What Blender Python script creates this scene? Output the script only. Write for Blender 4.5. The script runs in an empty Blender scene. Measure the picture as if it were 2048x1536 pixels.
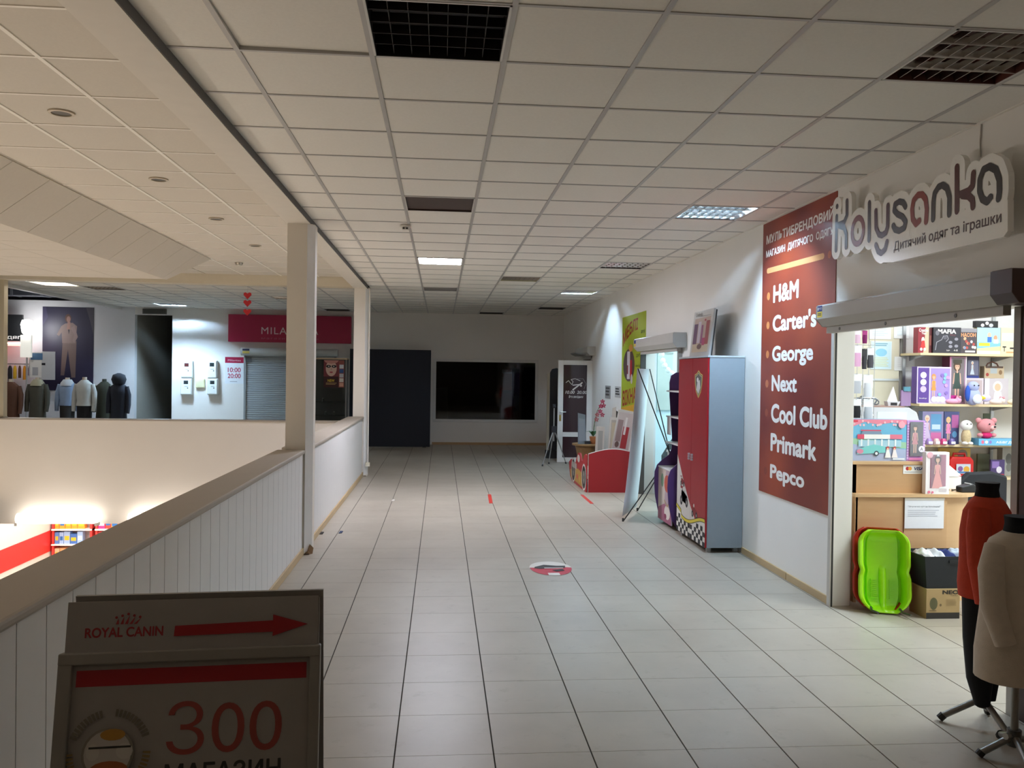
import bpy, bmesh, math, random
from mathutils import Vector, Matrix
random.seed(7)
sc = bpy.context.scene
COL = sc.collection
PI = math.pi

# ------------------------------------------------------------------ camera
YAW, PITCH, ROLL, FPX, EYE = 0.0849, -0.0119, 0.0145, 1667.74, 1.7322
def cam_axes():
    right = Vector((math.cos(YAW), -math.sin(YAW), 0)); fwd = Vector((math.sin(YAW), math.cos(YAW), 0)); up = Vector((0, 0, 1))
    f2 = fwd*math.cos(PITCH) + up*math.sin(PITCH); u2 = up*math.cos(PITCH) - fwd*math.sin(PITCH)
    return right*math.cos(ROLL) + u2*math.sin(ROLL), u2*math.cos(ROLL) - right*math.sin(ROLL), f2
_r, _u, _f = cam_axes()
cam_data = bpy.data.cameras.new('camera'); cam = bpy.data.objects.new('camera', cam_data); COL.objects.link(cam)
cam.matrix_world = Matrix(((_r.x, _u.x, -_f.x, 0), (_r.y, _u.y, -_f.y, 0), (_r.z, _u.z, -_f.z, EYE), (0, 0, 0, 1)))
cam_data.sensor_width = 36.0; cam_data.lens = 36.0*FPX/2048.0; cam_data.clip_start = 0.05; cam_data.clip_end = 200
sc.camera = cam

# ------------------------------------------------------------------ world, exposure, lights
wd = bpy.data.worlds.new('world'); sc.world = wd; wd.use_nodes = True
wd.node_tree.nodes['Background'].inputs[0].default_value = (0.5, 0.52, 0.55, 1)
wd.node_tree.nodes['Background'].inputs[1].default_value = 0.02
vs = sc.view_settings
vs.view_transform = 'Standard'; vs.look = 'None'; vs.gamma = 1.0; vs.use_curve_mapping = False; vs.exposure = 1.2
LED_E, TUBE_E, TROF_E = 60.0, 15.0, 480.0
sc.cycles.max_bounces = 12; sc.cycles.diffuse_bounces = 8; sc.cycles.glossy_bounces = 4
sc.cycles.sample_clamp_indirect = 6.0; sc.cycles.use_denoising = True
sc.cycles.caustics_reflective = False; sc.cycles.caustics_refractive = False

def area(name, loc, size, power, color, rot=(0, 0, 0), spread=PI):
    d = bpy.data.lights.new(name, 'AREA'); d.shape = 'RECTANGLE'; d.size, d.size_y = size
    d.energy = power; d.color = color; d.spread = spread
    o = bpy.data.objects.new(name, d); COL.objects.link(o); o.location = loc; o.rotation_euler = rot
    return o
# lamps of the brightly lit shops and of the storey below (their fittings are modelled further down)
area('toy_shop_lamp', (5.2, 5.0, 2.93), (1.6, 1.2), 41, (0.86, 0.98, 1.0))
area('toy_shop_lamp', (4.6, 6.85, 2.93), (2.2, 0.3), 4, (0.92, 0.95, 1.0))
area('furniture_shop_lamp', (4.6, 11.3, 2.93), (1.2, 2.0), 32, (0.72, 0.93, 1.0))
area('lower_store_lamp', (-4.2, 5.0, -0.85), (4.0, 8.0), 150, (1.0, 0.95, 0.88))
area('lower_store_lamp', (-7.0, 18.0, -0.9), (4.0, 4.0), 90, (1.0, 0.95, 0.9))
area('clothes_shop_lamp', (-9.3, 17.6, 3.6), (1.0, 0.6), 12, (1.0, 0.97, 0.95))

# ------------------------------------------------------------------ material helpers
def lin(h):
    h = h.lstrip('#'); out = []
    for i in (0, 2, 4):
        c = int(h[i:i+2], 16)/255.0
        out.append(c/12.92 if c <= 0.04045 else ((c+0.055)/1.055)**2.4)
    return tuple(out)
_MATS = {}
def C(hexc, r=0.55, metal=0.0, noise=0.05, scale=9.0, bump=0.0, bscale=120.0, emit=0.0, alpha=1.0, coat=0.0, trans=0.0):
    key = (hexc, r, metal, noise, scale, bump, bscale, emit, alpha, coat, trans)
    if key in _MATS: return _MATS[key]
    m = bpy.data.materials.new('surface_'+hexc.lstrip('#')); m.use_nodes = True
    nt = m.node_tree; b = nt.nodes['Principled BSDF']; c = lin(hexc)
    b.inputs['Base Color'].default_value = (*c, 1); b.inputs['Roughness'].default_value = r; b.inputs['Metallic'].default_value = metal
    if coat: b.inputs['Coat Weight'].default_value = coat; b.inputs['Coat Roughness'].default_value = 0.1
    if alpha < 1: b.inputs['Alpha'].default_value = alpha
    if trans: b.inputs['Transmission Weight'].default_value = trans; b.inputs['IOR'].default_value = 1.45
    if emit:
        b.inputs['Emission Color'].default_value = (*c, 1); b.inputs['Emission Strength'].default_value = emit
    if noise:
        tc = nt.nodes.new('ShaderNodeTexCoord'); n = nt.nodes.new('ShaderNodeTexNoise'); mx = nt.nodes.new('ShaderNodeMix')
        mx.data_type = 'RGBA'; n.inputs['Scale'].default_value = scale; n.inputs['Detail'].default_value = 4
        nt.links.new(tc.outputs['Object'], n.inputs['Vector']); nt.links.new(n.outputs['Fac'], mx.inputs['Factor'])
        mx.inputs['A'].default_value = (*[max(0, x*(1-noise)) for x in c], 1); mx.inputs['B'].default_value = (*[min(1, x*(1+noise)) for x in c], 1)
        nt.links.new(mx.outputs['Result'], b.inputs['Base Color'])
    if bump:
        tc = nt.nodes.new('ShaderNodeTexCoord'); n = nt.nodes.new('ShaderNodeTexNoise'); bp = nt.nodes.new('ShaderNodeBump')
        n.inputs['Scale'].default_value = bscale; n.inputs['Detail'].default_value = 3; bp.inputs['Strength'].default_value = bump; bp.inputs['Distance'].default_value = 0.004
        nt.links.new(tc.outputs['Object'], n.inputs['Vector']); nt.links.new(n.outputs['Fac'], bp.inputs['Height']); nt.links.new(bp.outputs['Normal'], b.inputs['Normal'])
    _MATS[key] = m
    return m
def wood(hexa, hexb, r=0.45, scale=(2, 30, 30)):
    key = ('wood', hexa, hexb, r, scale)
    if key in _MATS: return _MATS[key]
    m = bpy.data.materials.new('wood_'+hexa.lstrip('#')); m.use_nodes = True; nt = m.node_tree; b = nt.nodes['Principled BSDF']
    tc = nt.nodes.new('ShaderNodeTexCoord'); mp = nt.nodes.new('ShaderNodeMapping'); n = nt.nodes.new('ShaderNodeTexNoise'); mx = nt.nodes.new('ShaderNodeMix'); mx.data_type = 'RGBA'
    mp.inputs['Scale'].default_value = scale; n.inputs['Scale'].default_value = 1.6; n.inputs['Detail'].default_value = 6
    nt.links.new(tc.outputs['Object'], mp.inputs['Vector']); nt.links.new(mp.outputs['Vector'], n.inputs['Vector']); nt.links.new(n.outputs['Fac'], mx.inputs['Factor'])
    mx.inputs['A'].default_value = (*lin(hexa), 1); mx.inputs['B'].default_value = (*lin(hexb), 1)
    nt.links.new(mx.outputs['Result'], b.inputs['Base Color']); b.inputs['Roughness'].default_value = r
    _MATS[key] = m
    return m

# ------------------------------------------------------------------ mesh helpers
class MB:
    def __init__(s): s.v = []; s.f = []; s.mi = []; s.mats = []
    def idx(s, m):
        if m is None: return 0
        if m not in s.mats: s.mats.append(m)
        return s.mats.index(m)
    def add(s, vs, fs, m=None):
        o = len(s.v); s.v += [tuple(p) for p in vs]; k = s.idx(m)
        for f in fs: s.f.append(tuple(i+o for i in f)); s.mi.append(k)
        return s
    def box(s, x0, x1, y0, y1, z0, z1, m=None):
        vs = [(x, y, z) for z in (z0, z1) for y in (y0, y1) for x in (x0, x1)]
        return s.add(vs, [(0, 2, 3, 1), (4, 5, 7, 6), (0, 1, 5, 4), (2, 6, 7, 3), (0, 4, 6, 2), (1, 3, 7, 5)], m)
    def prism(s, poly, vec, m=None):
        n = len(poly); v = Vector(vec); a = [Vector(p) for p in poly]; b = [p+v for p in a]
        return s.add(a+b, [tuple(range(n))[::-1], tuple(range(n, 2*n))] + [(i, (i+1) % n, n+(i+1) % n, n+i) for i in range(n)], m)
    def cyl(s, p0, p1, r0, r1=None, n=12, m=None):
        r1 = r0 if r1 is None else r1; p0 = Vector(p0); p1 = Vector(p1); d = (p1-p0).normalized()
        a = d.orthogonal().normalized(); b = d.cross(a)
        ring = lambda p, r: [p + a*r*math.cos(2*PI*i/n) + b*r*math.sin(2*PI*i/n) for i in range(n)]
        return s.add(ring(p0, r0)+ring(p1, r1), [tuple(range(n))[::-1], tuple(range(n, 2*n))] + [(i, (i+1) % n, n+(i+1) % n, n+i) for i in range(n)], m)
    def loft(s, rings, m=None, cap=True):
        n = len(rings[0]); vs = [p for r in rings for p in r]; fs = []
        for k in range(len(rings)-1):
            for i in range(n): fs.append((k*n+i, k*n+(i+1) % n, (k+1)*n+(i+1) % n, (k+1)*n+i))
        if cap: fs += [tuple(range(n))[::-1], tuple(range((len(rings)-1)*n, len(rings)*n))]
        return s.add(vs, fs, m)
    def tube(s, pts, r, n=8, m=None):
        pts = [Vector(p) for p in pts]; rs = r if isinstance(r, (list, tuple)) else [r]*len(pts); rings = []; a = None
        for i, p in enumerate(pts):
            d = (pts[min(i+1, len(pts)-1)] - pts[max(i-1, 0)]).normalized()
            a = d.orthogonal().normalized() if a is None else (a - d*a.dot(d)).normalized()
            b = d.cross(a); rings.append([p + a*rs[i]*math.cos(2*PI*k/n) + b*rs[i]*math.sin(2*PI*k/n) for k in range(n)])
        return s.loft(rings, m)
    def ball(s, c, r, nu=12, nv=8, m=None):
        r = (r, r, r) if not isinstance(r, (list, tuple)) else r; rings = []
        for j in range(1, nv):
            t = PI*j/nv; rings.append([(c[0]+r[0]*math.sin(t)*math.cos(2*PI*i/nu), c[1]+r[1]*math.sin(t)*math.sin(2*PI*i/nu), c[2]-r[2]*math.cos(t)) for i in range(nu)])
        o = len(rings)*nu; vs = [p for q in rings for p in q] + [(c[0], c[1], c[2]-r[2]), (c[0], c[1], c[2]+r[2])]
        fs = [(k*nu+i, k*nu+(i+1) % nu, (k+1)*nu+(i+1) % nu, (k+1)*nu+i) for k in range(len(rings)-1) for i in range(nu)]
        fs += [(o, (i+1) % nu, i) for i in range(nu)] + [(o+1, (len(rings)-1)*nu+i, (len(rings)-1)*nu+(i+1) % nu) for i in range(nu)]
        return s.add(vs, fs, m)
    def mesh(s, name, mat=None, smooth=False):
        me = bpy.data.meshes.new(name); me.from_pydata(s.v, [], s.f)
        for m in (s.mats or ([mat] if mat else [])): me.materials.append(m)
        if s.mats: me.polygons.foreach_set('material_index', s.mi)
        bm = bmesh.new(); bm.from_mesh(me); bmesh.ops.recalc_face_normals(bm, faces=bm.faces); bm.to_mesh(me); bm.free()
        if smooth:
            me.polygons.foreach_set('use_smooth', [True]*len(me.polygons))
            me.set_sharp_from_angle(angle=math.radians(50))
        me.update(); return me
    def obj(s, name, mat=None, parent=None, smooth=False, bevel=0.0, loc=None, rot=None):
        return put(name, s.mesh(name, mat, smooth), parent, bevel, loc, rot)
def put(name, me, parent=None, bevel=0.0, loc=None, rot=None):
    o = bpy.data.objects.new(name, me); COL.objects.link(o)
    if parent is not None: o.parent = parent
    if loc is not None: o.location = loc
    if rot is not None: o.rotation_euler = rot
    if bevel:
        b = o.modifiers.new('bevel', 'BEVEL'); b.width = bevel; b.segments = 2; b.limit_method = 'ANGLE'; b.angle_limit = math.radians(40)
    return o
def BX(x0, x1, y0, y1, z0, z1, name, mat, parent=None, bevel=0.0):
    return MB().box(x0, x1, y0, y1, z0, z1).obj(name, mat, parent, bevel=bevel)
def tag(o, label, cat, group=None):
    o['label'] = label; o['category'] = cat
    if group: o['group'] = group
    return o
def struct(o): o['kind'] = 'structure'; return o
def stuff(o): o['kind'] = 'stuff'; return o
def thing(name, label, cat, loc=(0, 0, 0), rot=(0, 0, 0), group=None):
    o = bpy.data.objects.new(name, None); COL.objects.link(o); o.empty_display_size = 0.1
    o.location = loc; o.rotation_euler = rot if isinstance(rot, (tuple, list)) else (0, 0, rot)
    return tag(o, label, cat, group)
def copy_tree(o, parent=None):
    c = o.copy(); COL.objects.link(c); c.parent = parent
    for ch in list(o.children): copy_tree(ch, c)
    return c

# text outlines as triangles, fitted to a box; flat print layers on a plane
_TXT = {}
def text_geo(body, bold=0.0, spacing=1.0, shear=0.0):
    key = (body, bold, spacing, shear)
    if key not in _TXT:
        cu = bpy.data.curves.new('lettering', 'FONT'); cu.body = body; cu.size = 1.0; cu.offset = min(0.0, bold); cu.resolution_u = 6; cu.space_character = spacing; cu.shear = shear
        ob = bpy.data.objects.new('lettering', cu); COL.objects.link(ob); dg = bpy.context.evaluated_depsgraph_get(); dg.update()
        me = ob.evaluated_get(dg).to_mesh()
        v0 = [(v.co.x, v.co.y) for v in me.vertices]; f0 = [tuple(p.vertices) for p in me.polygons]; vs, fs, hz = [], [], []
        sh = [(0, 0)] + ([(bold*math.cos(a), bold*math.sin(a)) for a in [PI*i/4 for i in range(8)]] if bold > 0 else [])
        for q, (dx, dy) in enumerate(sh):                       # heavier strokes: the outline laid down again with small shifts
            o = len(vs); vs += [(x+dx, y+dy) for x, y in v0]; hz += [q*2e-5]*len(v0); fs += [tuple(i+o for i in f) for f in f0]
        _TXT[key] = (vs, fs, hz)
        ob.evaluated_get(dg).to_mesh_clear(); bpy.data.objects.remove(ob); bpy.data.curves.remove(cu)
    return _TXT[key]
def text_words(mk, body, x0, y0, x1, y1, m, parent, bold=0.0):
    """one printed line, each word a part of its own"""
    vs, fs, hz = text_geo(body, bold); ax, bx = min(v[0] for v in vs), max(v[0] for v in vs); ay, by = min(v[1] for v in vs), max(v[1] for v in vs)
    iv = sorted((min(vs[i][0] for i in f), max(vs[i][0] for i in f)) for f in fs); merged = [list(iv[0])]
    for a, b in iv[1:]:
        if a <= merged[-1][1]: merged[-1][1] = max(b, merged[-1][1])
        else: merged.append([a, b])
    gaps = sorted(((merged[i+1][0]-merged[i][1], (merged[i+1][0]+merged[i][1])/2) for i in range(len(merged)-1)), reverse=True)[:len(body.split())-1]
    cuts = sorted(g[1] for g in gaps)
    for w in range(len(cuts)+1):
        lo = cuts[w-1] if w else -1e9; hi = cuts[w] if w < len(cuts) else 1e9
        sel = [f for f in fs if lo < vs[f[0]][0] < hi]; ids = sorted({i for f in sel for i in f}); mp = {i: k for k, i in enumerate(ids)}
        p = mk(); p.k += 1; p.b.add([p.at(x0+(vs[i][0]-ax)/(bx-ax)*(x1-x0), y0+(vs[i][1]-ay)/(by-ay)*(y1-y0), p.k*p.step+hz[i]) for i in ids], [tuple(mp[i] for i in f) for f in sel], m); p.done('lettering', parent)
class Print:
    """flat ink on a plane: o = lower-left corner, u / v = directions, n = outward; layers lie 0.3 mm apart"""
    def __init__(s, o, u, v):
        s.o = Vector(o); s.u = Vector(u).normalized(); s.v = Vector(v).normalized(); s.n = s.u.cross(s.v).normalized(); s.b = MB(); s.k = 0; s.step = 0.00025
    def at(s, x, y, h): return s.o + s.u*x + s.v*y + s.n*h
    def poly(s, pts, m):
        s.k += 1; h = s.k*s.step; s.b.add([s.at(x, y, h) for x, y in pts], [tuple(range(len(pts)))], m); return s
    def rect(s, x0, y0, x1, y1, m): return s.poly([(x0, y0), (x1, y0), (x1, y1), (x0, y1)], m)
    def oval(s, cx, cy, rx, ry, m, n=14, a0=0.0, a1=2*PI):
        full = abs(a1-a0-2*PI) < 1e-6
        return s.poly([(cx+rx*math.cos(a0+(a1-a0)*i/(n if full else n-1)), cy+ry*math.sin(a0+(a1-a0)*i/(n if full else n-1))) for i in range(n)], m)
    def stroke(s, pts, r, m, n=8):
        s.k += 1; h = s.k*s.step
        for (x, y) in pts:
            h += 1e-5; s.b.add([s.at(x+r*math.cos(2*PI*i/n), y+r*math.sin(2*PI*i/n), h) for i in range(n)], [tuple(range(n))], m)
        for (a, b) in zip(pts, pts[1:]):
            h += 1e-5
            dx, dy = b[0]-a[0], b[1]-a[1]; L = math.hypot(dx, dy) or 1; px, py = -dy/L*r, dx/L*r
            s.b.add([s.at(x, y, h) for x, y in ((a[0]+px, a[1]+py), (a[0]-px, a[1]-py), (b[0]-px, b[1]-py), (b[0]+px, b[1]+py))], [(0, 1, 2, 3)], m)
        return s
    def text(s, body, x0, y0, x1, y1, m, bold=0.0, spacing=1.0, shear=0.0):
        vs, fs, hz = text_geo(body, bold, spacing, shear); xs = [p[0] for p in vs]; ys = [p[1] for p in vs]
        ax, bx, ay, by = min(xs), max(xs), min(ys), max(ys); s.k += 1; h = s.k*s.step
        s.b.add([s.at(x0+(x-ax)/(bx-ax)*(x1-x0), y0+(y-ay)/(by-ay)*(y1-y0), h+z) for (x, y), z in zip(vs, hz)], fs, m); return s
    def lines(s, x0, y0, x1, y1, n, m, fill=0.45, jag=0.25):
        dy = (y1-y0)/n
        for i in range(n): s.rect(x0, y1-(i+fill)*dy, x1-(x1-x0)*jag*random.random(), y1-i*dy, m)
        return s
    def done(s, name, parent=None):
        me = bpy.data.meshes.new(name); me.from_pydata(s.b.v, [], s.b.f)
        for m in s.b.mats: me.materials.append(m)
        me.polygons.foreach_set('material_index', s.b.mi); me.update()
        return put(name, me, parent)
WHITE = C('#e9e6e1', 0.6); PAPER = C('#f2f1ee', 0.7, noise=0.02); INK = C('#26252a', 0.6); GREYTXT = C('#8d8f98', 0.6)
# ------------------------------------------------------------------ the setting
WX, FY, CZ = 2.981, 20.25, 3.167
TS, FX0, FY0 = 0.4488, -0.1873, 3.7707          # floor tiles
CS, CX0, CY0 = 0.6, -0.9317, 3.2498             # ceiling grid
wallpaint = C('#eeebe6', 0.7, noise=0.03, scale=2.0, bump=0.05, bscale=60)
wallwarm = C('#d8d0c4', 0.7, noise=0.04, scale=2.0)
grout = C('#3b362f', 0.9)
def tile_material():
    m = bpy.data.materials.new('floor_tile_glaze'); m.use_nodes = True; nt = m.node_tree; b = nt.nodes['Principled BSDF']
    tc = nt.nodes.new('ShaderNodeTexCoord'); oi = nt.nodes.new('ShaderNodeObjectInfo'); ad = nt.nodes.new('ShaderNodeVectorMath'); ad.operation = 'ADD'
    n = nt.nodes.new('ShaderNodeTexNoise'); n.inputs['Scale'].default_value = 5.0; n.inputs['Detail'].default_value = 5; n.inputs['Roughness'].default_value = 0.65
    n2 = nt.nodes.new('ShaderNodeTexNoise'); n2.inputs['Scale'].default_value = 1.1; n2.inputs['Detail'].default_value = 3
    mx = nt.nodes.new('ShaderNodeMix'); mx.data_type = 'RGBA'; mx2 = nt.nodes.new('ShaderNodeMix'); mx2.data_type = 'RGBA'; mx2.blend_type = 'MULTIPLY'
    geo = nt.nodes.new('ShaderNodeNewGeometry'); cr = nt.nodes.new('ShaderNodeValToRGB'); cr.color_ramp.elements[0].color = (0.86, 0.85, 0.84, 1); cr.color_ramp.elements[1].color = (1, 1, 1, 1)
    cr.color_ramp.elements[0].position = 0.3; cr.color_ramp.elements[1].position = 0.62
    nt.links.new(tc.outputs['Object'], ad.inputs[0]); nt.links.new(oi.outputs['Location'], ad.inputs[1]); nt.links.new(ad.outputs[0], n.inputs['Vector']); nt.links.new(geo.outputs['Position'], n2.inputs['Vector'])
    nt.links.new(n.outputs['Fac'], mx.inputs['Factor']); mx.inputs['A'].default_value = (*lin('#a69d8f'), 1); mx.inputs['B'].default_value = (*lin('#b5ac9e'), 1)
    nt.links.new(n2.outputs['Fac'], cr.inputs['Fac']); mx2.inputs['Factor'].default_value = 1.0
    nt.links.new(mx.outputs['Result'], mx2.inputs['A']); nt.links.new(cr.outputs['Color'], mx2.inputs['B']); nt.links.new(mx2.outputs['Result'], b.inputs['Base Color'])
    n3 = nt.nodes.new('ShaderNodeTexNoise'); n3.inputs['Scale'].default_value = 7.0; n3.inputs['Detail'].default_value = 6; n3.inputs['Roughness'].default_value = 0.7
    c3 = nt.nodes.new('ShaderNodeValToRGB'); c3.color_ramp.elements[0].color = (1, 1, 1, 1); c3.color_ramp.elements[1].color = (0.8, 0.78, 0.75, 1); c3.color_ramp.elements[0].position = 0.58; c3.color_ramp.elements[1].position = 0.78
    mx3 = nt.nodes.new('ShaderNodeMix'); mx3.data_type = 'RGBA'; mx3.blend_type = 'MULTIPLY'; mx3.inputs['Factor'].default_value = 1.0
    nt.links.new(geo.outputs['Position'], n3.inputs['Vector']); nt.links.new(n3.outputs['Fac'], c3.inputs['Fac'])
    nt.links.new(mx2.outputs['Result'], mx3.inputs['A']); nt.links.new(c3.outputs['Color'], mx3.inputs['B']); nt.links.new(mx3.outputs['Result'], b.inputs['Base Color'])
    b.inputs['Roughness'].default_value = 0.4
    return m
TILE = tile_material()

# floor: screed with every glazed tile laid on it
fl = MB()
for a in ((-1.5, 3.14, -4, 14.0), (-12.5, 3.14, 14.0, 20.3), (3.14, 6.6, 3.0, 7.9), (3.14, 6.2, 8.9, 13.2)):
    fl.box(*a, -0.35, -0.004)
floor = struct(fl.obj('floor', grout))
GX, GY = 0.0035, 0.0014
full_tile = MB().box(GX, TS-GX, GY, TS-GY, -0.01, 0.0).mesh('floor_tile', TILE)
rest = MB()
regions = [(-1.28, 2.981, -4.0, 14.0), (-12.5, 2.981, 14.0, 20.25), (2.981, 3.135, 4.09, 6.11), (3.135, 6.5, 3.1, 7.8), (2.981, 3.135, 10.2, 12.06), (3.135, 6.0, 9.0, 13.0)]
for (xa, xb, ya, yb) in regions:
    i0, i1 = math.floor((xa-FX0)/TS), math.ceil((xb-FX0)/TS); j0, j1 = math.floor((ya-FY0)/TS), math.ceil((yb-FY0)/TS)
    for i in range(i0, i1):
        for j in range(j0, j1):
            x0, y0 = FX0+i*TS, FY0+j*TS
            X0, X1, Y0, Y1 = max(x0, xa), min(x0+TS, xb), max(y0, ya), min(y0+TS, yb)
            if X1-X0 < 0.02 or Y1-Y0 < 0.02: continue
            near = 2.2 < Y0 < 12.9 and X0 < (4.4 if Y0 < 7 else 2.99) and X0 > -1.4
            whole = X1-X0 > TS-1e-4 and Y1-Y0 > TS-1e-4
            ga = GX if X0 == x0 else 0; gb = GX if X1 == x0+TS else 0; gc = GY if Y0 == y0 else 0; gd = GY if Y1 == y0+TS else 0
            if near and whole: put('floor_tile', full_tile, floor, loc=(x0, y0, 0))
            elif near: MB().box(ga, X1-X0-gb, gc, Y1-Y0-gd, -0.01, 0).obj('floor_tile', TILE, floor, loc=(X0, Y0, 0))
            else: rest.box(X0+ga, X1-gb, Y0+gc, Y1-gd, -0.01, 0)
stuff(rest.obj('floor_tiling', TILE, floor))

# right wall with the two shop openings and the far doorway
wr = MB()
for a in ((-4, 4.05, 0, 3.4), (4.05, 6.11, 2.13, 3.4), (6.11, 10.2, 0, 3.4), (10.2, 12.06, 2.1, 3.4), (12.06, 16.36, 0, 3.4), (16.36, 17.3, 2.1, 3.4), (17.3, 20.4, 0, 3.4)):
    wr.box(WX, WX+0.15, *a)
wall_right = struct(wr.obj('wall_right', wallpaint))
woodtrim = wood('#b49a72', '#c6ad86', 0.5, (30, 2, 2))
bb = MB()
for y0, y1 in ((6.14, 6.9), (6.91, 7.97), (9.9, 10.15), (12.1, 16.3)): bb.box(WX-0.014, WX+0.001, y0, y1, 0, 0.065)
struct(bb.obj('baseboard_right', woodtrim, bevel=0.004))
# far wall around the dark window
wf = MB()
for a in ((-6.32, -0.13, 0, 3.4), (-0.13, 2.30, 0, 0.62), (-0.13, 2.30, 2.01, 3.4), (2.30, 2.99, 0, 3.4), (-7.17, -6.32, 3.0, 3.4)):
    wf.box(a[0], a[1], FY, FY+0.15, a[2], a[3])
struct(wf.obj('wall_far', C('#e2ded9', 0.75, noise=0.04, scale=2.0)))
struct(BX(-0.2, 2.95, FY-0.012, FY+0.001, 0, 0.06, 'baseboard_far', wood('#a5835c', '#b79468')))
# room behind the window, pitch dark
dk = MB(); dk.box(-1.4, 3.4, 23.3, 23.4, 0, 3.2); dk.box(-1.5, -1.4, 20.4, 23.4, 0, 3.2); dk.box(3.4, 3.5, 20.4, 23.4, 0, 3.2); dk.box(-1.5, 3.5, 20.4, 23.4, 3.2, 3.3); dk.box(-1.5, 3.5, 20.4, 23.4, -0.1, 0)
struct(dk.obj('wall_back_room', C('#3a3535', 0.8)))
wn = struct(bpy.data.objects.new('window_1', None)); COL.objects.link(wn); wn.location = (1.085, FY, 0.62)
fr = MB(); pvc = C('#d4d2cf', 0.4)
for a in ((-1.275, 1.275, -0.07, 0.0), (-1.275, 1.275, 1.39, 1.46)): fr.box(a[0], a[1], -0.025, 0.05, a[2], a[3])
for a in ((-1.275, -1.205), (1.205, 1.275)): fr.box(a[0], a[1], -0.025, 0.05, 0.0, 1.39)
fr.obj('window_frame', pvc, wn, bevel=0.006)
MB().box(-1.205, 1.205, 0.02, 0.028, 0, 1.39).obj('pane', C('#8d9296', 0.03, noise=0, trans=1.0), wn)
# left end: clothes shop wall, dark passage, back and outer walls
ws = MB(); ws.box(-12.5, -7.17, FY, FY+0.15, 0, 3.29)
struct(ws.obj('wall_clothes_shop', C('#d5d5d8', 0.7, noise=0.03)))
wp = MB(); wp.box(-7.32, -7.17, FY+0.15, 26, 0, 3.2); wp.box(-6.32, -6.17, FY+0.15, 26, 0, 3.2); wp.box(-7.3, -6.2, 26, 26.1, 0, 3.2); wp.box(-7.3, -6.2, FY, 26, 3.2, 3.3); wp.box(-7.17, -6.32, FY, 26, -0.1, 0)
struct(wp.obj('wall_passage', C('#9c988f', 0.8)))
wo = MB(); wo.box(-12.6, -12.5, 13, 20.4, 0, 5.2); wo.box(-12.6, -7.0, 20.4, 20.5, 3.29, 5.2); wo.box(-12.6, -7.4, 14, 14.1, 0, 5.2)
struct(wo.obj('wall_left', C('#55565c', 0.8)))
struct(BX(-12.6, -7.47, 14, 20.4, 5.1, 5.2, 'ceiling_clothes_shop', C('#15161a', 0.9)))
struct(BX(-8, 3.2, -4.15, -4.0, -4, 3.5, 'wall_back', C('#8f8880', 0.8)))

# parapet along the walkway: boarded face, coping, skirting
cop = C('#aaa093', 0.55, noise=0.06, scale=3.0); plankpaint = C('#dddbd9', 0.5, noise=0.05, scale=4.0)
wpn = struct(MB().box(-1.47, -1.296, -4, 13.97, -0.78, 0.955).obj('wall_parapet_near', C('#6d6a66', 0.8)))
pm = [MB().box(-0.001, 0.016, g, 0.1958-g, 0.0, 0.885).mesh('plank', plankpaint) for g in (0.0028, 0.0012)]
k = -10
while 2.652+k*0.1958 < 13.8:
    y = 2.652+k*0.1958
    if y > 1.2 and not (7.78 < y < 8.22): put('plank', pm[0 if y < 8 else 1], wpn, loc=(-1.296, y, 0.07))
    k += 1
for (a, b) in ((-4, 7.97), (8.22, 13.97)):
    BX(-1.53, -1.262, a, b, 0.955, 0.992, 'coping', cop, wpn, bevel=0.012)
    BX(-1.296, -1.266, a, b, 0.0, 0.07, 'skirting', woodtrim, wpn, bevel=0.004)
wpf = struct(MB().box(-7.2, -1.47, 13.95, 14.1, -0.78, 0.89).obj('wall_parapet_far', C('#e3ddd4', 0.7, noise=0.05, scale=1.2)))
BX(-7.2, -1.45, 13.92, 14.13, 0.89, 0.915, 'coping', C('#a69d92', 0.4), wpf, bevel=0.006)
stn = MB()
struct(MB().box(-7.2, -7.05, -4, 13.95, -0.78, 0.9).obj('wall_parapet_left', C('#d9cdbc', 0.7)))
# columns and the edge beam
def column(y, label):
    t = thing('column', label, 'column', (-1.33, y+0.12, 0))
    sh = MB().prism([(-0.12, -0.12, 0), (0.065, -0.12, 0), (0.12, -0.03, 0), (0.12, 0.12, 0), (-0.12, 0.12, 0)], (0, 0, 3.12))
    sh.obj('shaft', C('#ded7cc', 0.6, noise=0.05, scale=2.5), t)
    MB().prism([(0.062, -0.123, 0.03), (0.066, -0.125, 0.03), (0.124, -0.031, 0.03), (0.119, -0.028, 0.03)], (0, 0, 3.08)).obj('corner_guard', C('#e4e2e0', 0.4), t)
    MB().box(-0.115, 0.11, -0.122, -0.118, 0, 0.012).obj('foot_strip', C('#5b4a3a', 0.8), t)
    return t
c1 = column(7.97, 'pale square column nearest the camera, rising from the white boarded parapet')
ck = MB(); ck.prism([(0.085, -0.105, 0), (0.13, -0.06, 0), (0.135, -0.03, 0.05), (0.11, -0.07, 0.09)], (0.006, -0.006, 0)); ck.prism([(0.05, -0.125, 0), (0.12, -0.1, 0), (0.1, -0.11, 0.03)], (0.0, 0.01, 0.004))
ck.obj('broken_tile', C('#8a6b4c', 0.8), c1)
c2 = column(13.98, 'slim pale column farther off at the corner of the two parapets')
MB().box(0.1, 0.17, -0.17, -0.1, 0.17, 0.235).obj('socket_box', C('#e8e2cf', 0.5), c2)
MB().cyl((0.135, -0.135, 0.235), (0.135, -0.135, 3.1), 0.012, n=8).obj('conduit', C('#d9d4cb', 0.5), c2)
bm_ = MB().box(-1.46, -1.243, -4, 14.2, 3.115, 3.45); beam = struct(bm_.obj('trim_beam', C('#dad3c8', 0.6)))
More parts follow.
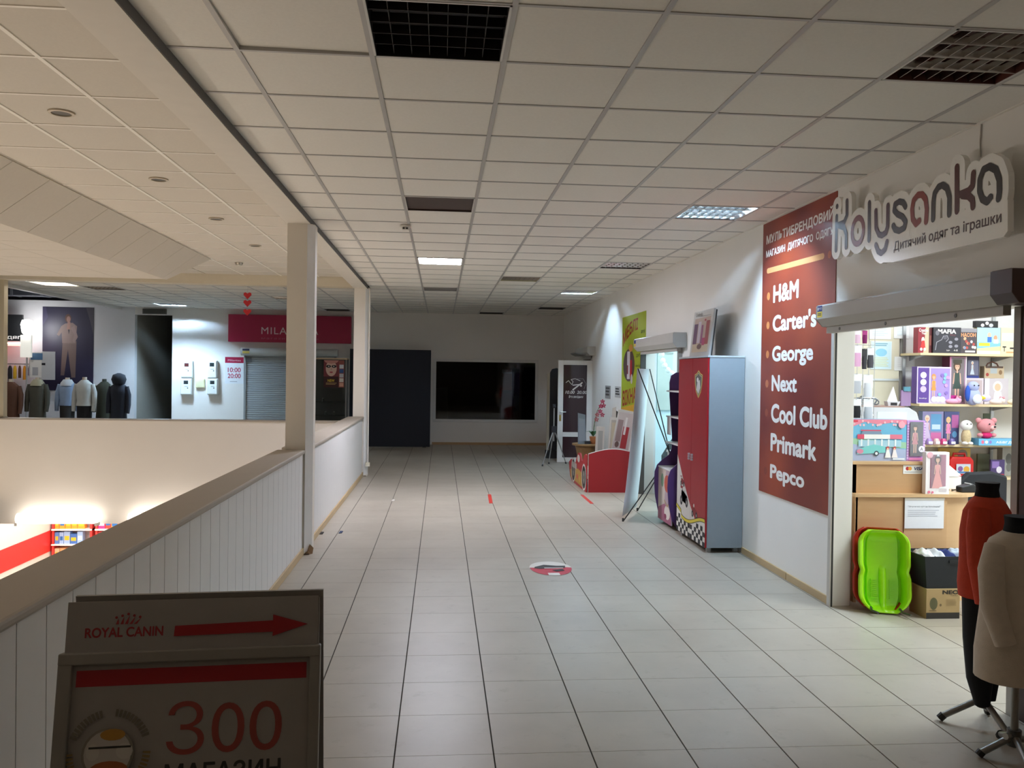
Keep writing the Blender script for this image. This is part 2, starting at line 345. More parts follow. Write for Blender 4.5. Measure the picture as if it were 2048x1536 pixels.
BX(-1.243, -1.238, -4, 14.2, 3.118, 3.17, 'shadow_strip', C('#5c5a58', 0.7), beam)  # dark grey colour stands in for shade in the gap beside the beam
struct(BX(-7.2, -1.45, 13.9, 14.15, 3.125, 3.45, 'trim_far_beam', C('#d9cfba', 0.65)))
lp = thing('column', 'narrow cream pillar at the left edge beside the clothes shop', 'column', (-7.0, 14.03, 0.9)); 
MB().box(-0.1, 0.03, -0.06, 0.06, 0.0, 2.24).obj('shaft', C('#c9bda2', 0.6), lp); MB().box(-0.11, 0.04, -0.07, 0.07, 0.0, 0.03).obj('base_plate', C('#a69d92', 0.5), lp)
struct(BX(-7.56, -7.47, 14.1, 20.25, 3.11, 3.30, 'trim_shop_edge', C('#dcdad6', 0.5)))

# ceilings: slab, tee grid and lay-in tiles
tilemat = C('#e9e5dd', 0.85, noise=0.05, scale=60, bump=0.12, bscale=220); bar = C('#b9b6b3', 0.38); barw = C('#eee9e0', 0.4)
cs = MB(); cs.box(-1.243, 3.1, -4, 20.4, CZ+0.10, CZ+0.3); cs.box(-7.5, -1.24, 14.1, 20.4, CZ+0.10, CZ+0.3)
ceiling = struct(cs.obj('ceiling', C('#3d3a37', 0.9)))
LIGHTS = {(1, 0), (1, 6), (1, 12), (1, 18), (5, 0), (5, 6), (5, 12), (5, 18), (5, 24), (3, 15), (3, 27), (-9, 26), (-9, 20), (-4, 22), (-3, 27), (-10, 19)}
ctile = MB().box(0.013, CS-0.013, 0.006, CS-0.006, 0.004, 0.019).mesh('ceiling_tile', tilemat)
rest = MB()
for i in range(-11, 7):
    for j in range(-13, 29):
        x0, y0 = CX0+i*CS, CY0+j*CS
        xa, ya, yb = (-1.238, -4.0, 20.25) if i >= -1 else (-7.47, 14.15, 20.25)
        X0, X1, Y0, Y1 = max(x0, xa), min(x0+CS, WX if i >= -1 else -1.238), max(y0, ya), min(y0+CS, yb)
        if i == -1 and Y0 > 14.15: X0 = x0
        if i < -1 and x0 + CS > -1.2: X1 = x0+CS
        if X1-X0 < 0.03 or Y1-Y0 < 0.03 or (i, j) in LIGHTS: continue
        if i == -1 and False: pass
        whole = X1-X0 > CS-1e-4 and Y1-Y0 > CS-1e-4
        if i >= -1 and -1 <= j <= 15:
            if whole:
                o = put('ceiling_tile', ctile, ceiling, loc=(x0, y0, CZ))
                if (i, j) == (0, 0): o.rotation_euler = (math.radians(1.1), math.radians(0.5), 0); o.location.z += 0.002
            else: MB().box(0.013 if X0 == x0 else 0, X1-X0-(0.013 if X1 == x0+CS else 0), 0.006, Y1-Y0-0.006, 0.004, 0.019).obj('ceiling_tile', tilemat, ceiling, loc=(X0, Y0, CZ))
        else: rest.box(X0+0.012, X1-0.012, Y0+0.006, Y1-0.006, CZ+0.004, CZ+0.019)
stuff(rest.obj('ceiling_tiling', tilemat, ceiling))
for i in range(0, 7): BX(CX0+i*CS-0.012, CX0+i*CS+0.012, -4, 20.25, CZ-0.001, CZ+0.03, 'grid_bar', bar, ceiling)
for i in range(-10, 0): BX(CX0+i*CS-0.012, CX0+i*CS+0.012, 14.15, 20.25, CZ-0.001, CZ+0.03, 'grid_bar', bar, ceiling)
for j in range(-1, 29):
    y = CY0+j*CS; BX(-1.238 if y < 14.2 else -7.47, WX, y-0.009, y+0.009, CZ-0.0005, CZ+0.03, 'grid_bar', bar, ceiling)
for a in ((WX-0.02, WX, -4, 20.25), (-1.238, WX, FY-0.02, FY)): BX(*a, CZ-0.002, CZ+0.02, 'edge_angle', barw, ceiling)
# atrium ceiling and its hanging inverted-pyramid feature
AZ, AX0, AY0 = 3.28, -2.022, 4.37
ac = struct(MB().box(-7.2, -1.45, -4, 13.95, AZ+0.1, AZ+0.25).obj('ceiling_atrium', C('#55514b', 0.9)))
atile = C('#d3ccc1', 0.85, noise=0.05, scale=60, bump=0.1, bscale=220)
at_m = MB().box(0.011, CS-0.011, 0.007, CS-0.007, 0.004, 0.019).mesh('ceiling_tile', atile)
rest = MB()
for i in range(-9, 1):
    for j in range(-14, 17):
        x0, y0 = AX0-CS+i*CS+CS, AY0+j*CS
        X0, X1, Y0, Y1 = max(x0, -7.2), min(x0+CS, -1.46), max(y0, -4), min(y0+CS, 13.9)
        if X1-X0 < 0.03 or Y1-Y0 < 0.03: continue
        if i >= -2 and j >= -2:
            if X1-X0 > CS-1e-4 and Y1-Y0 > CS-1e-4: put('ceiling_tile', at_m, ac, loc=(x0, y0, AZ))
            else: MB().box(0.011, X1-X0, 0.007, Y1-Y0-0.007, 0.004, 0.019).obj('ceiling_tile', atile, ac, loc=(X0, Y0, AZ))
        elif not (X1 < -3.1 and 2 < Y0 < 11.5): rest.box(X0+0.011, X1-0.011, Y0+0.007, Y1-0.007, AZ+0.004, AZ+0.019)
stuff(rest.obj('ceiling_tiling', atile, ac))
for i in range(-2, 1): BX(AX0+i*CS-0.012, AX0+i*CS+0.012, -4, 13.9, AZ-0.002, AZ+0.03, 'grid_bar', barw, ac)
for j in range(-2, 16): BX(-3.3 if 2 < AY0+j*CS < 12 else -7.2, -1.46, AY0+j*CS-0.009, AY0+j*CS+0.009, AZ-0.001, AZ+0.03, 'grid_bar', barw, ac)
px1, px0, py0, py1, pz, ins = -3.222, -6.9, 1.75, 11.97, 2.935, 0.46
core = MB(); core.loft([[(px0, py0, AZ), (px1, py0, AZ), (px1, py1, AZ), (px0, py1, AZ)], [(px0+ins, py0+ins, pz+0.012), (px1-ins, py0+ins, pz+0.012), (px1-ins, py1-ins, pz+0.012), (px0+ins, py1-ins, pz+0.012)]])
pyr = struct(core.obj('ceiling_pendant_feature', C('#6b6257', 0.8)))
pmat = C('#d0c9be', 0.8, noise=0.04, scale=30)
nrm = Vector((pz-AZ, 0, -ins)).normalized(); nrm = Vector((0.345, 0, -0.46)).normalized()
for j in range(17):
    ya, yb = py0+j*CS+0.004, py0+(j+1)*CS-0.004
    top = (max(ya, py0), min(yb, py1)); bot = (max(ya, py0+ins), min(yb, py1-ins))
    if bot[1]-bot[0] < 0.02: continue
    MB().prism([(px1, top[0], AZ-0.002), (px1, top[1], AZ-0.002), (px1-ins, bot[1], pz), (px1-ins, bot[0], pz)], nrm*0.012).obj('sloped_panel', pmat, pyr)
    for q in range(5):
        xb = px1-ins-q*CS; xa = max(xb-CS+0.004, px0+ins)
        if xb-xa > 0.05: BX(xa, xb, bot[0], bot[1], pz-0.002, pz+0.012, 'bottom_panel', pmat, pyr)
stuff(MB().box(px0+ins, px1-ins, py0+ins, py1-ins, pz+0.004, pz+0.011).obj('joint_backing', C('#6b6257', 0.8), pyr))

# storey below the opening
lw = MB(); lw.box(-16, 4, -5, 30, -4.1, -4.0); struct(lw.obj('floor_lower', C('#d8cfc2', 0.35)))
lc = MB(); lc.box(-16, -1.3, 14.1, 30, -0.78, -0.35); lc.box(-1.3, 3.2, -5, 30, -0.78, -0.36); lc.box(-16, -7.05, -5, 14.1, -0.78, -0.36); struct(lc.obj('ceiling_lower', C('#d8cebf', 0.7)))
lo = MB(); lo.box(-16, 4, 29.9, 30, -4, -0.78); lo.box(3.9, 4, -5, 30, -4, -0.4); lo.box(-16, 4, -5, -4.9, -4, -0.4); lo.box(-16.1, -16, -5, 30, -4, -0.4); struct(lo.obj('wall_lower', C('#d9d0c4', 0.7)))
ls = struct(MB().box(-9.15, -9.0, 14.3, 20.6, -4, -0.78).obj('wall_lower_left', C('#e4ddd2', 0.6)))
BX(-9.0, -8.985, 14.5, 20.2, -2.53, -2.05, 'red_band', C('#e0342f', 0.5), ls)
def off(t): return -t.location
UR, UF = (0, -1, 0), (1, 0, 0)      # print directions on the right wall / on faces turned to the camera
VZ = (0, 0, 1)
# ------------------------------------------------------------------ ceiling lamps
alu = C('#cfcdca', 0.16, metal=1.0, noise=0.03); enamel = C('#d9d7d3', 0.4); offbrown = C('#3a2520', 0.5); offdark = C('#1d1716', 0.5)  # off tones put the dark reflected by unlit mirror louvres into the housing
long_bl = MB().prism([(-0.28, -0.01, 0.034), (-0.28, 0.01, 0.034), (-0.28, 0.003, 0.0), (-0.28, -0.003, 0.0)], (0.56, 0, 0)).mesh('long_blade', alu)
cross_bl = MB().prism([(-0.007, -0.066, 0.03), (0.007, -0.066, 0.03), (0.002, -0.066, 0.004), (-0.002, -0.066, 0.004)], (0, 0.132, 0)).mesh('cross_blade', alu)
tube_on = C('#bfe2ff', 0.3, noise=0, emit=TROF_E); tube_off = C('#b9b4ac', 0.3)
def troffer(i, j, label, lit=(), inner=offbrown, blades=True, tubes=True, on=None):
    t = thing('ceiling_lamp', label, 'ceiling lamp', (CX0+i*CS+0.3, CY0+j*CS+0.3, CZ), group='square recessed lamps in the tiled ceilings')
    h = MB()
    for a in ((-0.288, 0.288, -0.294, -0.284), (-0.288, 0.288, 0.284, 0.294), (-0.288, -0.278, -0.294, 0.294), (0.278, 0.288, -0.294, 0.294)): h.box(*a, 0.0, 0.095)
    h.box(-0.288, 0.288, -0.294, 0.294, 0.09, 0.1); h.obj('housing', inner, t)
    f = MB()
    for a in ((-0.29, 0.29, -0.296, -0.286), (-0.29, 0.29, 0.286, 0.296), (-0.29, -0.28, -0.296, 0.296), (0.28, 0.29, -0.296, 0.296)): f.box(*a, -0.003, 0.004)
    f.obj('rim', enamel, t)
    for k in range(4):
        if tubes or k in lit: MB().cyl((-0.27, -0.2175+0.145*k, 0.068), (0.27, -0.2175+0.145*k, 0.068), 0.013, n=8).obj('lamp_tube', (on or tube_on) if k in lit else tube_off, t)
    if blades:
        for k in range(3): put('long_blade', long_bl, t, loc=(0, -0.145+0.145*k, 0.0))
        for k in range(4):
            for q in range(7): put('cross_blade', cross_bl, t, loc=(-0.21+0.07*q, -0.2175+0.145*k, 0.0))
    return t
t = troffer(1, 0, 'dark unlit louvre lamp in the ceiling at the top edge, nearest the camera', inner=offdark, tubes=False, blades=False)
dk_al = C('#241d1b', 0.6)
for k in range(4): MB().box(-0.278, 0.278, -0.176+0.117*k-0.002, -0.176+0.117*k+0.002, 0.01, 0.05).obj('long_blade', dk_al, t)
for k in range(6): MB().box(-0.2+0.08*k-0.0015, -0.2+0.08*k+0.0015, -0.284, 0.284, 0.012, 0.048).obj('cross_blade', dk_al, t)
t = troffer(1, 6, 'dark brown blanked-off lamp panel between the smoke detector and the camera', inner=offbrown, blades=False, tubes=False)
MB().box(-0.28, 0.28, -0.286, 0.286, 0.012, 0.016).obj('cover_plate', C('#4b3935', 0.35), t)
led = thing('ceiling_lamp', 'brightly glowing white square panel lamp in the middle of the ceiling', 'ceiling lamp', (CX0+1*CS+0.3, CY0+12*CS+0.3, CZ), group='square recessed lamps in the tiled ceilings')
f = MB()
for a in ((-0.29, 0.29, -0.296, -0.276), (-0.29, 0.29, 0.276, 0.296), (-0.29, -0.27, -0.296, 0.296), (0.27, 0.29, -0.296, 0.296)): f.box(*a, -0.006, 0.006)
f.obj('rim', enamel, led); MB().box(-0.275, 0.275, -0.28, 0.28, -0.003, 0.004).obj('diffuser', C('#eef0ff', 0.4, noise=0, emit=LED_E), led)
t = troffer(1, 18, 'grey unlit panel lamp beyond the glowing one', inner=C('#6d6a68', 0.6), blades=False, tubes=False); MB().box(-0.28, 0.28, -0.286, 0.286, 0.01, 0.014).obj('cover_plate', C('#8a8683', 0.5), t)
troffer(5, 0, 'unlit mirror-louvre lamp over the toy shop sign, nearest the camera', inner=C('#5a2c22', 0.5), tubes=False)  # red-brown reflection of the louvre put into the housing colour
troffer(5, 6, 'half lit bluish louvre lamp above the red brand banner', lit=(0, 1), inner=C('#8b8580', 0.4))
troffer(5, 12, 'unlit louvre lamp high above the red wardrobe', inner=C('#4a3b36', 0.5))
troffer(5, 18, 'partly lit louvre lamp above the green furniture poster', lit=(2,), inner=C('#8b8468', 0.4))
troffer(5, 24, 'unlit louvre lamp above the far open door', inner=C('#3e3935', 0.5), blades=False)
t = troffer(3, 15, 'faint yellowish unlit lamp in the ceiling right of the glowing panel', inner=C('#b7b08c', 0.5), tubes=False)
troffer(3, 27, 'unlit lamp in the ceiling just before the far wall above the dark window', inner=C('#3e3935', 0.5), blades=False)
troffer(-9, 26, 'lit bluish lamp above the row of electricity meters', lit=(0, 1, 2, 3), inner=enamel)
troffer(-9, 20, 'brown unlit lamp over the clothes shop walkway', inner=C('#54402f', 0.5))
troffer(-10, 19, 'lit lamp beside the clothes shop ceiling edge', lit=(1, 2), inner=enamel, blades=False, on=C('#fff4e2', 0.3, noise=0, emit=40.0))
troffer(-4, 22, 'faintly glinting lamp above the magenta lingerie sign', lit=(), inner=C('#8a7a66', 0.4))
troffer(-3, 27, 'unlit lamp close above the right end of the magenta sign', inner=C('#3e3935', 0.5), blades=False)
sd = thing('smoke_detector', 'small white round smoke detector under the ceiling grid', 'smoke detector', (-0.365, 8.19, CZ))
MB().cyl((0, 0, -0.002), (0, 0, -0.02), 0.055, 0.055, 16).obj('base', C('#dcd8cf', 0.5), sd, smooth=True); MB().cyl((0, 0, -0.02), (0, 0, -0.05), 0.045, 0.032, 16).obj('sensor_head', C('#dcd8cf', 0.5), sd, smooth=True)
for sx in (-0.016, 0.016): MB().box(sx-0.01, sx+0.01, -0.045, -0.036, -0.045, -0.03).obj('vent', INK, sd)
sd2 = thing('smoke_detector', 'tiny white smoke detector in the far ceiling near the columns', 'smoke detector', (-0.42, 17.4, CZ)); MB().cyl((0, 0, 0), (0, 0, -0.03), 0.05, 0.03, 12).obj('base', C('#dcd8cf', 0.5), sd2)
for k, y in enumerate((5.3, 7.05, 8.8, 10.6)):
    d = thing('downlight', ('round unlit downlight in the atrium ceiling nearest the camera', 'second round downlight of the atrium ceiling row', 'third round downlight of the atrium ceiling row', 'fourth and farthest round downlight of the atrium ceiling')[k], 'downlight', (-2.32, y, AZ), group='downlights in the atrium ceiling')
    r0 = MB(); r0.loft([[(r*math.cos(2*PI*i/20), r*math.sin(2*PI*i/20), z) for i in range(20)] for r, z in ((0.075, 0.003), (0.075, -0.006), (0.058, -0.008), (0.055, 0.003))], cap=False); r0.obj('rim', C('#b9ac97', 0.35), d)
    MB().cyl((0, 0, 0.002), (0, 0, -0.002), 0.057, 0.057, 20).obj('reflector', C('#3f3a2e', 0.4), d)
d = thing('downlight', 'small silvery spot near the far end of the atrium ceiling', 'downlight', (-2.93, 12.35, AZ)); MB().cyl((0, 0, 0.0), (0, 0, -0.03), 0.06, 0.045, 14).obj('rim', C('#b9b2a6', 0.25, metal=0.8), d); MB().ball((0, 0, -0.025), (0.035, 0.035, 0.02)).obj('bulb', C('#ddd8cc', 0.2), d)

# bright tube lamps at the foot of the far fascia, lighting the opening from below
glow = C('#fff5ea', 0.4, noise=0, emit=TUBE_E); glow_far = C('#fff8f0', 0.4, noise=0, emit=2.2)
def fascia_lamp(x, y, label, along='x'):
    t = thing('batten_lamp', label, 'lamp', (x, y, -0.78), group='batten lamps under the edge of the opening')
    dx, dy = (0.61, 0) if along == 'x' else (0, 0.61)
    q = MB(); q.loft([[(s*dx - (dy and 1)*0 + (0 if along == 'x' else 0.075*math.cos(a)), s*dy + (0.075*math.cos(a) if along == 'x' else 0), 0.11+0.085*math.sin(a)) for a in [2*PI*i/12 for i in range(12)]] for s in (-1, -0.9, 0.9, 1)])
    q.obj('diffuser', glow_far if along == 'x' else glow, t, smooth=True)
    for s in (-1, 1): MB().box(s*dx-0.02-(0 if dx else 0.04), s*dx+0.02+(0 if dx else 0.04), s*dy-0.02-(0 if dy else 0.04), s*dy+0.02+(0 if dy else 0.04), 0.0, 0.05).obj('bracket', enamel, t)
    return t
fascia_lamp(-6.05, 13.8, 'long glowing batten lamp under the far fascia, the whole one at left')
fascia_lamp(-4.34, 13.8, 'glowing batten lamp under the far fascia cut off by the handrail')
for x in (-2.6,): fascia_lamp(x, 13.8, 'glowing batten lamp under the far fascia hidden by the near parapet')
for y, w_ in ((3.0, 'first'), (6.0, 'second'), (9.0, 'third'), (12.0, 'fourth')): fascia_lamp(-6.9, y, w_+' added unseen batten lamp along the left edge of the opening', 'y')  # unseen lamps, added to light the atrium and the corridor ceiling
# supermarket shelving on the storey below
CN = {'#e9b07a': 'tan', '#f0c49a': 'beige', '#5f8fd0': 'blue', '#9fc0e8': 'pale blue', '#4a78c0': 'deep blue', '#f2902c': 'orange', '#f5a33c': 'light orange', '#49b7ad': 'teal', '#f39a35': 'orange', '#58bdb0': 'teal', '#e87a6a': 'salmon', '#f0b080': 'peach', '#c23a3a': 'red', '#e0605a': 'coral', '#e24a3a': 'scarlet', '#d43a86': 'pink', '#f0a040': 'amber', '#3a63b5': 'navy', '#e9e6f0': 'white', '#5a86cc': 'mid blue'}
def lower_shelf(x0, x1, y, label, seed, rows):
    t = thing('store_shelf', label, 'shelf', (x0, y, -4.0)); rnd = random.Random(seed); W = x1-x0
    MB().box(0, W, 0.3, 0.34, 0, 2.75).obj('back_panel', C('#efece6', 0.5), t)
    for px in (0.0, W-0.05): MB().box(px, px+0.05, -0.02, 0.3, 0, 2.85).obj('upright', C('#d9433d', 0.5), t)
    for z in (1.25, 1.6, 1.95, 2.3, 2.65): MB().box(0, W, -0.05, 0.3, z, z+0.035).obj('shelf_board', C('#f4f1ea', 0.4), t)
    for r, z in enumerate((1.285, 1.635, 1.985, 2.335)):
        x = 0.06
        nn = 0
        while x < W-0.22:
            w = rnd.uniform(0.1, 0.17); h = rnd.uniform(0.18, 0.29); c = rnd.choice(rows[r % len(rows)])
            nn += 1; p = thing('carton', '%s carton, %s from left on the %s shelf, %s supermarket shelving' % (CN.get(c, 'bright'), ('first', 'second', 'third', 'fourth', 'fifth', 'sixth', 'seventh', 'eighth', 'ninth')[nn-1], ('lowest', 'second', 'third', 'topmost')[r], 'left' if seed == 3 else 'right'), 'carton', (x0+x, y, -4+z+0.001), group='cartons on the supermarket shelving')
            MB().box(0, w-0.01, 0.0, 0.15, 0, h).obj('box', C(c, 0.5), p); MB().box(0.015, w-0.025, -0.002, 0.0, h*0.3, h*0.65).obj('label_patch', C(rnd.choice(('#f7f4ee', '#2f6fb5', '#f3c437')), 0.5), p)
            x += w
    return t
lower_shelf(-8.95, -8.05, 20.15, 'white supermarket shelving beside the red wall band downstairs', 3, [['#e9b07a', '#f0c49a'], ['#5f8fd0', '#9fc0e8', '#4a78c0'], ['#f2902c', '#f5a33c', '#49b7ad'], ['#f39a35', '#58bdb0']])
lower_shelf(-7.98, -6.9, 20.15, 'supermarket shelving with red and pink goods half hidden by the handrail', 5, [['#e87a6a', '#f0b080'], ['#c23a3a', '#e0605a'], ['#e24a3a', '#d43a86', '#f0a040'], ['#3a63b5', '#e9e6f0', '#5a86cc']])

# ------------------------------------------------------------------ right wall: brand banner
RED = None
def banner_red():
    m = bpy.data.materials.new('printed_vinyl_red'); m.use_nodes = True; nt = m.node_tree; b = nt.nodes['Principled BSDF']
    tc = nt.nodes.new('ShaderNodeTexCoord'); n = nt.nodes.new('ShaderNodeTexNoise'); n.inputs['Scale'].default_value = 1.3; n.inputs['Detail'].default_value = 1
    cr = nt.nodes.new('ShaderNodeValToRGB'); cr.color_ramp.elements[0].color = (*lin('#73221c'), 1); cr.color_ramp.elements[1].color = (*lin('#a04226'), 1); cr.color_ramp.elements[0].position = 0.35; cr.color_ramp.elements[1].position = 0.68
    nt.links.new(tc.outputs['Object'], n.inputs['Vector']); nt.links.new(n.outputs['Fac'], cr.inputs['Fac']); nt.links.new(cr.outputs['Color'], b.inputs['Base Color']); b.inputs['Roughness'].default_value = 0.42
    return m
t = thing('wall_banner', 'tall dark red vinyl banner listing clothing brands in white', 'banner', (WX, 6.84, 0.68))
MB().box(WX-0.006, WX, 6.112, 7.567, 0.68, 3.158).obj('sheet', banner_red(), t, loc=off(t))
bp = lambda: Print(Vector((WX-0.0062, 0, 0))-t.location, UR, VZ)
wt = C('#f1ede8', 0.5, noise=0.02)
bp().text('МУЛЬТИБРЕНДОВИЙ', -7.485, 2.944, -6.16, 3.062, wt, bold=0.036).done('lettering', t); text_words(bp, 'МАГАЗИН  ДИТЯЧОГО  ОДЯГУ', -7.488, 2.826, -6.16, 2.902, wt, t, 0.032)
bp().stroke([(-7.44, 2.712), (-6.33, 2.694)], 0.024, C('#dfa068', 0.5)).done('rule', t); bp().oval(-6.22, 2.69, 0.03, 0.03, C('#b85c38', 0.5)).done('dot', t)
for w_, x1, y0, y1, q, cc in (('H&M', -6.768, 2.404, 2.564, 2.478, '#d98c50'), ("Carter's", -6.425, 2.145, 2.298, 2.211, '#d98c50'), ('George', -6.473, 1.838, 2.018, 1.946, '#cf7f4a'), ('Next', -6.768, 1.611, 1.758, 1.678, '#bd6f49'), ('Cool Club', -6.202, 1.332, 1.502, 1.412, '#9c4f3a'), ('Primark', -6.381, 1.072, 1.236, 1.146, '#8c4135'), ('Pepco', -6.593, 0.79, 0.956, 0.88, '#8c4135')):
    text_words(bp, w_, -7.305, y0, x1, y1, wt, t, 0.037); bp().oval(-7.414, q, 0.036, 0.036, C(cc, 0.5), 16).done('dot', t)

# toy shop sign cut to the outline of its rounded letters
LET = [
    ('#4d464b', [[(-5.897, 2.994)], [(-5.9, 2.92), (-5.902, 2.676)], [(-5.748, 3.002), (-5.744, 2.9), (-5.783, 2.858), (-5.886, 2.854)], [(-5.867, 2.849), (-5.781, 2.818), (-5.748, 2.768), (-5.748, 2.675)]]),
    ('#7d3b3a', [[(-5.584+0.08*math.cos(a), 2.762+0.09*math.sin(a)) for a in [2*PI*i/18 for i in range(19)]]]),
    ('#4d464b', [[(-5.433, 2.925), (-5.428, 2.675)]]),
    ('#553a45', [[(-5.346, 2.854), (-5.339, 2.741), (-5.3, 2.69), (-5.261, 2.678), (-5.216, 2.688), (-5.194, 2.724), (-5.195, 2.859)], [(-5.337, 2.626), (-5.307, 2.581), (-5.265, 2.562), (-5.219, 2.582), (-5.198, 2.625)]]),
    ('#40393c', [[(-4.988, 2.811), (-5.017, 2.844), (-5.06, 2.858), (-5.11, 2.851), (-5.119, 2.814), (-5.079, 2.782), (-5.021, 2.756), (-4.984, 2.718), (-4.997, 2.682), (-5.053, 2.672), (-5.104, 2.689), (-5.127, 2.717)]]),
    ('#8c4038', [[(-4.835, 2.695), (-4.868, 2.682), (-4.905, 2.719), (-4.915, 2.782), (-4.9, 2.832), (-4.854, 2.856), (-4.808, 2.849), (-4.772, 2.813), (-4.757, 2.751), (-4.763, 2.678)]]),
    ('#413b38', [[(-4.692, 2.68), (-4.692, 2.782), (-4.681, 2.83), (-4.645, 2.858), (-4.603, 2.86), (-4.561, 2.833), (-4.536, 2.778), (-4.535, 2.679)]]),
    ('#5a2f2b', [[(-4.472, 2.931), (-4.464, 2.683)], [(-4.324, 2.861), (-4.329, 2.795), (-4.362, 2.775), (-4.45, 2.77)], [(-4.416, 2.76), (-4.361, 2.745), (-4.328, 2.718), (-4.322, 2.679)]]),
    ('#3c3532', [[(-4.178, 2.7), (-4.203, 2.682), (-4.244, 2.704), (-4.269, 2.755), (-4.268, 2.815), (-4.239, 2.861), (-4.189, 2.865), (-4.139, 2.836), (-4.111, 2.778), (-4.108, 2.714), (-4.114, 2.68)]])]
t = thing('shop_sign', 'white cut-out sign with rounded brown letters over the toy shop entrance', 'sign', (2.88, 5.0, 2.48)); bk = MB(); XF, XB, XK = 2.872, 2.905, 0.0
def slab_disc(c, r, n=20):
    global XK
    XK += 1e-5; bk.prism([(XF+XK, -(c[0]+r*math.cos(2*PI*i/n)), c[1]+r*math.sin(2*PI*i/n)) for i in range(n)], (XB-XF, 0, 0))
for col, strokes in LET:
    for s in strokes:
        for q in s: slab_disc(q, 0.068)
        for a, b in zip(s, s[1:]):
            dx, dy = b[0]-a[0], b[1]-a[1]; L = math.hypot(dx, dy); ox, oy = -dy/L*0.068, dx/L*0.068
            XK += 8e-6; bk.prism([(XF+XK, -u, z) for u, z in ((a[0]+ox, a[1]+oy), (a[0]-ox, a[1]-oy), (b[0]-ox, b[1]-oy), (b[0]+ox, b[1]+oy))], (XB-XF, 0, 0))
bk.prism([(XF-1e-5, -u, z) for u, z in ((-5.351, 2.57), (-5.254, 2.5), (-5.133, 2.484), (-4.069, 2.474), (-4.038, 2.5), (-4.043, 2.66), (-4.153, 2.685), (-4.706, 2.668), (-5.26, 2.638))], (XB-XF, 0, 0))
bk.obj('backing', C('#f3f0ea', 0.22, noise=0.02), t, loc=off(t))
hk = MB()
for y in (5.8, 5.0, 4.2): hk.box(XB, WX, y-0.02, y+0.02, 2.7, 2.74)
hk.obj('standoff', C('#8a8a8a', 0.4), t, loc=off(t))
for col, strokes in LET:
    p = Print(Vector((XF-0.0012, 0, 0))-t.location, UR, VZ); m = C(col, 0.35, noise=0.02)
    for s in strokes: p.stroke(s, 0.0205, m, 12)
    p.done('letter', t)
text_words(lambda: Print(Vector((XF-0.0012, 0, 0))-t.location, UR, VZ), 'Дитячий одяг та іграшки', -5.115, 2.538, -4.087, 2.615, C('#57413d', 0.4), t, 0.014)
cb = thing('sign_cable', 'thin pale cable running down the wall above the toy shop sign', 'cable', (WX-0.006, 4.42, 2.98)); MB().tube([(0, 0, 0), (0, 0.006, 0.08), (0, 0.0, 0.18)], 0.004, 6).obj('wire', C('#b8b2aa', 0.5), cb)

# roller shutters
steel = C('#c3bfb8', 0.42, noise=0.03); steel2 = C('#a9a6a1', 0.4)
def shutter_box(label, y0, y1, z0, z1, depth, capmat, near_cap=None):
    t = thing('roller_shutter', label, 'shutter', (WX, (y0+y1)/2, z0)); xf = WX-depth
    prof = [(WX, 0, z1), (xf+0.01, 0, z1), (xf, 0, z1-0.012), (xf, 0, z0+0.055), (xf+0.05, 0, z0), (WX, 0, z0)]
    MB().prism([(x, y0+0.004, z) for x, _, z in prof], (0, y1-y0-0.008, 0)).obj('housing', steel, t, loc=off(t))
    for (ya, yb, m) in ((y1-0.006, y1, steel2), (y0, y0+0.006, capmat)): MB().prism([(x-0.002, ya, z+(0.002 if z > z0+0.1 else -0.002)) for x, _, z in prof], (0, yb-ya, 0)).obj('end_cap', m, t, loc=off(t))
    return t
t = shutter_box('long pale roller shutter housing over the toy shop opening', 4.06, 6.12, 2.125, 2.285, 0.15, steel2)
MB().box(2.90, 2.945, 4.1, 6.09, 2.075, 2.13).obj('bottom_slat', steel, t, loc=off(t))
for y in (5.88, 5.25, 4.5): MB().cyl((2.897, y, 2.1), (2.903, y, 2.1), 0.012, n=10).obj('slat_bolt', C('#6d6a66', 0.4), t, loc=off(t))
MB().box(2.958, 2.985, 6.085, 6.128, 0.0, 2.12).obj('guide_rail', steel, t, loc=off(t)); MB().box(2.97, 2.982, 6.083, 6.086, 0.0, 2.1).obj('guide_slot', C('#2b2a29', 0.6), t, loc=off(t))
MB().box(2.962, 2.985, 4.05, 4.1, 0.0, 2.12).obj('guide_rail', steel2, t, loc=off(t))
flag = Print(Vector((WX-0.1505, 0, 0))-t.location, UR, VZ); blu = C('#2d3f86', 0.5); yel = C('#e8c93c', 0.5)
flag.rect(-6.1, 2.235, -6.02, 2.278, blu).rect(-6.1, 2.192, -6.02, 2.235, yel).oval(-6.085, 2.256, 0.008, 0.013, wt).text('НЕО', -6.07, 2.25, -6.025, 2.266, wt).lines(-6.092, 2.2, -6.03, 2.222, 2, INK).done('flag_sticker', t)
t = thing('shutter_end_cover', 'dark brown cover box at the near end of the toy shop shutter', 'cover', (WX, 3.98, 2.12))
MB().prism([(WX, 3.88, 2.29), (2.79, 3.88, 2.29), (2.79, 3.88, 2.17), (2.83, 3.88, 2.12), (WX, 3.88, 2.12)], (0, 0.17, 0)).obj('shell', C('#4a312b', 0.4), t, loc=off(t), bevel=0.004)
MB().box(2.795, 2.8, 3.9, 4.04, 2.275, 2.292).obj('top_lip', C('#5b3d35', 0.4), t, loc=off(t))
t = thing('door_post', 'dark brown post beside the near edge of the toy shop opening', 'post', (2.974, 3.98, 0)); MB().box(-0.006, 0.006, -0.09, 0.065, 0, 2.12).obj('panel', C('#3f2a25', 0.5), t); MB().box(-0.01, -0.006, -0.08, 0.055, 0.05, 2.08).obj('facing', C('#46302a', 0.5), t)
t = shutter_box('roller shutter housing over the furniture shop entrance', 9.97, 12.05, 2.09, 2.27, 0.17, steel2)
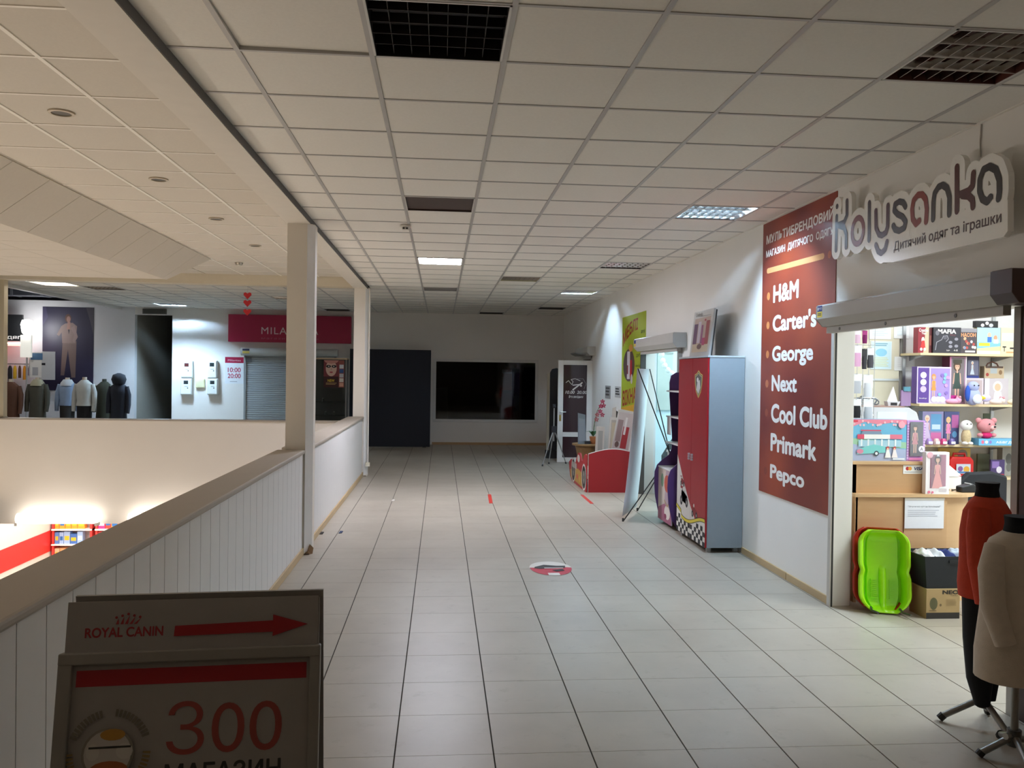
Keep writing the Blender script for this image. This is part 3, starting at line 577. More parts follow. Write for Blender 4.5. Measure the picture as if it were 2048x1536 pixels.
MB().box(2.9, 2.945, 10.1, 12.0, 2.045, 2.095).obj('bottom_slat', steel, t, loc=off(t))
MB().box(2.91, 2.985, 12.0, 12.05, 0, 2.1).obj('guide_rail', C('#4c4a48', 0.5), t, loc=off(t)); MB().box(2.93, 2.985, 10.15, 10.2, 0, 2.1).obj('guide_rail', steel2, t, loc=off(t))
flag = Print(Vector((WX-0.1705, 0, 0))-t.location, UR, VZ); flag.rect(-12.03, 2.2, -11.93, 2.25, blu).rect(-12.03, 2.16, -11.93, 2.2, yel).done('flag_sticker', t)
t = shutter_box('grey shutter housing over the far open door', 16.0, 17.45, 2.12, 2.29, 0.16, steel2); MB().prism([(WX-0.17, 16.1, 2.12), (WX-0.33, 16.5, 2.16), (WX-0.3, 17.2, 2.16), (WX-0.17, 17.4, 2.12)], (0, 0, 0.02)).obj('torn_flap', C('#7b7c7c', 0.5), t, loc=off(t))
# ------------------------------------------------------------------ far wall
mag = C('#a3123f', 0.4, noise=0.03); magd = C('#8d0f36', 0.4)
t = thing('shop_sign', 'magenta lightbox sign with thin white serif name above a grey shutter', 'sign', (-3.575, FY, 2.4))
MB().box(-1.425, 1.425, -0.15, 0, 0, 0.645).obj('box', mag, t, bevel=0.006); MB().box(-1.43, 1.43, -0.004, 0, -0.005, 0.65).obj('back_plate', WHITE, t)
p = Print((0, -0.1505, 0), UF, VZ); lt = C('#dcc9cc', 0.5); p.text('MILAVITSA', -0.66, 0.19, 0.66, 0.355, lt, spacing=1.15); p.text('магазин білизни', -0.66, 0.07, 0.66, 0.12, C('#b5677c', 0.5), spacing=1.2); p.done('lettering', t)
t = thing('roller_shutter', 'closed grey ribbed roller shutter below the magenta sign', 'shutter', (-3.58, FY, 0)); W = 1.1
MB().loft([[(s, -0.09+0.09*math.cos(a), 2.17+0.09*math.sin(a)) for a in [2*PI*i/12 for i in range(12)]] for s in (-1.13, 1.12)]).obj('housing', C('#c2c4c2', 0.4), t, smooth=True)
slat = MB().prism([(-1.03, -0.02, 0.0), (-1.03, -0.035, 0.012), (-1.03, -0.035, 0.04), (-1.03, -0.02, 0.05)], (2.06, 0, 0)).mesh('slat', C('#a8adb0', 0.45))
for k in range(41): put('slat', slat, t, loc=(0, 0, 0.02+k*0.0505))
for s in (-1.07, 1.03): MB().box(s, s+0.05, -0.06, 0, 0, 2.1).obj('guide_rail', C('#8f9294', 0.4), t)
MB().box(-1.03, -0.9, -0.06, -0.04, 1.93, 2.05).obj('lock_plate', C('#55575a', 0.4), t)
p = Print((0, -0.181, 0), UF, VZ); p.rect(-1.08, 2.19, -0.92, 2.235, C('#2b3154', 0.5)).rect(-1.08, 2.13, -0.92, 2.185, C('#cdb65a', 0.5)).done('sticker', t)
t = thing('notice', 'opening hours card with magenta header beside the shutter', 'notice', (-4.885, FY, 1.41)); MB().box(-0.215, 0.215, -0.006, 0, 0, 0.63).obj('card', C('#dfe1e4', 0.5), t)
p = Print((0, -0.0065, 0), UF, VZ); p.rect(-0.215, 0.49, 0.215, 0.63, mag).text('Milavitsa', -0.15, 0.53, 0.15, 0.575, lt).text('10:00', -0.15, 0.27, 0.15, 0.38, C('#b22a50', 0.5), bold=0.015).text('20:00', -0.15, 0.13, 0.15, 0.24, C('#b22a50', 0.5), bold=0.015).lines(-0.1, 0.03, 0.1, 0.055, 1, GREYTXT).done('lettering', t)
def meter(x, z, w, h, label, lamp='#32383a'):
    t = thing('electricity_meter', label, 'meter', (x, FY, z), group='electricity meters on the far wall')
    MB().box(-w/2, w/2, -0.11, 0, 0, h).obj('case', C('#e3e5e3', 0.45), t, bevel=0.012); MB().box(-w/2+0.015, w/2-0.015, -0.125, -0.11, 0.02, h-0.02).obj('cover', C('#eceeed', 0.35), t, bevel=0.006)
    MB().box(-0.05, 0.05, -0.128, -0.124, h*0.66, h*0.87).obj('display', C(lamp, 0.2), t); MB().cyl((0.04, -0.125, h*0.42), (0.04, -0.131, h*0.42), 0.013, n=10).obj('knob', INK, t)
    MB().box(-0.03, 0.05, -0.127, -0.124, h*0.5, h*0.53).obj('seal', C('#9aa0a5', 0.5), t)
meter(-5.95, 1.53, 0.26, 0.4, 'white electricity meter with a red display light, upper left of four', '#5a3030'); meter(-5.96, 1.13, 0.26, 0.39, 'white electricity meter, lower left of the four by the passage')
meter(-5.37, 1.53, 0.22, 0.42, 'narrow white electricity meter, upper right of four'); meter(-5.36, 1.14, 0.25, 0.385, 'white electricity meter, lower right beside the hours card')
t = thing('junction_box', 'yellowish junction box between the lower two meters', 'box', (-5.66, FY, 1.3)); MB().box(-0.1, 0.1, -0.05, 0, 0, 0.22).obj('base', C('#d8d3a8', 0.5), t, bevel=0.008); MB().box(-0.085, 0.085, -0.056, -0.05, 0.015, 0.205).obj('lid', C('#dedab2', 0.5), t)
# tall dark board partition
t = thing('partition_board', 'tall navy-black board partition standing before the far wall', 'partition', (-1.17, 19.5, 0)); MB().box(-0.93, 0.93, -0.04, 0.04, 0.012, 2.26).obj('board', C('#1a1e2b', 0.75), t, bevel=0.004)
for s in (-0.8, 0.8): MB().box(s-0.04, s+0.04, -0.06, 0.4, 0, 0.03).obj('foot', INK, t)
MB().box(-0.93, 0.93, 0.04, 0.07, 2.15, 2.2).obj('rear_rail', INK, t)
# glass showcase with a make-up poster on it
gl = C('#b9c2c2', 0.05, noise=0, trans=1.0)
t = thing('display_case', 'glass display case with a make-up poster beside the dark partition', 'display case', (-2.46, 18.95, 0)); frm = C('#8c8f90', 0.35, metal=0.7)
for sx in (-0.36, 0.36):
    for sy in (-0.2, 0.2): MB().box(sx-0.012, sx+0.012, sy-0.012, sy+0.012, 0, 2.0).obj('post', frm, t)
MB().box(-0.38, 0.38, -0.22, 0.22, 2.0, 2.03).obj('top', C('#c9b393', 0.5), t); MB().box(-0.38, 0.38, -0.22, 0.22, 0.0, 0.45).obj('plinth', C('#6b6865', 0.5), t)
for z in (0.75, 1.05): MB().box(-0.35, 0.35, -0.19, 0.19, z, z+0.008).obj('glass_shelf', gl, t)
MB().box(-0.35, 0.35, -0.205, -0.199, 0.45, 2.0).obj('pane', gl, t)
MB().box(-0.36, 0.36, 0.2, 0.206, 0.45, 2.0).obj('back_panel', C('#77797a', 0.5), t)
pt = thing('poster', 'poster of a face with dark eye make-up on the display case', 'poster', (-2.42, 18.735, 1.38)); MB().box(-0.17, 0.28, -0.004, 0, 0, 0.6).obj('sheet', C('#5a1f28', 0.4), pt)
p = Print((0, -0.0045, 0), UF, VZ); skin = C('#d9b6a6', 0.5)
p.rect(-0.17, 0.24, 0.16, 0.6, C('#7d2f38', 0.5)).oval(-0.005, 0.42, 0.12, 0.175, skin, 20).poly([(-0.17, 0.6), (0.16, 0.6), (0.12, 0.55), (-0.005, 0.52), (-0.13, 0.55)], C('#c98a80', 0.5))
for s in (-1, 1): p.oval(-0.005+s*0.06, 0.465, 0.055, 0.032, INK, 12).oval(-0.005+s*0.055, 0.465, 0.015, 0.012, C('#e6dcd6', 0.4), 8)
p.poly([(-0.025, 0.38), (0.015, 0.38), (0.0, 0.45)], C('#c39a8a', 0.5)).oval(-0.005, 0.335, 0.038, 0.018, C('#b0424e', 0.4), 12)
p.rect(-0.17, 0.0, 0.16, 0.24, C('#3a1018', 0.5)).text('NEW', -0.08, 0.12, 0.07, 0.18, yel, bold=0.02).lines(-0.12, 0.05, 0.12, 0.1, 2, C('#c9a36a', 0.5))
p.rect(0.16, 0, 0.28, 0.6, C('#8f4a42', 0.5))
for k, c in enumerate(('#d9a08a', '#e6ddd4', '#c9c6cc', '#2f4f8a', '#d8dbe0')): p.rect(0.175, 0.02+k*0.1, 0.265, 0.105+k*0.1, C(c, 0.5))
p.done('print', pt)
for sx, z in ((-0.1, 0.76), (0.08, 0.76), (-0.16, 1.06)):
    b_ = thing('cosmetics_jar', {-0.1: 'left cosmetics jar on the lower glass shelf', 0.08: 'right cosmetics jar on the lower glass shelf', -0.16: 'single cosmetics jar on the upper glass shelf'}[sx], 'jar', (-2.46+sx, 18.93, z), group='jars in the display case'); MB().cyl((0, 0, 0), (0, 0, 0.06), 0.025, n=10).obj('body', C('#8a8f8a', 0.3), b_); MB().cyl((0, 0, 0.06), (0, 0, 0.08), 0.02, n=10).obj('cap', C('#d8d6d0', 0.3), b_)
# paper hearts hanging over the opening
for k, (x, z) in enumerate(((-3.27, 2.99), (-3.27, 2.86), (-3.27, 2.71))):
    t = thing('paper_heart', ('topmost red paper heart of the hanging string', 'middle red paper heart of the hanging string', 'lowest red paper heart, in front of the magenta sign')[k], 'paper heart', (x, 14.4, z), group='red paper hearts on a string')
    q = [(0, -0.06), (0.065, 0.01), (0.06, 0.045), (0.03, 0.055), (0, 0.035), (-0.03, 0.055), (-0.06, 0.045), (-0.065, 0.01)]
    MB().prism([(a, -0.006, b) for a, b in q], (0, 0.012, 0)).obj('heart', C('#c0262c', 0.5), t); MB().cyl((0, 0, 0.04), (0, 0, 0.175 if k == 0 else 0.085), 0.0015, n=5).obj('string', C('#b5a9a0', 0.6), t)
# things in the dark room behind the window
t = thing('white_board', 'pale board leaning inside the dark window at its left', 'board', (0.06, 20.5, 0.3)); MB().prism([(-0.22, 0, 0), (0.13, 0, 0), (0.1, 0, 1.08), (-0.2, 0, 1.06)], (0, 0.02, 0)).obj('panel', C('#c9c4bd', 0.6), t); MB().box(-0.21, 0.11, -0.004, 0, 0.0, 0.02).obj('edge', C('#a8a39c', 0.6), t)
t = thing('leaflet_stand', 'dim leaflet stand seen through the dark window', 'stand', (1.75, 22.2, 0)); MB().box(-0.14, 0.14, 0, 0.03, 0.3, 1.85).obj('back', C('#8a837c', 0.6), t); MB().box(-0.13, 0.13, -0.01, 0, 1.3, 1.75).obj('card', C('#b5806a', 0.6), t); MB().box(-0.2, 0.2, -0.15, 0.15, 0, 0.03).obj('base', INK, t)
MB().box(-0.13, 0.13, -0.01, 0, 1.75, 1.85).obj('header', C('#d0d2d5', 0.6), t)
# exit plate in the passage head
t = thing('exit_plate', 'dark plate above the dim passage beside the meters wall', 'plate', (-6.72, FY-0.02, 3.02)); MB().box(-0.27, 0.27, -0.02, 0.02, 0, 0.12).obj('plate', C('#5c5a54', 0.5), t); MB().box(-0.25, 0.25, -0.024, -0.02, 0.015, 0.105).obj('face', C('#4b4a45', 0.4), t)

# ------------------------------------------------------------------ clothes shop at the far left
t = thing('wall_poster', 'large dark poster of a figure in a pale suit in the clothes shop', 'poster', (-8.67, FY, 1.2)); MB().box(-0.57, 0.57, -0.01, 0, 0, 1.94).obj('sheet', C('#2a2740', 0.45, noise=0.3, scale=2), t)
p = Print((0, -0.0105, 0), UF, VZ); su = C('#7d6a66', 0.6); sk = C('#8f6c62', 0.6)
p.poly([(-0.16, 0.35), (-0.08, 0.35), (0.0, 0.95), (0.08, 0.3), (0.17, 0.3), (0.19, 1.15), (-0.12, 1.15)], C('#6e5c58', 0.6))
p.poly([(-0.13, 1.1), (0.17, 1.1), (0.2, 1.5), (0.1, 1.58), (-0.06, 1.56), (-0.15, 1.5)], su).poly([(-0.15, 1.5), (-0.25, 1.3), (-0.2, 1.26), (-0.08, 1.45)], su).poly([(0.14, 1.52), (0.22, 1.25), (0.14, 1.1), (0.1, 1.16), (0.14, 1.3), (0.06, 1.45)], C('#857270', 0.6))
p.poly([(-0.02, 1.52), (0.05, 1.52), (0.02, 1.3)], INK).oval(0.0, 1.68, 0.07, 0.1, C('#54382f', 0.6), 14).oval(0.01, 1.66, 0.045, 0.07, sk, 14).poly([(-0.03, 1.42), (0.05, 1.42), (0.05, 1.6), (-0.01, 1.6)], sk)
p.poly([(-0.57, 1.94), (-0.57, 1.5), (-0.45, 1.7), (-0.5, 1.94)], C('#3a3654', 0.5)).poly([(0.57, 1.94), (0.57, 1.3), (0.5, 1.6), (0.4, 1.94)], C('#4a4650', 0.5)); p.done('print', t)
t = thing('shop_sign', 'black shop sign with white lettering above a red light strip', 'sign', (-9.95, 19.9, 2.32)); MB().box(-0.9, 0.45, -0.06, 0, 0, 0.6).obj('board', C('#17181a', 0.4), t); p = Print((0, -0.0605, 0), UF, VZ); p.text('РОБОЧИЙ ОДЯГ', -0.85, 0.03, 0.43, 0.13, wt, bold=0.015).oval(-0.12, 0.36, 0.07, 0.17, C('#c5502a', 0.5)).done('lettering', t)
t = thing('light_strip', 'glowing red and white light strip under the black sign', 'lamp', (-9.95, 19.86, 2.21)); MB().box(-0.9, 0.45, -0.02, 0.0, 0.0, 0.05).obj('tube', C('#ff6a5e', 0.4, noise=0, emit=3.0), t); MB().box(-0.9, 0.45, -0.022, -0.002, 0.05, 0.075).obj('white_tube', C('#fff0ec', 0.4, noise=0, emit=5.0), t)
t = thing('spot_lamp', 'dazzling white spotlight on a pole in the clothes shop', 'lamp', (-9.28, 19.6, 0.0))
MB().loft([[(r*math.cos(2*PI*i/12), r*math.sin(2*PI*i/12), z) for i in range(12)] for r, z in ((0.03, 2.42), (0.1, 2.5), (0.13, 2.68), (0.1, 2.78), (0.03, 2.8))]).obj('globe', C('#ffffff', 0.4, noise=0, emit=12.0), t, smooth=True)
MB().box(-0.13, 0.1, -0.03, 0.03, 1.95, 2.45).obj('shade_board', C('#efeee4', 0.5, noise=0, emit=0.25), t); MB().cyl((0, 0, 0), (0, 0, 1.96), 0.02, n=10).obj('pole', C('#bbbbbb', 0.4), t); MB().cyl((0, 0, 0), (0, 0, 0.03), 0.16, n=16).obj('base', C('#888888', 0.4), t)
t = thing('notice', 'white notice sheets hung on the clothes shop pillar', 'notice', (-9.0, 19.7, 1.45)); MB().box(-0.28, 0.03, -0.01, 0, 0.05, 0.62).obj('sheet', PAPER, t); MB().box(0.0, 0.29, -0.015, -0.004, 0.0, 0.64).obj('bag_sheet', C('#cfd2d6', 0.5), t)
p = Print((0, -0.0155, 0), UF, VZ); p.rect(-0.24, 0.45, 0.02, 0.6, C('#5a7fa5', 0.5)).rect(-0.2, 0.1, -0.08, 0.28, C('#b9bcc2', 0.5)).rect(0.0, 0.33, 0.08, 0.38, INK).done('print', t)
# garments on a wall rail, seen small
for k, (c, w, h) in enumerate((('#d58aa6', 0.12, 0.34), ('#1d1d22', 0.13, 0.33), ('#26262c', 0.13, 0.4), ('#e2b62f', 0.1, 0.32), ('#5a3a2c', 0.08, 0.3), ('#e59a25', 0.09, 0.34), ('#6a5a86', 0.07, 0.24))):
    t = thing('hanging_garment', ('pink', 'black', 'dark grey', 'yellow', 'brown', 'orange', 'violet')[k]+' garment hanging on the clothes shop wall rail', 'garment', (-10.02+k*0.105, 19.95, 1.43), group='garments on the wall rail')
    w *= 0.74; MB().loft([[(w*q*math.cos(a), 0.03*math.sin(a), z) for a in [2*PI*i/10 for i in range(10)]] for q, z in ((0.48, -h+0.35), (0.52, 0.12), (0.5, 0.26), (0.2, 0.33))]).obj('cloth', C(c, 0.8), t, smooth=True); MB().tube([(0, 0, 0.33), (0, 0, 0.37), (0.015, 0, 0.385), (0.025, 0, 0.37)], 0.004, 6).obj('hook', C('#999999', 0.3), t)
t = thing('garment_rail', 'thin metal rail carrying garments on the clothes shop wall', 'rail', (-9.7, 19.98, 1.8)); MB().cyl((-0.5, 0, 0), (0.42, 0, 0), 0.01, n=8).obj('bar', frm, t)
for s in (-0.45, 0.4): MB().cyl((s, 0, 0), (s, 0.27, 0), 0.008, n=6).obj('bracket', frm, t)

def ring(cx, cy, z, rx, ry, n=16, p=2.3):
    out = []
    for i in range(n):
        a = 2*PI*i/n; c, s = math.cos(a), math.sin(a)
        out.append((cx+rx*math.copysign(abs(c)**(2/p), c), cy+ry*math.copysign(abs(s)**(2/p), s), z))
    return out
def bust(x, y, label, topc, botc, neckc='#c9b9a4', w=0.175, coat=False, hat=None, rot=0.0, scarf=None, h=1.4):
    h += 0.09; t = thing('mannequin', label, 'mannequin', (x, y, 0), rot, group='dressed mannequins in the clothes shop')
    tm = C(topc, 0.9, noise=0.1, scale=14, bump=0.2, bscale=60)
    lo = 0.62 if coat else h-0.56
    MB().loft([ring(0, 0, lo, w*0.98, 0.13), ring(0, 0, h-0.45, w*0.86, 0.115), ring(0, 0, h-0.25, w*0.95, 0.125), ring(0, 0, h-0.1, w*1.0, 0.11), ring(0, 0, h-0.04, w*0.62, 0.08), ring(0, 0, h, 0.065, 0.06)]).obj('top', tm, t, smooth=True)
    for s in (-1, 1): MB().tube([(s*w*0.86, 0, h-0.1), (s*w*1.16, 0.0, h-0.28), (s*w*1.22, -0.02, h-0.5), (s*w*1.16, -0.05, h-0.68)], [0.06, 0.058, 0.05, 0.042], 10).obj('sleeve', tm, t, smooth=True)
    MB().loft([ring(0, 0, 0.18, w*0.72, 0.12), ring(0, 0, lo+0.02, w*0.9, 0.12)]).obj('skirt', C(botc, 0.9), t, smooth=True)
    MB().cyl((0, 0, h-0.03), (0, 0, h+0.06), 0.05, 0.045, 12).obj('neck', C(neckc, 0.6), t, smooth=True)
    if scarf: MB().loft([ring(0, -0.01, h-0.12, 0.15, 0.12), ring(0, -0.01, h-0.05, 0.13, 0.11), ring(0, 0, h+0.02, 0.08, 0.08)]).obj('collar', C(scarf, 0.9), t, smooth=True)
    if hat: MB().loft([ring(0, 0, h-0.04, 0.12, 0.12), ring(0, 0, h+0.06, 0.15, 0.15), ring(0, 0, h+0.16, 0.12, 0.12), ring(0, 0, h+0.2, 0.03, 0.03)]).obj('hood', C(hat, 0.9), t, smooth=True)
    MB().cyl((0, 0, 0.0), (0, 0, 0.2), 0.02, n=8).obj('pole', C('#444444', 0.4), t); MB().cyl((0, 0, 0), (0, 0, 0.02), 0.16, n=14).obj('base', C('#555555', 0.4), t)
    return t
bust(-8.72, 18.9, 'mannequin in a khaki coat with a pale scarf collar', '#4b4a41', '#2f2e2a', coat=True, scarf='#a9a58e', h=1.36)
bust(-8.27, 19.3, 'mannequin in a pale blue top with a white hooded collar', '#8fa3bf', '#3c3b3a', scarf='#c3c9cf', h=1.36)
bust(-7.72, 18.85, 'mannequin in a white patterned jumper over a black skirt', '#b9bab6', '#151518', h=1.38)
bust(-7.5, 19.35, 'headless mannequin in a dark olive coat', '#33352a', '#2a2b24', neckc='#33352a', coat=True, h=1.34)
bust(-7.02, 18.9, 'mannequin in a black hooded coat at the passage edge', '#1c1f2a', '#1a1c24', coat=True, hat='#1a1d26', h=1.34)
bust(-9.62, 19.2, 'mannequin in dark navy workwear with a lime vest edge', '#23283a', '#1c2130', h=1.32); bust(-9.2, 18.75, 'mannequin in a brown coat beside the spotlight pole', '#5a3a2a', '#3a2a22', coat=True, h=1.32)
t = thing('safety_vest', 'lime yellow safety vest hanging at the left edge of the clothes shop', 'vest', (-9.88, 18.6, 0.85)); MB().loft([ring(0, 0, 0, 0.12, 0.05), ring(0, 0, 0.25, 0.09, 0.05), ring(0, 0, 0.4, 0.05, 0.03)]).obj('cloth', C('#b9e23a', 0.7), t, smooth=True); MB().box(-0.1, 0.1, -0.055, -0.045, 0.06, 0.09).obj('stripe', C('#d8dbd8', 0.3), t); MB().cyl((0, 0, -0.85), (0, 0, 0.0), 0.012, n=6).obj('pole', C('#444444', 0.4), t)
# ducts under the open ceiling of the clothes shop
t = thing('air_duct', 'grey metal air duct under the dark open ceiling of the clothes shop', 'duct', (-9.6, 20.0, 3.35)); MB().box(-1.5, 1.6, -0.3, 0.1, 0.0, 0.3).obj('duct', C('#5f636c', 0.4, metal=0.5), t)
for s in (-0.1, 0.55): MB().box(s, s+0.06, -0.31, 0.11, -0.01, 0.31).obj('flange', C('#8d929b', 0.4, metal=0.5), t)
# ------------------------------------------------------------------ toy shop behind the right wall
w = MB(); w.box(3.131, 6.6, 7.76, 7.9, 0, 3.1); w.box(6.5, 6.6, 3.0, 7.8, 0, 3.1); w.box(3.131, 6.6, 2.95, 3.05, 0, 3.1)
struct(w.obj('wall_toy_shop', C('#dcdad6', 0.6)))
struct(BX(3.131, 6.6, 3.0, 7.8, 2.97, 3.1, 'ceiling_toy_shop', C('#e6e5e2', 0.7)))
struct(BX(3.131, 3.142, 6.12, 6.3, 0, 2.97, 'trim_toy_shop_jamb', C('#e4e2df', 0.5)))
for (x, y, sx, sy, lab) in ((5.2, 5.0, 0.85, 0.65, 'large panel lamp in the toy shop ceiling'), (4.6, 6.85, 1.15, 0.2, 'long narrow lamp above the toy shelves')):
    t = thing('ceiling_lamp', lab, 'ceiling lamp', (x, y, 2.97)); MB().box(-sx, sx, -sy, sy, -0.03, 0).obj('housing', enamel, t); MB().box(-sx+0.03, sx-0.03, -sy+0.03, sy-0.03, -0.034, -0.03).obj('diffuser', C('#f2f8ff', 0.4, noise=0, emit=2.0), t)
cream = C('#d8d3bd', 0.6)
t = thing('wall_panel', 'pale cream pinboard wall behind the toy shop counter', 'panel', (4.05, 7.74, 1.1)); MB().box(-0.75, 0.36, -0.02, 0.02, 0, 1.7).obj('board', cream, t); MB().box(-0.75, 0.36, -0.03, -0.02, 0.62, 0.64).obj('ledge', C('#cfd8dc', 0.4), t)
for k, (x0, z0, x1, z1, lab, ink) in enumerate(((4.12, 1.83, 4.33, 2.1, 'pale blue certificate sheet pinned behind the counter', '#9fd0e8'), (4.36, 1.82, 4.565, 1.955, 'blank white sheet pinned right of the certificate', '#e2e4e6'), (4.1, 2.12, 4.32, 2.25, 'white sheet pinned above the certificate', '#cfe0e8'), (4.35, 2.13, 4.5, 2.25, 'white sheet pinned high beside the red game box', '#cfe0e8'))):
    t = thing('notice', lab, 'notice', (x0, 7.718, z0)); MB().box(0, x1-x0, -0.004, 0.0, 0, z1-z0).obj('sheet', C('#d9ebf2' if k == 0 else '#eef1f1', 0.6), t)
    p = Print((0, -0.0045, 0), UF, VZ); W, H = x1-x0, z1-z0
    if k == 0: p.rect(0.01, 0.01, W-0.01, H-0.01, C('#c9e4ec', 0.6)).oval(W/2, H*0.6, W*0.28, H*0.14, C('#8fcbe6', 0.6)).lines(0.03, 0.02, W-0.03, H*0.42, 6, C('#d4d8a8', 0.6)).lines(0.04, H*0.8, W-0.04, H*0.93, 2, C('#7aa9bd', 0.6))
    else: p.lines(0.03, H*0.2, W-0.03, H*0.85, 5, C(ink, 0.6))
    p.done('print', t)
# shelving of the back wall
beech = wood('#d6c096', '#e2cfa8', 0.45, (3, 20, 20)); rail = C('#b5b8bb', 0.3, metal=0.8)
sh = thing('wall_shelving', 'pale wooden toy shelving on slotted rails at the back of the toy shop', 'shelving', (5.0, 7.75, 0))
MB().box(-0.56, 0.8, -0.03, 0.0, 0.3, 2.6).obj('back_board', C('#dcdcdd', 0.6), sh)
for x in (-0.55, 0.36, 0.78): MB().box(x-0.015, x+0.015, -0.05, -0.03, 0.4, 2.5).obj('slotted_rail', rail, sh)
SHZ = {'A': 1.985, 'B': 1.512, 'C': 1.135, 'D': 0.83}
for z in SHZ.values():
    MB().box(-0.58, 0.8, -0.37, -0.03, z-0.022, z).obj('shelf_board', beech, sh, bevel=0.002)
    for x in (-0.5, 0.36): MB().prism([(x, -0.05, z-0.022), (x, -0.05, z-0.07), (x, -0.32, z-0.022)], (0.006, 0, 0)).obj('bracket', rail, sh)
def doll(p, cx, y0, h, dress, hair, skinc='#e8b79c', gown=False):
    sk = C(skinc, 0.6); dr = C(dress, 0.6); hr = C(hair, 0.6)
    p.oval(cx, y0+h*0.86, h*0.1, h*0.13, hr, 12)
    if gown: p.poly([(cx-h*0.17, y0), (cx+h*0.17, y0), (cx+h*0.05, y0+h*0.5), (cx-h*0.05, y0+h*0.5)], dr)
    else:
        for s in (-1, 1): p.rect(cx+s*h*0.035-h*0.018, y0, cx+s*h*0.035+h*0.018, y0+h*0.36, sk)
        p.poly([(cx-h*0.11, y0+h*0.3), (cx+h*0.11, y0+h*0.3), (cx+h*0.05, y0+h*0.52), (cx-h*0.05, y0+h*0.52)], dr)
    p.poly([(cx-h*0.055, y0+h*0.48), (cx+h*0.055, y0+h*0.48), (cx+h*0.07, y0+h*0.7), (cx-h*0.07, y0+h*0.7)], dr)
    for s in (-1, 1): p.poly([(cx+s*h*0.06, y0+h*0.7), (cx+s*h*0.085, y0+h*0.68), (cx+s*h*0.11, y0+h*0.42), (cx+s*h*0.085, y0+h*0.42)], sk)
    p.rect(cx-h*0.018, y0+h*0.69, cx+h*0.018, y0+h*0.78, sk).oval(cx, y0+h*0.85, h*0.06, h*0.085, sk, 12).rect(cx-h*0.06, y0+h*0.89, cx+h*0.06, y0+h*0.95, hr)
    for s in (-1, 1): p.oval(cx+s*h*0.024, y0+h*0.855, h*0.01, h*0.008, INK, 6)
    return p
def carton(name, label, x0, x1, y, z0, z1, depth, color, draw=None, cat='toy box', window=None, group='boxed toys in the toy shop'):
    t = thing(name, label, cat, ((x0+x1)/2, y, z0), group=group); W, H = x1-x0, z1-z0
    MB().box(-W/2, W/2, 0, depth, 0, H).obj('carton', C(color, 0.4), t, bevel=0.002)
    p = Print((-W/2, -0.0003, 0), UF, VZ)
    if draw: draw(p, W, H)
    if p.b.f: p.done('print', t)
    if window:
        a, b, c, d = window; MB().box(-W/2+W*a, -W/2+W*c, -0.012, -0.0105, H*b, H*d).obj('window', C('#dfe6ee', 0.05, noise=0, alpha=0.12), t)
    return t
k6 = 6.2/6.3
# counter
cw = wood('#bd9468', '#caa277', 0.42, (2, 2, 14)); cwe = wood('#cfa97c', '#d8b58a', 0.4)
ct = thing('shop_counter', 'beech wood shop counter with a rounded end and a raised shelf', 'counter', (3.68, 6.42, 0))
q = lambda *a: MB().box(a[0]-3.68, a[1]-3.68, a[2]-6.42, a[3]-6.42, a[4], a[5])
q(3.215, 3.6, 6.2, 6.22, 0.03, 0.82).obj('front_panel', cw, ct); q(3.605, 3.955, 6.195, 6.215, 0.03, 0.82).obj('front_panel', wood('#c39b70', '#cfa87e', 0.42, (2, 2, 14)), ct); q(3.21, 3.23, 6.2, 6.75, 0.0, 0.82).obj('side_panel', cw, ct)
arc = [(4.0+0.26*math.sin(a), 6.475-0.26*math.cos(a)) for a in [PI*0.62*i/14 for i in range(15)]]
MB().loft([[(x-3.68, y-6.42, z) for x, y in [(3.955, 6.215)]+arc+[(3.955, 6.6)]] for z in (0.03, 0.82)]).obj('curved_front', wood('#c9a378', '#d3af86', 0.42, (2, 2, 14)), ct, smooth=True)
MB().loft([[(x-3.68, y-6.42, z) for x, y in [(3.955, 6.205)]+[(4.0+0.275*math.sin(a), 6.475-0.275*math.cos(a)) for a in [PI*0.62*i/14 for i in range(15)]]+[(3.955, 6.6)]] for z in (0.0, 0.03)]).obj('plinth', cwe, ct)
arc2 = [(4.02+0.3*math.sin(a), 6.475-0.3*math.cos(a)) for a in [PI*i/20 for i in range(21)]]
MB().prism([(x-3.68, y-6.42, 0.82) for x, y in [(3.2, 6.18)]+arc2+[(3.2, 6.775)]], (0, 0, 0.024)).obj('worktop', cwe, ct)
q(3.22, 3.815, 6.25, 6.27, 0.844, 1.068).obj('raised_panel', cw, ct); q(3.22, 3.24, 6.25, 6.5, 0.844, 1.068).obj('raised_side', cw, ct); q(3.795, 3.815, 6.25, 6.5, 0.844, 1.068).obj('raised_side', cw, ct)
q(3.205, 3.83, 6.235, 6.52, 1.068, 1.09).obj('raised_top', cwe, ct)
t = thing('notice', 'white text notice hung on the counter front', 'notice', (3.765, 6.19, 0.576)); MB().box(-0.16, 0.16, -0.003, 0, 0, 0.235).obj('sheet', C('#e6e8f0', 0.5), t); MB().box(-0.162, 0.162, -0.006, 0.002, 0.222, 0.24).obj('clip_strip', C('#cfc9be', 0.4), t)
p = Print((0, -0.0033, 0), UF, VZ); p.text('"Збережемо чуте на батьківщині"', -0.135, 0.162, 0.13, 0.178, GREYTXT, bold=0.01).lines(-0.135, 0.085, 0.13, 0.145, 4, C('#b2b6c4', 0.6), fill=0.3).done('lettering', t)
t = thing('card_sticker', 'white card payment sticker on the raised counter shelf', 'sticker', (3.71, 6.249, 0.995)); MB().box(-0.09, 0.095, -0.002, 0, 0, 0.068).obj('sheet', PAPER, t)
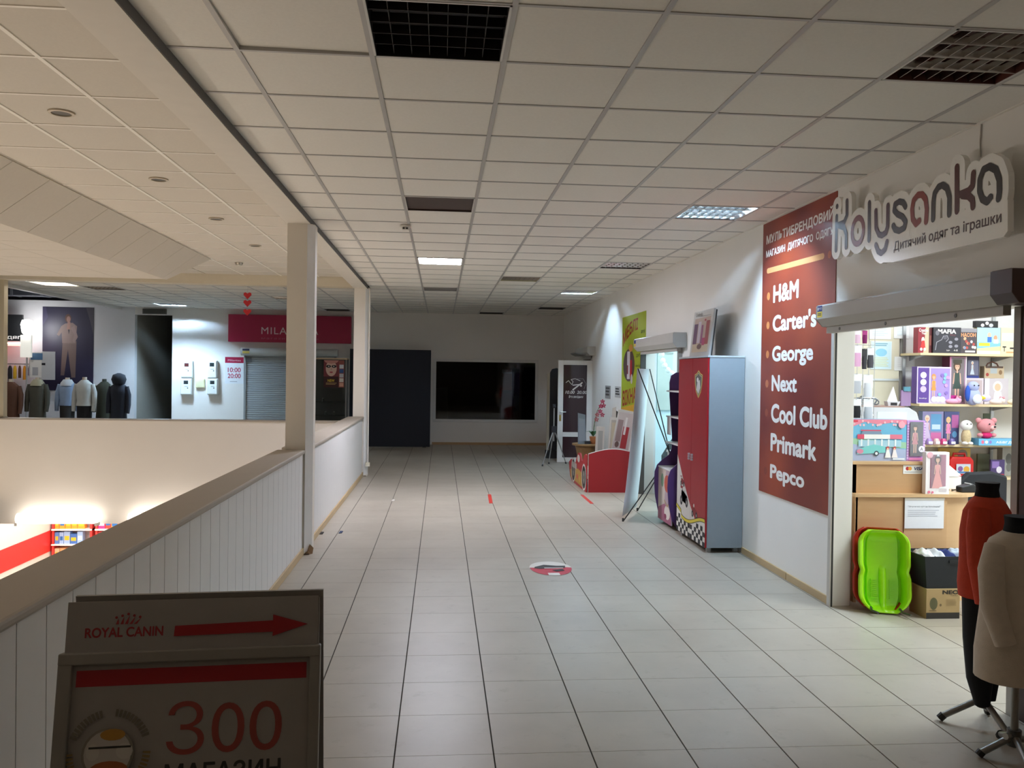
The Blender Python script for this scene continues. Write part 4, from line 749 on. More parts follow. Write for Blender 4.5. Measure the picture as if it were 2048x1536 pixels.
p = Print((0, -0.0023, 0), UF, VZ); p.oval(-0.055, 0.041, 0.015, 0.015, C('#b9242c', 0.5), 16).oval(-0.034, 0.041, 0.015, 0.015, C('#e8a33a', 0.5), 16).text('VISA', 0.0, 0.028, 0.075, 0.054, C('#23346e', 0.5), bold=0.03, shear=0.25).lines(-0.08, 0.008, 0.08, 0.016, 1, GREYTXT).done('lettering', t)
# boxes on the counter
def d_bus(p, W, H):
    p.rect(0, 0, W, H, C('#6fb6d8', 0.5)).poly([(0, 0), (W, 0), (W, H*0.28), (W*0.5, H*0.33), (0, H*0.45)], C('#a9b6d6', 0.5)).poly([(0, H*0.42), (W*0.3, H*0.34), (W, H*0.3), (W, H*0.45), (0, H*0.55)], C('#9cc8a8', 0.5))
    p.poly([(0, H), (W, H), (W, H*0.88), (W*0.75, H*0.93), (W*0.5, H*0.88), (W*0.25, H*0.94), (0, H*0.8)], C('#e88aa0', 0.5)); rnd = random.Random(4)
    for k in range(16): p.oval(W*rnd.random(), H*(0.85+0.12*rnd.random()), W*0.02, W*0.02, C('#f2c3cc', 0.5), 8)
    p.rect(W*0.14, H*0.53, W*0.9, H*0.64, C('#f2f0ee', 0.5)).rect(W*0.7, H*0.53, W*0.92, H*0.64, C('#e07a92', 0.5)).poly([(W*0.18, H*0.64), (W*0.22, H*0.74), (W*0.52, H*0.74), (W*0.56, H*0.64)], C('#7f95ad', 0.4)).rect(W*0.18, H*0.72, W*0.54, H*0.75, C('#d4526a', 0.5)).rect(W*0.12, H*0.53, W*0.24, H*0.64, C('#d9506c', 0.5))
    p.rect(W*0.14, H*0.34, W*0.9, H*0.5, C('#a7cfe0', 0.3))
    for k in range(6): p.rect(W*(0.18+0.12*k), H*0.36, W*(0.21+0.12*k), H*0.52, C('#e6eef2', 0.4))
    p.poly([(W*0.12, H*0.16), (W*0.62, H*0.2), (W*0.62, H*0.34), (W*0.42, H*0.4), (W*0.3, H*0.36), (W*0.12, H*0.28)], C('#7fd0cf', 0.4)).oval(W*0.46, H*0.18, W*0.045, W*0.045, C('#3a4a55', 0.5)).oval(W*0.46, H*0.18, W*0.025, W*0.025, C('#dfe6ea', 0.4)).oval(W*0.17, H*0.23, W*0.06, H*0.06, C('#d88ba5', 0.5))
    for x, c in ((0.66, '#f2f2f2'), (0.78, '#efe9ec')): p.poly([(W*(x-0.05), H*0.08), (W*(x+0.06), H*0.08), (W*(x+0.02), H*0.28), (W*(x-0.02), H*0.28)], C(c, 0.5)).oval(W*x, H*0.31, W*0.028, W*0.03, C('#c9484a', 0.5), 10).oval(W*x, H*0.29, W*0.018, W*0.02, C('#f0c9a8', 0.5), 8)
    p.oval(W*0.9, H*0.88, W*0.06, W*0.06, C('#f0a8b8', 0.5), 16).rect(W*0.04, H*0.94, W*0.12, H*0.98, C('#d23a50', 0.5)).rect(W*0.75, H*0.03, W*0.96, H*0.07, C('#dfe8f2', 0.5))
carton('building_set_box', 'wide pale blue building-set box with a pink and turquoise bus', 3.21, 3.672, 6.3, 1.0905, 1.416, 0.1, '#5a9cc6', d_bus)
def d_doll1(p, W, H):
    p.rect(0, 0, W, H, C('#c79adb', 0.5))
    for k in range(14): p.rect(0, H*(0.06+0.066*k), W*0.1, H*(0.085+0.066*k), C('#e3c9ee', 0.5)).rect(W*0.9, H*(0.06+0.066*k), W, H*(0.085+0.066*k), C('#e3c9ee', 0.5))
    p.rect(W*0.14, H*0.12, W*0.86, H*0.97, C('#4a4450', 0.5)); doll(p, W*0.42, H*0.2, H*0.72, '#d2858d', '#3a241e'); p.oval(W*0.78, H*0.3, W*0.17, W*0.17, C('#f2eef5', 0.5), 14).text('A', W*0.7, H*0.26, W*0.86, H*0.34, C('#3a3348', 0.5)).rect(W*0.1, H*0.03, W*0.85, H*0.08, C('#e88ac0', 0.5))
carton('doll_box', 'lilac striped doll box with a brown-haired doll in pink on the counter shelf', 3.676, 3.826, 6.3, 1.0905, 1.41, 0.08, '#c79adb', d_doll1, window=(0.14, 0.12, 0.86, 0.97))
def d_doll2(p, W, H):
    p.rect(0, 0, W, H, C('#f3eef0', 0.5)).rect(W*0.18, H*0.14, W*0.86, H*0.94, C('#8c4f66', 0.5)).poly([(W*0.55, H*0.14), (W*0.86, H*0.14), (W*0.86, H*0.94), (W*0.7, H*0.94)], C('#a8607a', 0.5)); doll(p, W*0.5, H*0.14, H*0.8, '#efa09c', '#3a211d', gown=True)
    p.poly([(W*0.44, H*0.9), (W*0.5, H*0.97), (W*0.58, H*0.9)], C('#dfe3ea', 0.4)).oval(W*0.16, H*0.93, W*0.13, W*0.13, C('#ecb6c4', 0.5)).poly([(W*0.35, 0.0), (W, 0.0), (W, H*0.2), (W*0.6, H*0.17)], C('#f5f2f2', 0.5)).oval(W*0.14, H*0.05, W*0.06, W*0.06, C('#e27a96', 0.5)).oval(W*0.29, H*0.045, W*0.05, W*0.05, C('#e27a96', 0.5)).lines(W*0.55, H*0.04, W*0.9, H*0.13, 3, C('#c9b6be', 0.5))
carton('doll_box', 'white doll box with a crowned doll in a long peach gown', 3.768, 3.958, 6.184, 0.8445, 1.172, 0.05, '#efe9ec', d_doll2, window=(0.18, 0.14, 0.86, 0.94))
t = thing('monitor', 'dark grey monitor back beside the gown doll box', 'monitor', (4.0, 6.43, 0.8445)); MB().box(-0.03, 0.07, 0.0, 0.03, 0.06, 0.28).obj('screen', C('#33363b', 0.4), t, bevel=0.006); MB().box(0.0, 0.04, 0.005, 0.025, 0, 0.07).obj('stem', INK, t); MB().box(-0.04, 0.09, -0.05, 0.08, 0, 0.012).obj('base', INK, t)
t = thing('card_terminal', 'black and grey card terminal on the rounded counter end', 'terminal', (4.19, 6.31, 0.8445)); MB().prism([(-0.07, -0.04, 0), (0.08, -0.04, 0), (0.085, -0.04, 0.03), (0.03, -0.04, 0.07), (-0.07, -0.04, 0.045)], (0, 0.08, 0)).obj('body', C('#232426', 0.35), t, bevel=0.008); MB().prism([(0.0, -0.035, 0.066), (0.075, -0.035, 0.036), (0.08, -0.035, 0.042), (0.005, -0.035, 0.074)], (0, 0.07, 0)).obj('keypad', C('#c3c6c8', 0.3), t)
MB().tube([(-0.07, 0, 0.02), (-0.1, 0.03, 0.01), (-0.06, 0.1, 0.005)], 0.005, 6).obj('cord', INK, t)
t = thing('paper_stack', 'white papers and box behind the card terminal', 'papers', (4.2, 6.55, 0.8445)); MB().box(-0.12, 0.06, -0.06, 0.1, 0, 0.1).obj('box', C('#e9eaea', 0.5), t); MB().prism([(-0.12, -0.07, 0.1), (0.05, -0.07, 0.11), (-0.02, 0.02, 0.2), (-0.12, 0.02, 0.19)], (0.002, 0.002, 0.004)).obj('sheet', PAPER, t)
# goods behind the counter
t = thing('sock_rack', 'wire grid rack with packed socks at the left of the toy shop', 'rack', (3.42, 6.62, 0.95)); wire = C('#c9cccf', 0.3, metal=0.8)
for k in range(7): MB().cyl((-0.15+0.05*k, 0, 0), (-0.15+0.05*k, 0, 1.25), 0.003, n=5).obj('wire', wire, t)
for k in range(9): MB().cyl((-0.15, 0, 0.05+0.145*k), (0.15, 0, 0.05+0.145*k), 0.003, n=5).obj('wire', wire, t)
for (x0, x1, z1, z0, c, c2, lab) in ((3.32, 3.385, 2.13, 2.04, '#f0e6ee', '#d9b8d0', 'white and pink sock pack at the top of the wire rack'), (3.4, 3.44, 2.13, 2.04, '#a8267c', '#7d1c60', 'magenta sock pack at the top of the wire rack'), (3.315, 3.395, 2.01, 1.85, '#eeeaf2', '#d9a8cc', 'pale sock pack with a pink print on the wire rack'), (3.4, 3.44, 1.98, 1.83, '#25252a', '#3a3a40', 'black sock pack on the wire rack'), (3.443, 3.5, 1.99, 1.84, '#e8eaee', '#4a4a52', 'white sock pack with a black ball print'), (3.31, 3.4, 1.775, 1.63, '#f0eff0', '#b9bcc4', 'white sock pack in the middle row of the wire rack, left'), (3.415, 3.495, 1.77, 1.6, '#ededf0', '#d8dbe2', 'plain white sock pack in the middle row of the wire rack, right'), (3.31, 3.4, 1.57, 1.43, '#f4f4f4', '#17171a', 'white-labelled black sock pack, bottom left of the rack'), (3.42, 3.5, 1.57, 1.41, '#f2f2f2', '#c4c8cf', 'white-labelled grey sock pack, bottom right of the rack')):
    x0 += 0.03; x1 += 0.03; s = thing('sock_pack', lab, 'socks', ((x0+x1)/2, 6.56, z0), group='sock packs on the wire rack'); W, H = x1-x0, z1-z0
    MB().box(-W/2, W/2, -0.004, 0.004, H*0.35, H).obj('card', C(c, 0.5), s); MB().loft([ring(0, 0.0, -0.015, W*0.45, 0.014, 10), ring(0, 0, 0.03, W*0.48, 0.018, 10), ring(0, 0, H*0.6, W*0.44, 0.014, 10)]).obj('sock', C(c2, 0.8), s, smooth=True); MB().cyl((0, -0.02, H), (0, 0.06, H), 0.003, n=5).obj('hook', wire, s)
t = thing('side_cabinet', 'white cabinet with a rounded top edge behind the counter shelf', 'cabinet', (3.83, 6.95, 0)); MB().prism([(-0.28, 0, 0.0), (0.34, 0, 0.0), (0.34, 0, 1.36), (0.31, 0, 1.45), (0.24, 0, 1.49), (-0.28, 0, 1.49)], (0, 0.4, 0)).obj('body', C('#d4d8de', 0.3), t, smooth=True); MB().box(-0.05, 0.22, -0.003, 0.0, 1.36, 1.45).obj('pinned_sheet', C('#dfe9ec', 0.6), t); MB().box(-0.28, 0.2, 0, 0.4, 1.49, 1.5).obj('top_board', C('#a98a80', 0.5), t)
t = thing('hair_bands_bag', 'clear bag of dark hair bands on the white cabinet', 'bag', (3.74, 7.05, 1.5)); rnd = random.Random(2)
for k in range(9):
    a = rnd.random()*6; cx, cz = rnd.uniform(-0.08, 0.08), rnd.uniform(0.034, 0.06); MB().tube([(cx+0.03*math.cos(b), 0.02*math.sin(b+a), cz+0.025*math.sin(b)) for b in [2*PI*i/10 for i in range(11)]], 0.006, 6).obj('hair_band', C(rnd.choice(('#20242c', '#3d5a7a', '#2a2a30', '#8a8f98')), 0.5), t)
MB().loft([ring(0, 0, 0.0, 0.12, 0.05), ring(0, 0, 0.06, 0.11, 0.05), ring(0, 0, 0.1, 0.03, 0.02)]).obj('film', C('#dfe6ee', 0.1, noise=0, alpha=0.15), t)
t = thing('toy_ship', 'white toy ship in clear wrap on the white cabinet', 'toy', (3.97, 7.05, 1.5)); MB().prism([(-0.05, -0.03, 0), (0.04, -0.03, 0), (0.06, -0.03, 0.04), (-0.06, -0.03, 0.04)], (0, 0.06, 0)).obj('hull', C('#c9c9cf', 0.4), t)
MB().prism([(-0.045, 0, 0.04), (0.05, 0, 0.04), (0.01, 0, 0.17)], (0, 0.01, 0)).obj('sail', C('#efeff2', 0.5), t); MB().box(-0.03, 0.03, -0.031, -0.03, 0.005, 0.03).obj('trim', INK, t)
t = thing('accessory_pack', 'purple accessory pack leaning beside the toy shelves', 'pack', (4.12, 7.08, 1.5)); MB().prism([(-0.05, 0, 0), (0.04, 0, 0), (0.07, 0.05, 0.12), (-0.02, 0.05, 0.14)], (0, 0.02, 0)).obj('pack', C('#7a5a86', 0.5), t); MB().box(0.0, 0.06, 0.04, 0.06, 0.13, 0.17).obj('header', C('#4f8aa0', 0.5), t)

# toys on the shelves, front edges at y = 7.42
YS = 7.43
def d_red(p, W, H): p.rect(0, 0, W, H, C('#8f2030', 0.5)).poly([(W*0.5, 0), (W, 0), (W, H), (W*0.7, H)], C('#c9b79a', 0.5)).text('Creative', W*0.08, H*0.82, W*0.92, H*0.95, wt, bold=0.02).text('Toys', W*0.3, H*0.7, W*0.75, H*0.81, wt, bold=0.02).oval(W*0.45, H*0.5, W*0.14, H*0.12, C('#e8e4de', 0.5)).poly([(W*0.22, H*0.15), (W*0.7, H*0.15), (W*0.6, H*0.48), (W*0.35, H*0.48)], C('#d23030', 0.5)).oval(W*0.3, H*0.14, W*0.12, H*0.06, wt).oval(W*0.62, H*0.14, W*0.12, H*0.06, wt)
carton('toy_box', 'red craft toy box with a white title, leftmost on the top shelf', 4.425, 4.53, YS, 1.986, 2.225, 0.08, '#8f2030', d_red)
carton('book', 'dark red book spine beside the black game box', 4.532, 4.56, YS, 1.986, 2.22, 0.1, '#5a1d22', lambda p, W, H: p.rect(W*0.2, H*0.3, W*0.8, H*0.7, C('#8a4a40', 0.5)), cat='book')
def d_mafia(p, W, H):
    p.rect(0, 0, W, H, C('#2d2b34', 0.4)).text('MAFIA', W*0.16, H*0.76, W*0.82, H*0.93, wt, bold=0.035).text('Party', W*0.6, H*0.66, W*0.8, H*0.74, C('#7d2a35', 0.5))
    p.stroke([(W*0.08, H*0.12), (W*0.12, H*0.42), (W*0.3, H*0.52), (W*0.36, H*0.66), (W*0.5, H*0.68), (W*0.54, H*0.55), (W*0.46, H*0.45)], 0.003, C('#9a98a2', 0.5)).oval(W*0.14, H*0.78, W*0.07, H*0.1, C('#6a6872', 0.5)).oval(W*0.42, H*0.6, W*0.07, H*0.07, C('#5d5a64', 0.5))
    for x, y in ((0.62, 0.42), (0.83, 0.55), (0.83, 0.28), (0.62, 0.26)): p.oval(W*x, H*y, W*0.07, H*0.06, C('#8f8d98', 0.5), 10)
    p.text('4-8', W*0.74, H*0.08, W*0.88, H*0.15, wt).text('16+', W*0.48, H*0.08, W*0.6, H*0.14, wt)
carton('game_box', 'large black MAFIA party game box on the top shelf', 4.562, 4.832, YS-0.02, 1.986, 2.226, 0.07, '#26242b', d_mafia, cat='game box')
def d_g2(p, W, H):
    p.rect(0, 0, W, H, C('#4a4248', 0.5)).text('НАСОН', W*0.06, H*0.66, W*0.94, H*0.82, C('#e6a06a', 0.5), bold=0.03).rect(0, H*0.85, W, H, C('#8d8a90', 0.5)); rnd = random.Random(8)
    for k in range(12): p.oval(W*rnd.uniform(0.1, 0.9), H*rnd.uniform(0.22, 0.6), W*0.08, H*0.06, C(rnd.choice(('#c9c3c9', '#d8b08a', '#7d8fae', '#b04a44', '#ece8e6')), 0.5), 10)
    p.rect(W*0.3, H*0.05, W*0.9, H*0.12, C('#d9d4d2', 0.5))
carton('game_box', 'dark card game box with an orange title beside the black game', 4.836, 5.0, YS, 1.986, 2.222, 0.06, '#463e45', d_g2, cat='game box')
def d_g3(p, W, H): p.rect(0, 0, W, H, C('#a8d4ee', 0.5)).rect(0, 0, W, H*0.42, C('#e6d79a', 0.5)).poly([(0, H*0.2), (W, H*0.3), (W, H*0.42), (0, H*0.45)], C('#7fb9dc', 0.5)).rect(W*0.08, H*0.3, W*0.55, H*0.42, C('#e6c93a', 0.5)).oval(W*0.52, H*0.72, W*0.08, H*0.1, C('#e8b79c', 0.5)).rect(W*0.44, H*0.45, W*0.62, H*0.65, C('#3f74c4', 0.5)).oval(W*0.78, H*0.62, W*0.08, H*0.1, C('#d99a74', 0.5)).rect(W*0.7, H*0.4, W*0.9, H*0.56, C('#e9edf0', 0.5)).rect(0, 0, W, H*0.12, C('#f2eed8', 0.5))
carton('puzzle_box', 'beach scene puzzle box in pale blue and yellow on the top shelf', 5.004, 5.236, YS, 1.986, 2.232, 0.06, '#e6d79a', d_g3, cat='puzzle')
carton('puzzle_box', 'beige box with small furniture pictures at the right of the top shelf', 5.24, 5.42, YS, 1.986, 2.235, 0.06, '#e0cba8', lambda p, W, H: p.rect(0, 0, W, H, C('#e3d2ae', 0.5)).rect(W*0.05, H*0.5, W*0.7, H*0.8, C('#c6d2d4', 0.5)).rect(W*0.1, H*0.25, W*0.3, H*0.3, INK).rect(W*0.18, H*0.1, W*0.22, H*0.25, INK).rect(W*0.5, H*0.2, W*0.75, H*0.26, INK).rect(W*0.3, H*0.05, W*0.9, H*0.1, C('#c99a6a', 0.5)), cat='puzzle')
t = carton('game_box', 'flat black game box lying on top of the card game boxes', 4.99, 5.21, YS+0.0, 2.2325, 2.296, 0.05, '#1d1d20', lambda p, W, H: p.oval(W*0.3, H*0.35, W*0.08, H*0.25, wt, 10).oval(W*0.5, H*0.65, W*0.08, H*0.25, wt, 10).oval(W*0.68, H*0.35, W*0.1, H*0.28, C('#bdbdc2', 0.5), 10), cat='game box')
def d_purple(p, W, H):
    p.rect(0, 0, W, H, C('#d5c9ea', 0.5)).rect(W*0.03, H*0.02, W*0.36, H*0.97, C('#5d3f94', 0.5)).rect(W*0.4, H*0.12, W*0.97, H*0.96, C('#a68fd0', 0.5))
    for k, c in enumerate(('#e8dff0', '#dcd3e8', '#c9b8de')): p.oval(W*0.19, H*(0.77-0.19*k), W*0.09, W*0.09, C(c, 0.5), 16)
    p.text('baby', W*0.08, H*0.12, W*0.3, H*0.16, wt); doll(p, W*0.49, H*0.16, H*0.66, '#ef9a4e', '#d99a5e'); rnd = random.Random(5)
    for k in range(9): p.oval(W*rnd.uniform(0.62, 0.94), H*rnd.uniform(0.25, 0.85), W*0.05, W*0.05, C(rnd.choice(('#86bcd6', '#c79bdc', '#e6b6d6', '#8a6fc0')), 0.5), 10)
    for x in (0.5, 0.62, 0.74): p.oval(W*x, H*0.12, W*0.09, H*0.08, C('#f3eff8', 0.5), 12)
carton('doll_box', 'lilac and purple doll playset box with an orange dressed doll', 4.41, 4.742, YS-0.02, 1.5135, 1.857, 0.09, '#5d3f94', d_purple)
def d_tall(p, W, H): p.rect(0, 0, W, H, C('#b58aa8', 0.5)).rect(W*0.12, H*0.04, W*0.88, H*0.98, C('#7f7478', 0.5)); doll(p, W*0.45, H*0.06, H*0.86, '#3d4f48', '#5a4a3a'); p.rect(W*0.2, H*0.86, W*0.72, H*0.94, C('#4a4438', 0.5)).rect(0, 0, W*0.07, H, C('#d88ab4', 0.5)).rect(W*0.93, 0, W, H, C('#e9dde6', 0.5)).rect(W*0.1, H*0.1, W*0.5, H*0.18, C('#c0268a', 0.5))
carton('doll_box', 'tall burgundy window box with a doll in a dark coat', 4.752, 4.918, YS+0.02, 1.5135, 1.956, 0.12, '#6a2848', d_tall)
carton('doll_box', 'wide box with a baby doll, under the small snow-white doll box', 4.93, 5.112, YS+0.05, 1.5135, 1.758, 0.1, '#c9bcc6', lambda p, W, H: p.rect(0, 0, W, H, C('#cfc4cc', 0.5)).rect(W*0.08, H*0.08, W*0.92, H*0.92, C('#b8a6a8', 0.5)).oval(W*0.5, H*0.65, W*0.2, H*0.2, C('#dba58c', 0.5)).poly([(W*0.3, H*0.08), (W*0.72, H*0.08), (W*0.66, H*0.5), (W*0.36, H*0.5)], C('#e9b9c0', 0.5)))
carton('doll_box', 'wide box with a baby doll in a white bonnet', 5.122, 5.36, YS+0.05, 1.5135, 1.757, 0.1, '#bfb6bc', lambda p, W, H: p.rect(0, 0, W, H, C('#c3bac0', 0.5)).rect(0, 0, W*0.2, H, C('#d9d3dc', 0.5)).oval(W*0.55, H*0.68, W*0.2, H*0.22, C('#efe9e6', 0.5)).oval(W*0.55, H*0.66, W*0.13, H*0.15, C('#e2b496', 0.5)).poly([(W*0.35, H*0.08), (W*0.78, H*0.08), (W*0.7, H*0.48), (W*0.42, H*0.48)], C('#ddd8de', 0.5)))
carton('doll_box', 'small dark blue box with a white-haired doll on top of the baby doll boxes', 4.93, 5.07, YS+0.06, 1.7585, 1.965, 0.08, '#33304e', lambda p, W, H: doll(p.rect(0, 0, W, H, C('#33304e', 0.5)).rect(W*0.2, H*0.12, W*0.95, H*0.82, C('#6f6f86', 0.5)).rect(0, 0, W, H*0.1, C('#2a3a86', 0.5)), W*0.52, H*0.16, H*0.62, '#c9d4e2', '#e9e6e2', gown=True))
t = carton('play_case', 'beige patterned toy carry case with a brown handle', 5.125, 5.32, YS+0.06, 1.7585, 1.872, 0.07, '#b9a488', lambda p, W, H: p.rect(0, 0, W, H, C('#c2ad90', 0.5)).rect(W*0.3, H*0.4, W*0.65, H*0.85, C('#aeb4b8', 0.4)).oval(W*0.15, H*0.3, W*0.08, H*0.15, C('#a8423a', 0.5)).oval(W*0.82, H*0.5, W*0.09, H*0.2, C('#8a6a4a', 0.5)).rect(W*0.05, H*0.85, W*0.95, H, C('#4a3226', 0.5)), cat='toy case')
MB().tube([(-0.06, 0.03, 0.113), (-0.045, 0.03, 0.14), (0.0, 0.03, 0.155), (0.045, 0.03, 0.14), (0.06, 0.03, 0.113)], 0.007, 8).obj('handle', C('#5a3428', 0.5), t, smooth=True)
t = thing('plush_toy', 'blue and lilac plush animal sitting on the middle shelf', 'plush toy', (4.935, 7.375, 1.5135)); lil = C('#a9b2dc', 0.9, bump=0.3, bscale=200)
MB().ball((0, 0.0, 0.075), (0.07, 0.055, 0.085)).obj('body', lil, t, smooth=True); MB().ball((-0.005, -0.01, 0.165), (0.055, 0.045, 0.05)).obj('head', lil, t, smooth=True); MB().ball((0.015, -0.05, 0.05), (0.045, 0.02, 0.045)).obj('belly', C('#dfe6f2', 0.9), t, smooth=True)
MB().ball((-0.062, -0.02, 0.1), (0.025, 0.02, 0.075)).obj('ear', C('#3158b8', 0.9), t, smooth=True)
for x, c in ((0.085, '#d9c13a'), (0.11, '#c9bfe6')): MB().ball((x, -0.03, 0.06), (0.05, 0.02, 0.02 if x < 0.1 else 0.035)).obj('arm', C(c, 0.9), t, smooth=True)
for s in (-0.02, 0.022): MB().ball((s, -0.053, 0.175), 0.007, 8, 6).obj('eye', INK, t)
for k, (x, c, lab) in enumerate(((4.755, '#e6a8c6', 'small pink plush lying before the tall doll box'), (5.185, '#e9d8cf', 'small cream plush with pink ears on the middle shelf'), (5.36, '#e2d3b8', 'small beige plush at the right of the middle shelf'))):
    t = thing('plush_toy', lab, 'plush toy', (x, 7.4, 1.5135)); MB().ball((0, 0, 0.025), (0.065, 0.03, 0.025)).obj('body', C(c, 0.9), t, smooth=True); MB().ball((0.055, 0, 0.035), 0.03, 10, 8).obj('head', C(c, 0.9), t, smooth=True)
    for s in (-1, 1): MB().ball((0.06, s*0.02, 0.065), 0.012, 8, 6).obj('ear', C('#e3a2ae', 0.9), t, smooth=True)
# third shelf
carton('doll_box', 'blue and pink doll accessory box, left on the third shelf', 4.485, 4.69, YS, 1.1365, 1.44, 0.07, '#6f7fa6', lambda p, W, H: doll(p.rect(0, 0, W, H, C('#8b86b0', 0.5)).rect(W*0.4, H*0.4, W*0.9, H*0.92, C('#5f96c2', 0.5)).rect(W*0.45, H*0.45, W*0.85, H*0.6, C('#bcd0e6', 0.5)).rect(W*0.4, H*0.05, W*0.9, H*0.35, C('#c4699f', 0.5)), W*0.22, H*0.1, H*0.8, '#c9b6d4', '#e0d2c4', gown=True))
carton('doll_box', 'dark blue doll box with a blonde doll in pink on the third shelf', 4.697, 4.845, YS, 1.1365, 1.44, 0.07, '#3f4570', lambda p, W, H: doll(p.rect(0, 0, W, H, C('#4a4f7e', 0.5)).rect(W*0.5, H*0.5, W*0.95, H*0.9, C('#b05f9a', 0.5)).oval(W*0.7, H*0.3, W*0.16, H*0.1, C('#5f96c2', 0.5)), W*0.28, H*0.1, H*0.75, '#e884b4', '#e3c486'))
t = thing('plush_toy', 'white plush with a spotted beige body on the third shelf', 'plush toy', (4.87, 7.36, 1.136)); MB().ball((0, 0, 0.18), (0.055, 0.045, 0.05)).obj('head', C('#ecebe8', 0.9), t, smooth=True); MB().ball((0, 0.0, 0.075), (0.045, 0.04, 0.078)).obj('body', C('#c9b48e', 0.9, noise=0.3, scale=60), t, smooth=True)
for s in (-1, 1): MB().ball((s*0.025, -0.02, 0.016), (0.025, 0.035, 0.016)).obj('foot', C('#e6e4e0', 0.9), t, smooth=True); MB().ball((s*0.018, -0.042, 0.195), 0.006, 8, 6).obj('eye', INK, t)
t = thing('plush_toy', 'pink plush bear in a magenta shirt on the third shelf', 'plush toy', (5.05, 7.34, 1.2)); pk = C('#cf8a90', 0.9, bump=0.3, bscale=200)
MB().ball((0, 0, 0.115), (0.085, 0.06, 0.068)).obj('head', pk, t, smooth=True); MB().ball((0.03, -0.055, 0.1), (0.03, 0.02, 0.022)).obj('muzzle', C('#e2b2b0', 0.9), t, smooth=True); MB().ball((0.035, -0.075, 0.11), (0.011, 0.008, 0.01), 8, 6).obj('nose', INK, t); MB().ball((0, 0, 0.028), (0.055, 0.045, 0.032)).obj('shirt', C('#c81f68', 0.8), t, smooth=True)
for s in (-1, 1): MB().ball((s*0.075, 0, 0.165), (0.028, 0.018, 0.026)).obj('ear', pk, t, smooth=True); MB().ball((s*0.065, -0.01, 0.03), (0.028, 0.022, 0.02)).obj('paw', pk, t, smooth=True); MB().ball((0.02+s*0.028, -0.062, 0.135), 0.007, 8, 6).obj('eye', INK, t)
carton('game_box', 'flat light blue game box lying along the third shelf front', 4.955, 5.42, 7.3, 1.1365, 1.198, 0.13, '#5fa6d2', lambda p, W, H: p.rect(0, 0, W, H, C('#6fb4dc', 0.5)).text('АБВГДЕЙКА', W*0.36, H*0.25, W*0.96, H*0.75, wt, bold=0.02).oval(W*0.08, H*0.5, W*0.03, H*0.28, C('#e46a8a', 0.5)).oval(W*0.16, H*0.5, W*0.035, H*0.25, C('#dfe7ee', 0.5)).oval(W*0.24, H*0.5, W*0.03, H*0.25, C('#8a7ac0', 0.5)), cat='game box')
carton('picture_card', 'small dark picture card leaning at the back of the third shelf', 5.2, 5.27, 7.6, 1.1365, 1.42, 0.01, '#55604a', lambda p, W, H: p.rect(W*0.1, H*0.2, W*0.9, H*0.7, C('#8f9488', 0.5)), cat='card')
for k, (x, c, lab) in enumerate(((4.52, '#9a7ab8', 'violet wrapped toy lying on the third shelf'), (4.59, '#d8b6b0', 'pale pink wrapped toy on the third shelf'), (4.74, '#6a5a9a', 'blue-violet wrapped toy beside the white plush'), (4.66, '#c63a78', 'magenta wrapped toy at the third shelf front'))):
    t = thing('wrapped_toy', lab, 'toy', (x, 7.375, 1.136)); MB().loft([ring(0, 0, 0, 0.031, 0.025, 10), ring(0, 0, 0.03, 0.029, 0.024, 10), ring(0, 0, 0.055, 0.02, 0.012, 10)]).obj('toy', C(c, 0.3), t, smooth=True); MB().box(-0.02, 0.02, -0.028, -0.024, 0.008, 0.03).obj('tag', C('#e9e6ee', 0.4), t)
# bottom shelf
carton('activity_book', 'yellow picture book standing behind the red toy case', 4.76, 5.075, 7.6, 0.8315, 1.085, 0.02, '#cdb25a', lambda p, W, H: p.oval(W*0.75, H*0.75, W*0.16, H*0.2, C('#8a8478', 0.5)).oval(W*0.8, H*0.35, W*0.14, H*0.2, C('#b39a3c', 0.5)).rect(W*0.6, H*0.1, W*0.95, H*0.3, C('#dcc96c', 0.5)), cat='book')
t = thing('toy_case', 'bright red plastic toy case with a handle on the bottom shelf', 'toy case', (4.873, 7.42, 0.8315)); MB().prism([(-0.12, 0, 0.02), (-0.105, 0, 0), (0.105, 0, 0), (0.12, 0, 0.02), (0.12, 0, 0.15), (0.09, 0, 0.185), (-0.09, 0, 0.185), (-0.12, 0, 0.15)], (0, 0.09, 0)).obj('shell', C('#cf1f20', 0.25), t, bevel=0.01)
MB().tube([(-0.06, 0.045, 0.18), (-0.055, 0.045, 0.212), (0.055, 0.045, 0.212), (0.06, 0.045, 0.18)], 0.012, 8).obj('handle', C('#b81818', 0.25), t, smooth=True)
p = Print((-0.12, -0.0105, 0), UF, VZ); p.rect(0.06, 0.03, 0.2, 0.12, C('#c9d2dc', 0.4)).oval(0.1, 0.075, 0.025, 0.025, C('#8a5a9a', 0.5)).oval(0.16, 0.07, 0.03, 0.03, C('#e0a83a', 0.5)).rect(0.07, 0.035, 0.19, 0.05, C('#4a78b0', 0.5)).done('print', t)
carton('activity_book', 'purple magazine tilted on the bottom shelf', 5.18, 5.32, 7.45, 0.8315, 0.99, 0.02, '#4a3a6a', lambda p, W, H: p.rect(W*0.1, H*0.5, W*0.6, H*0.9, C('#8a6fb0', 0.5)).oval(W*0.6, H*0.4, W*0.2, H*0.2, C('#d8d2de', 0.5)).rect(W*0.5, H*0.05, W*0.95, H*0.15, C('#c03a4a', 0.5)), cat='magazine')
carton('activity_book', 'dark green book behind the purple magazine', 5.15, 5.27, 7.6, 0.8315, 1.03, 0.02, '#5f6450', None, cat='book')
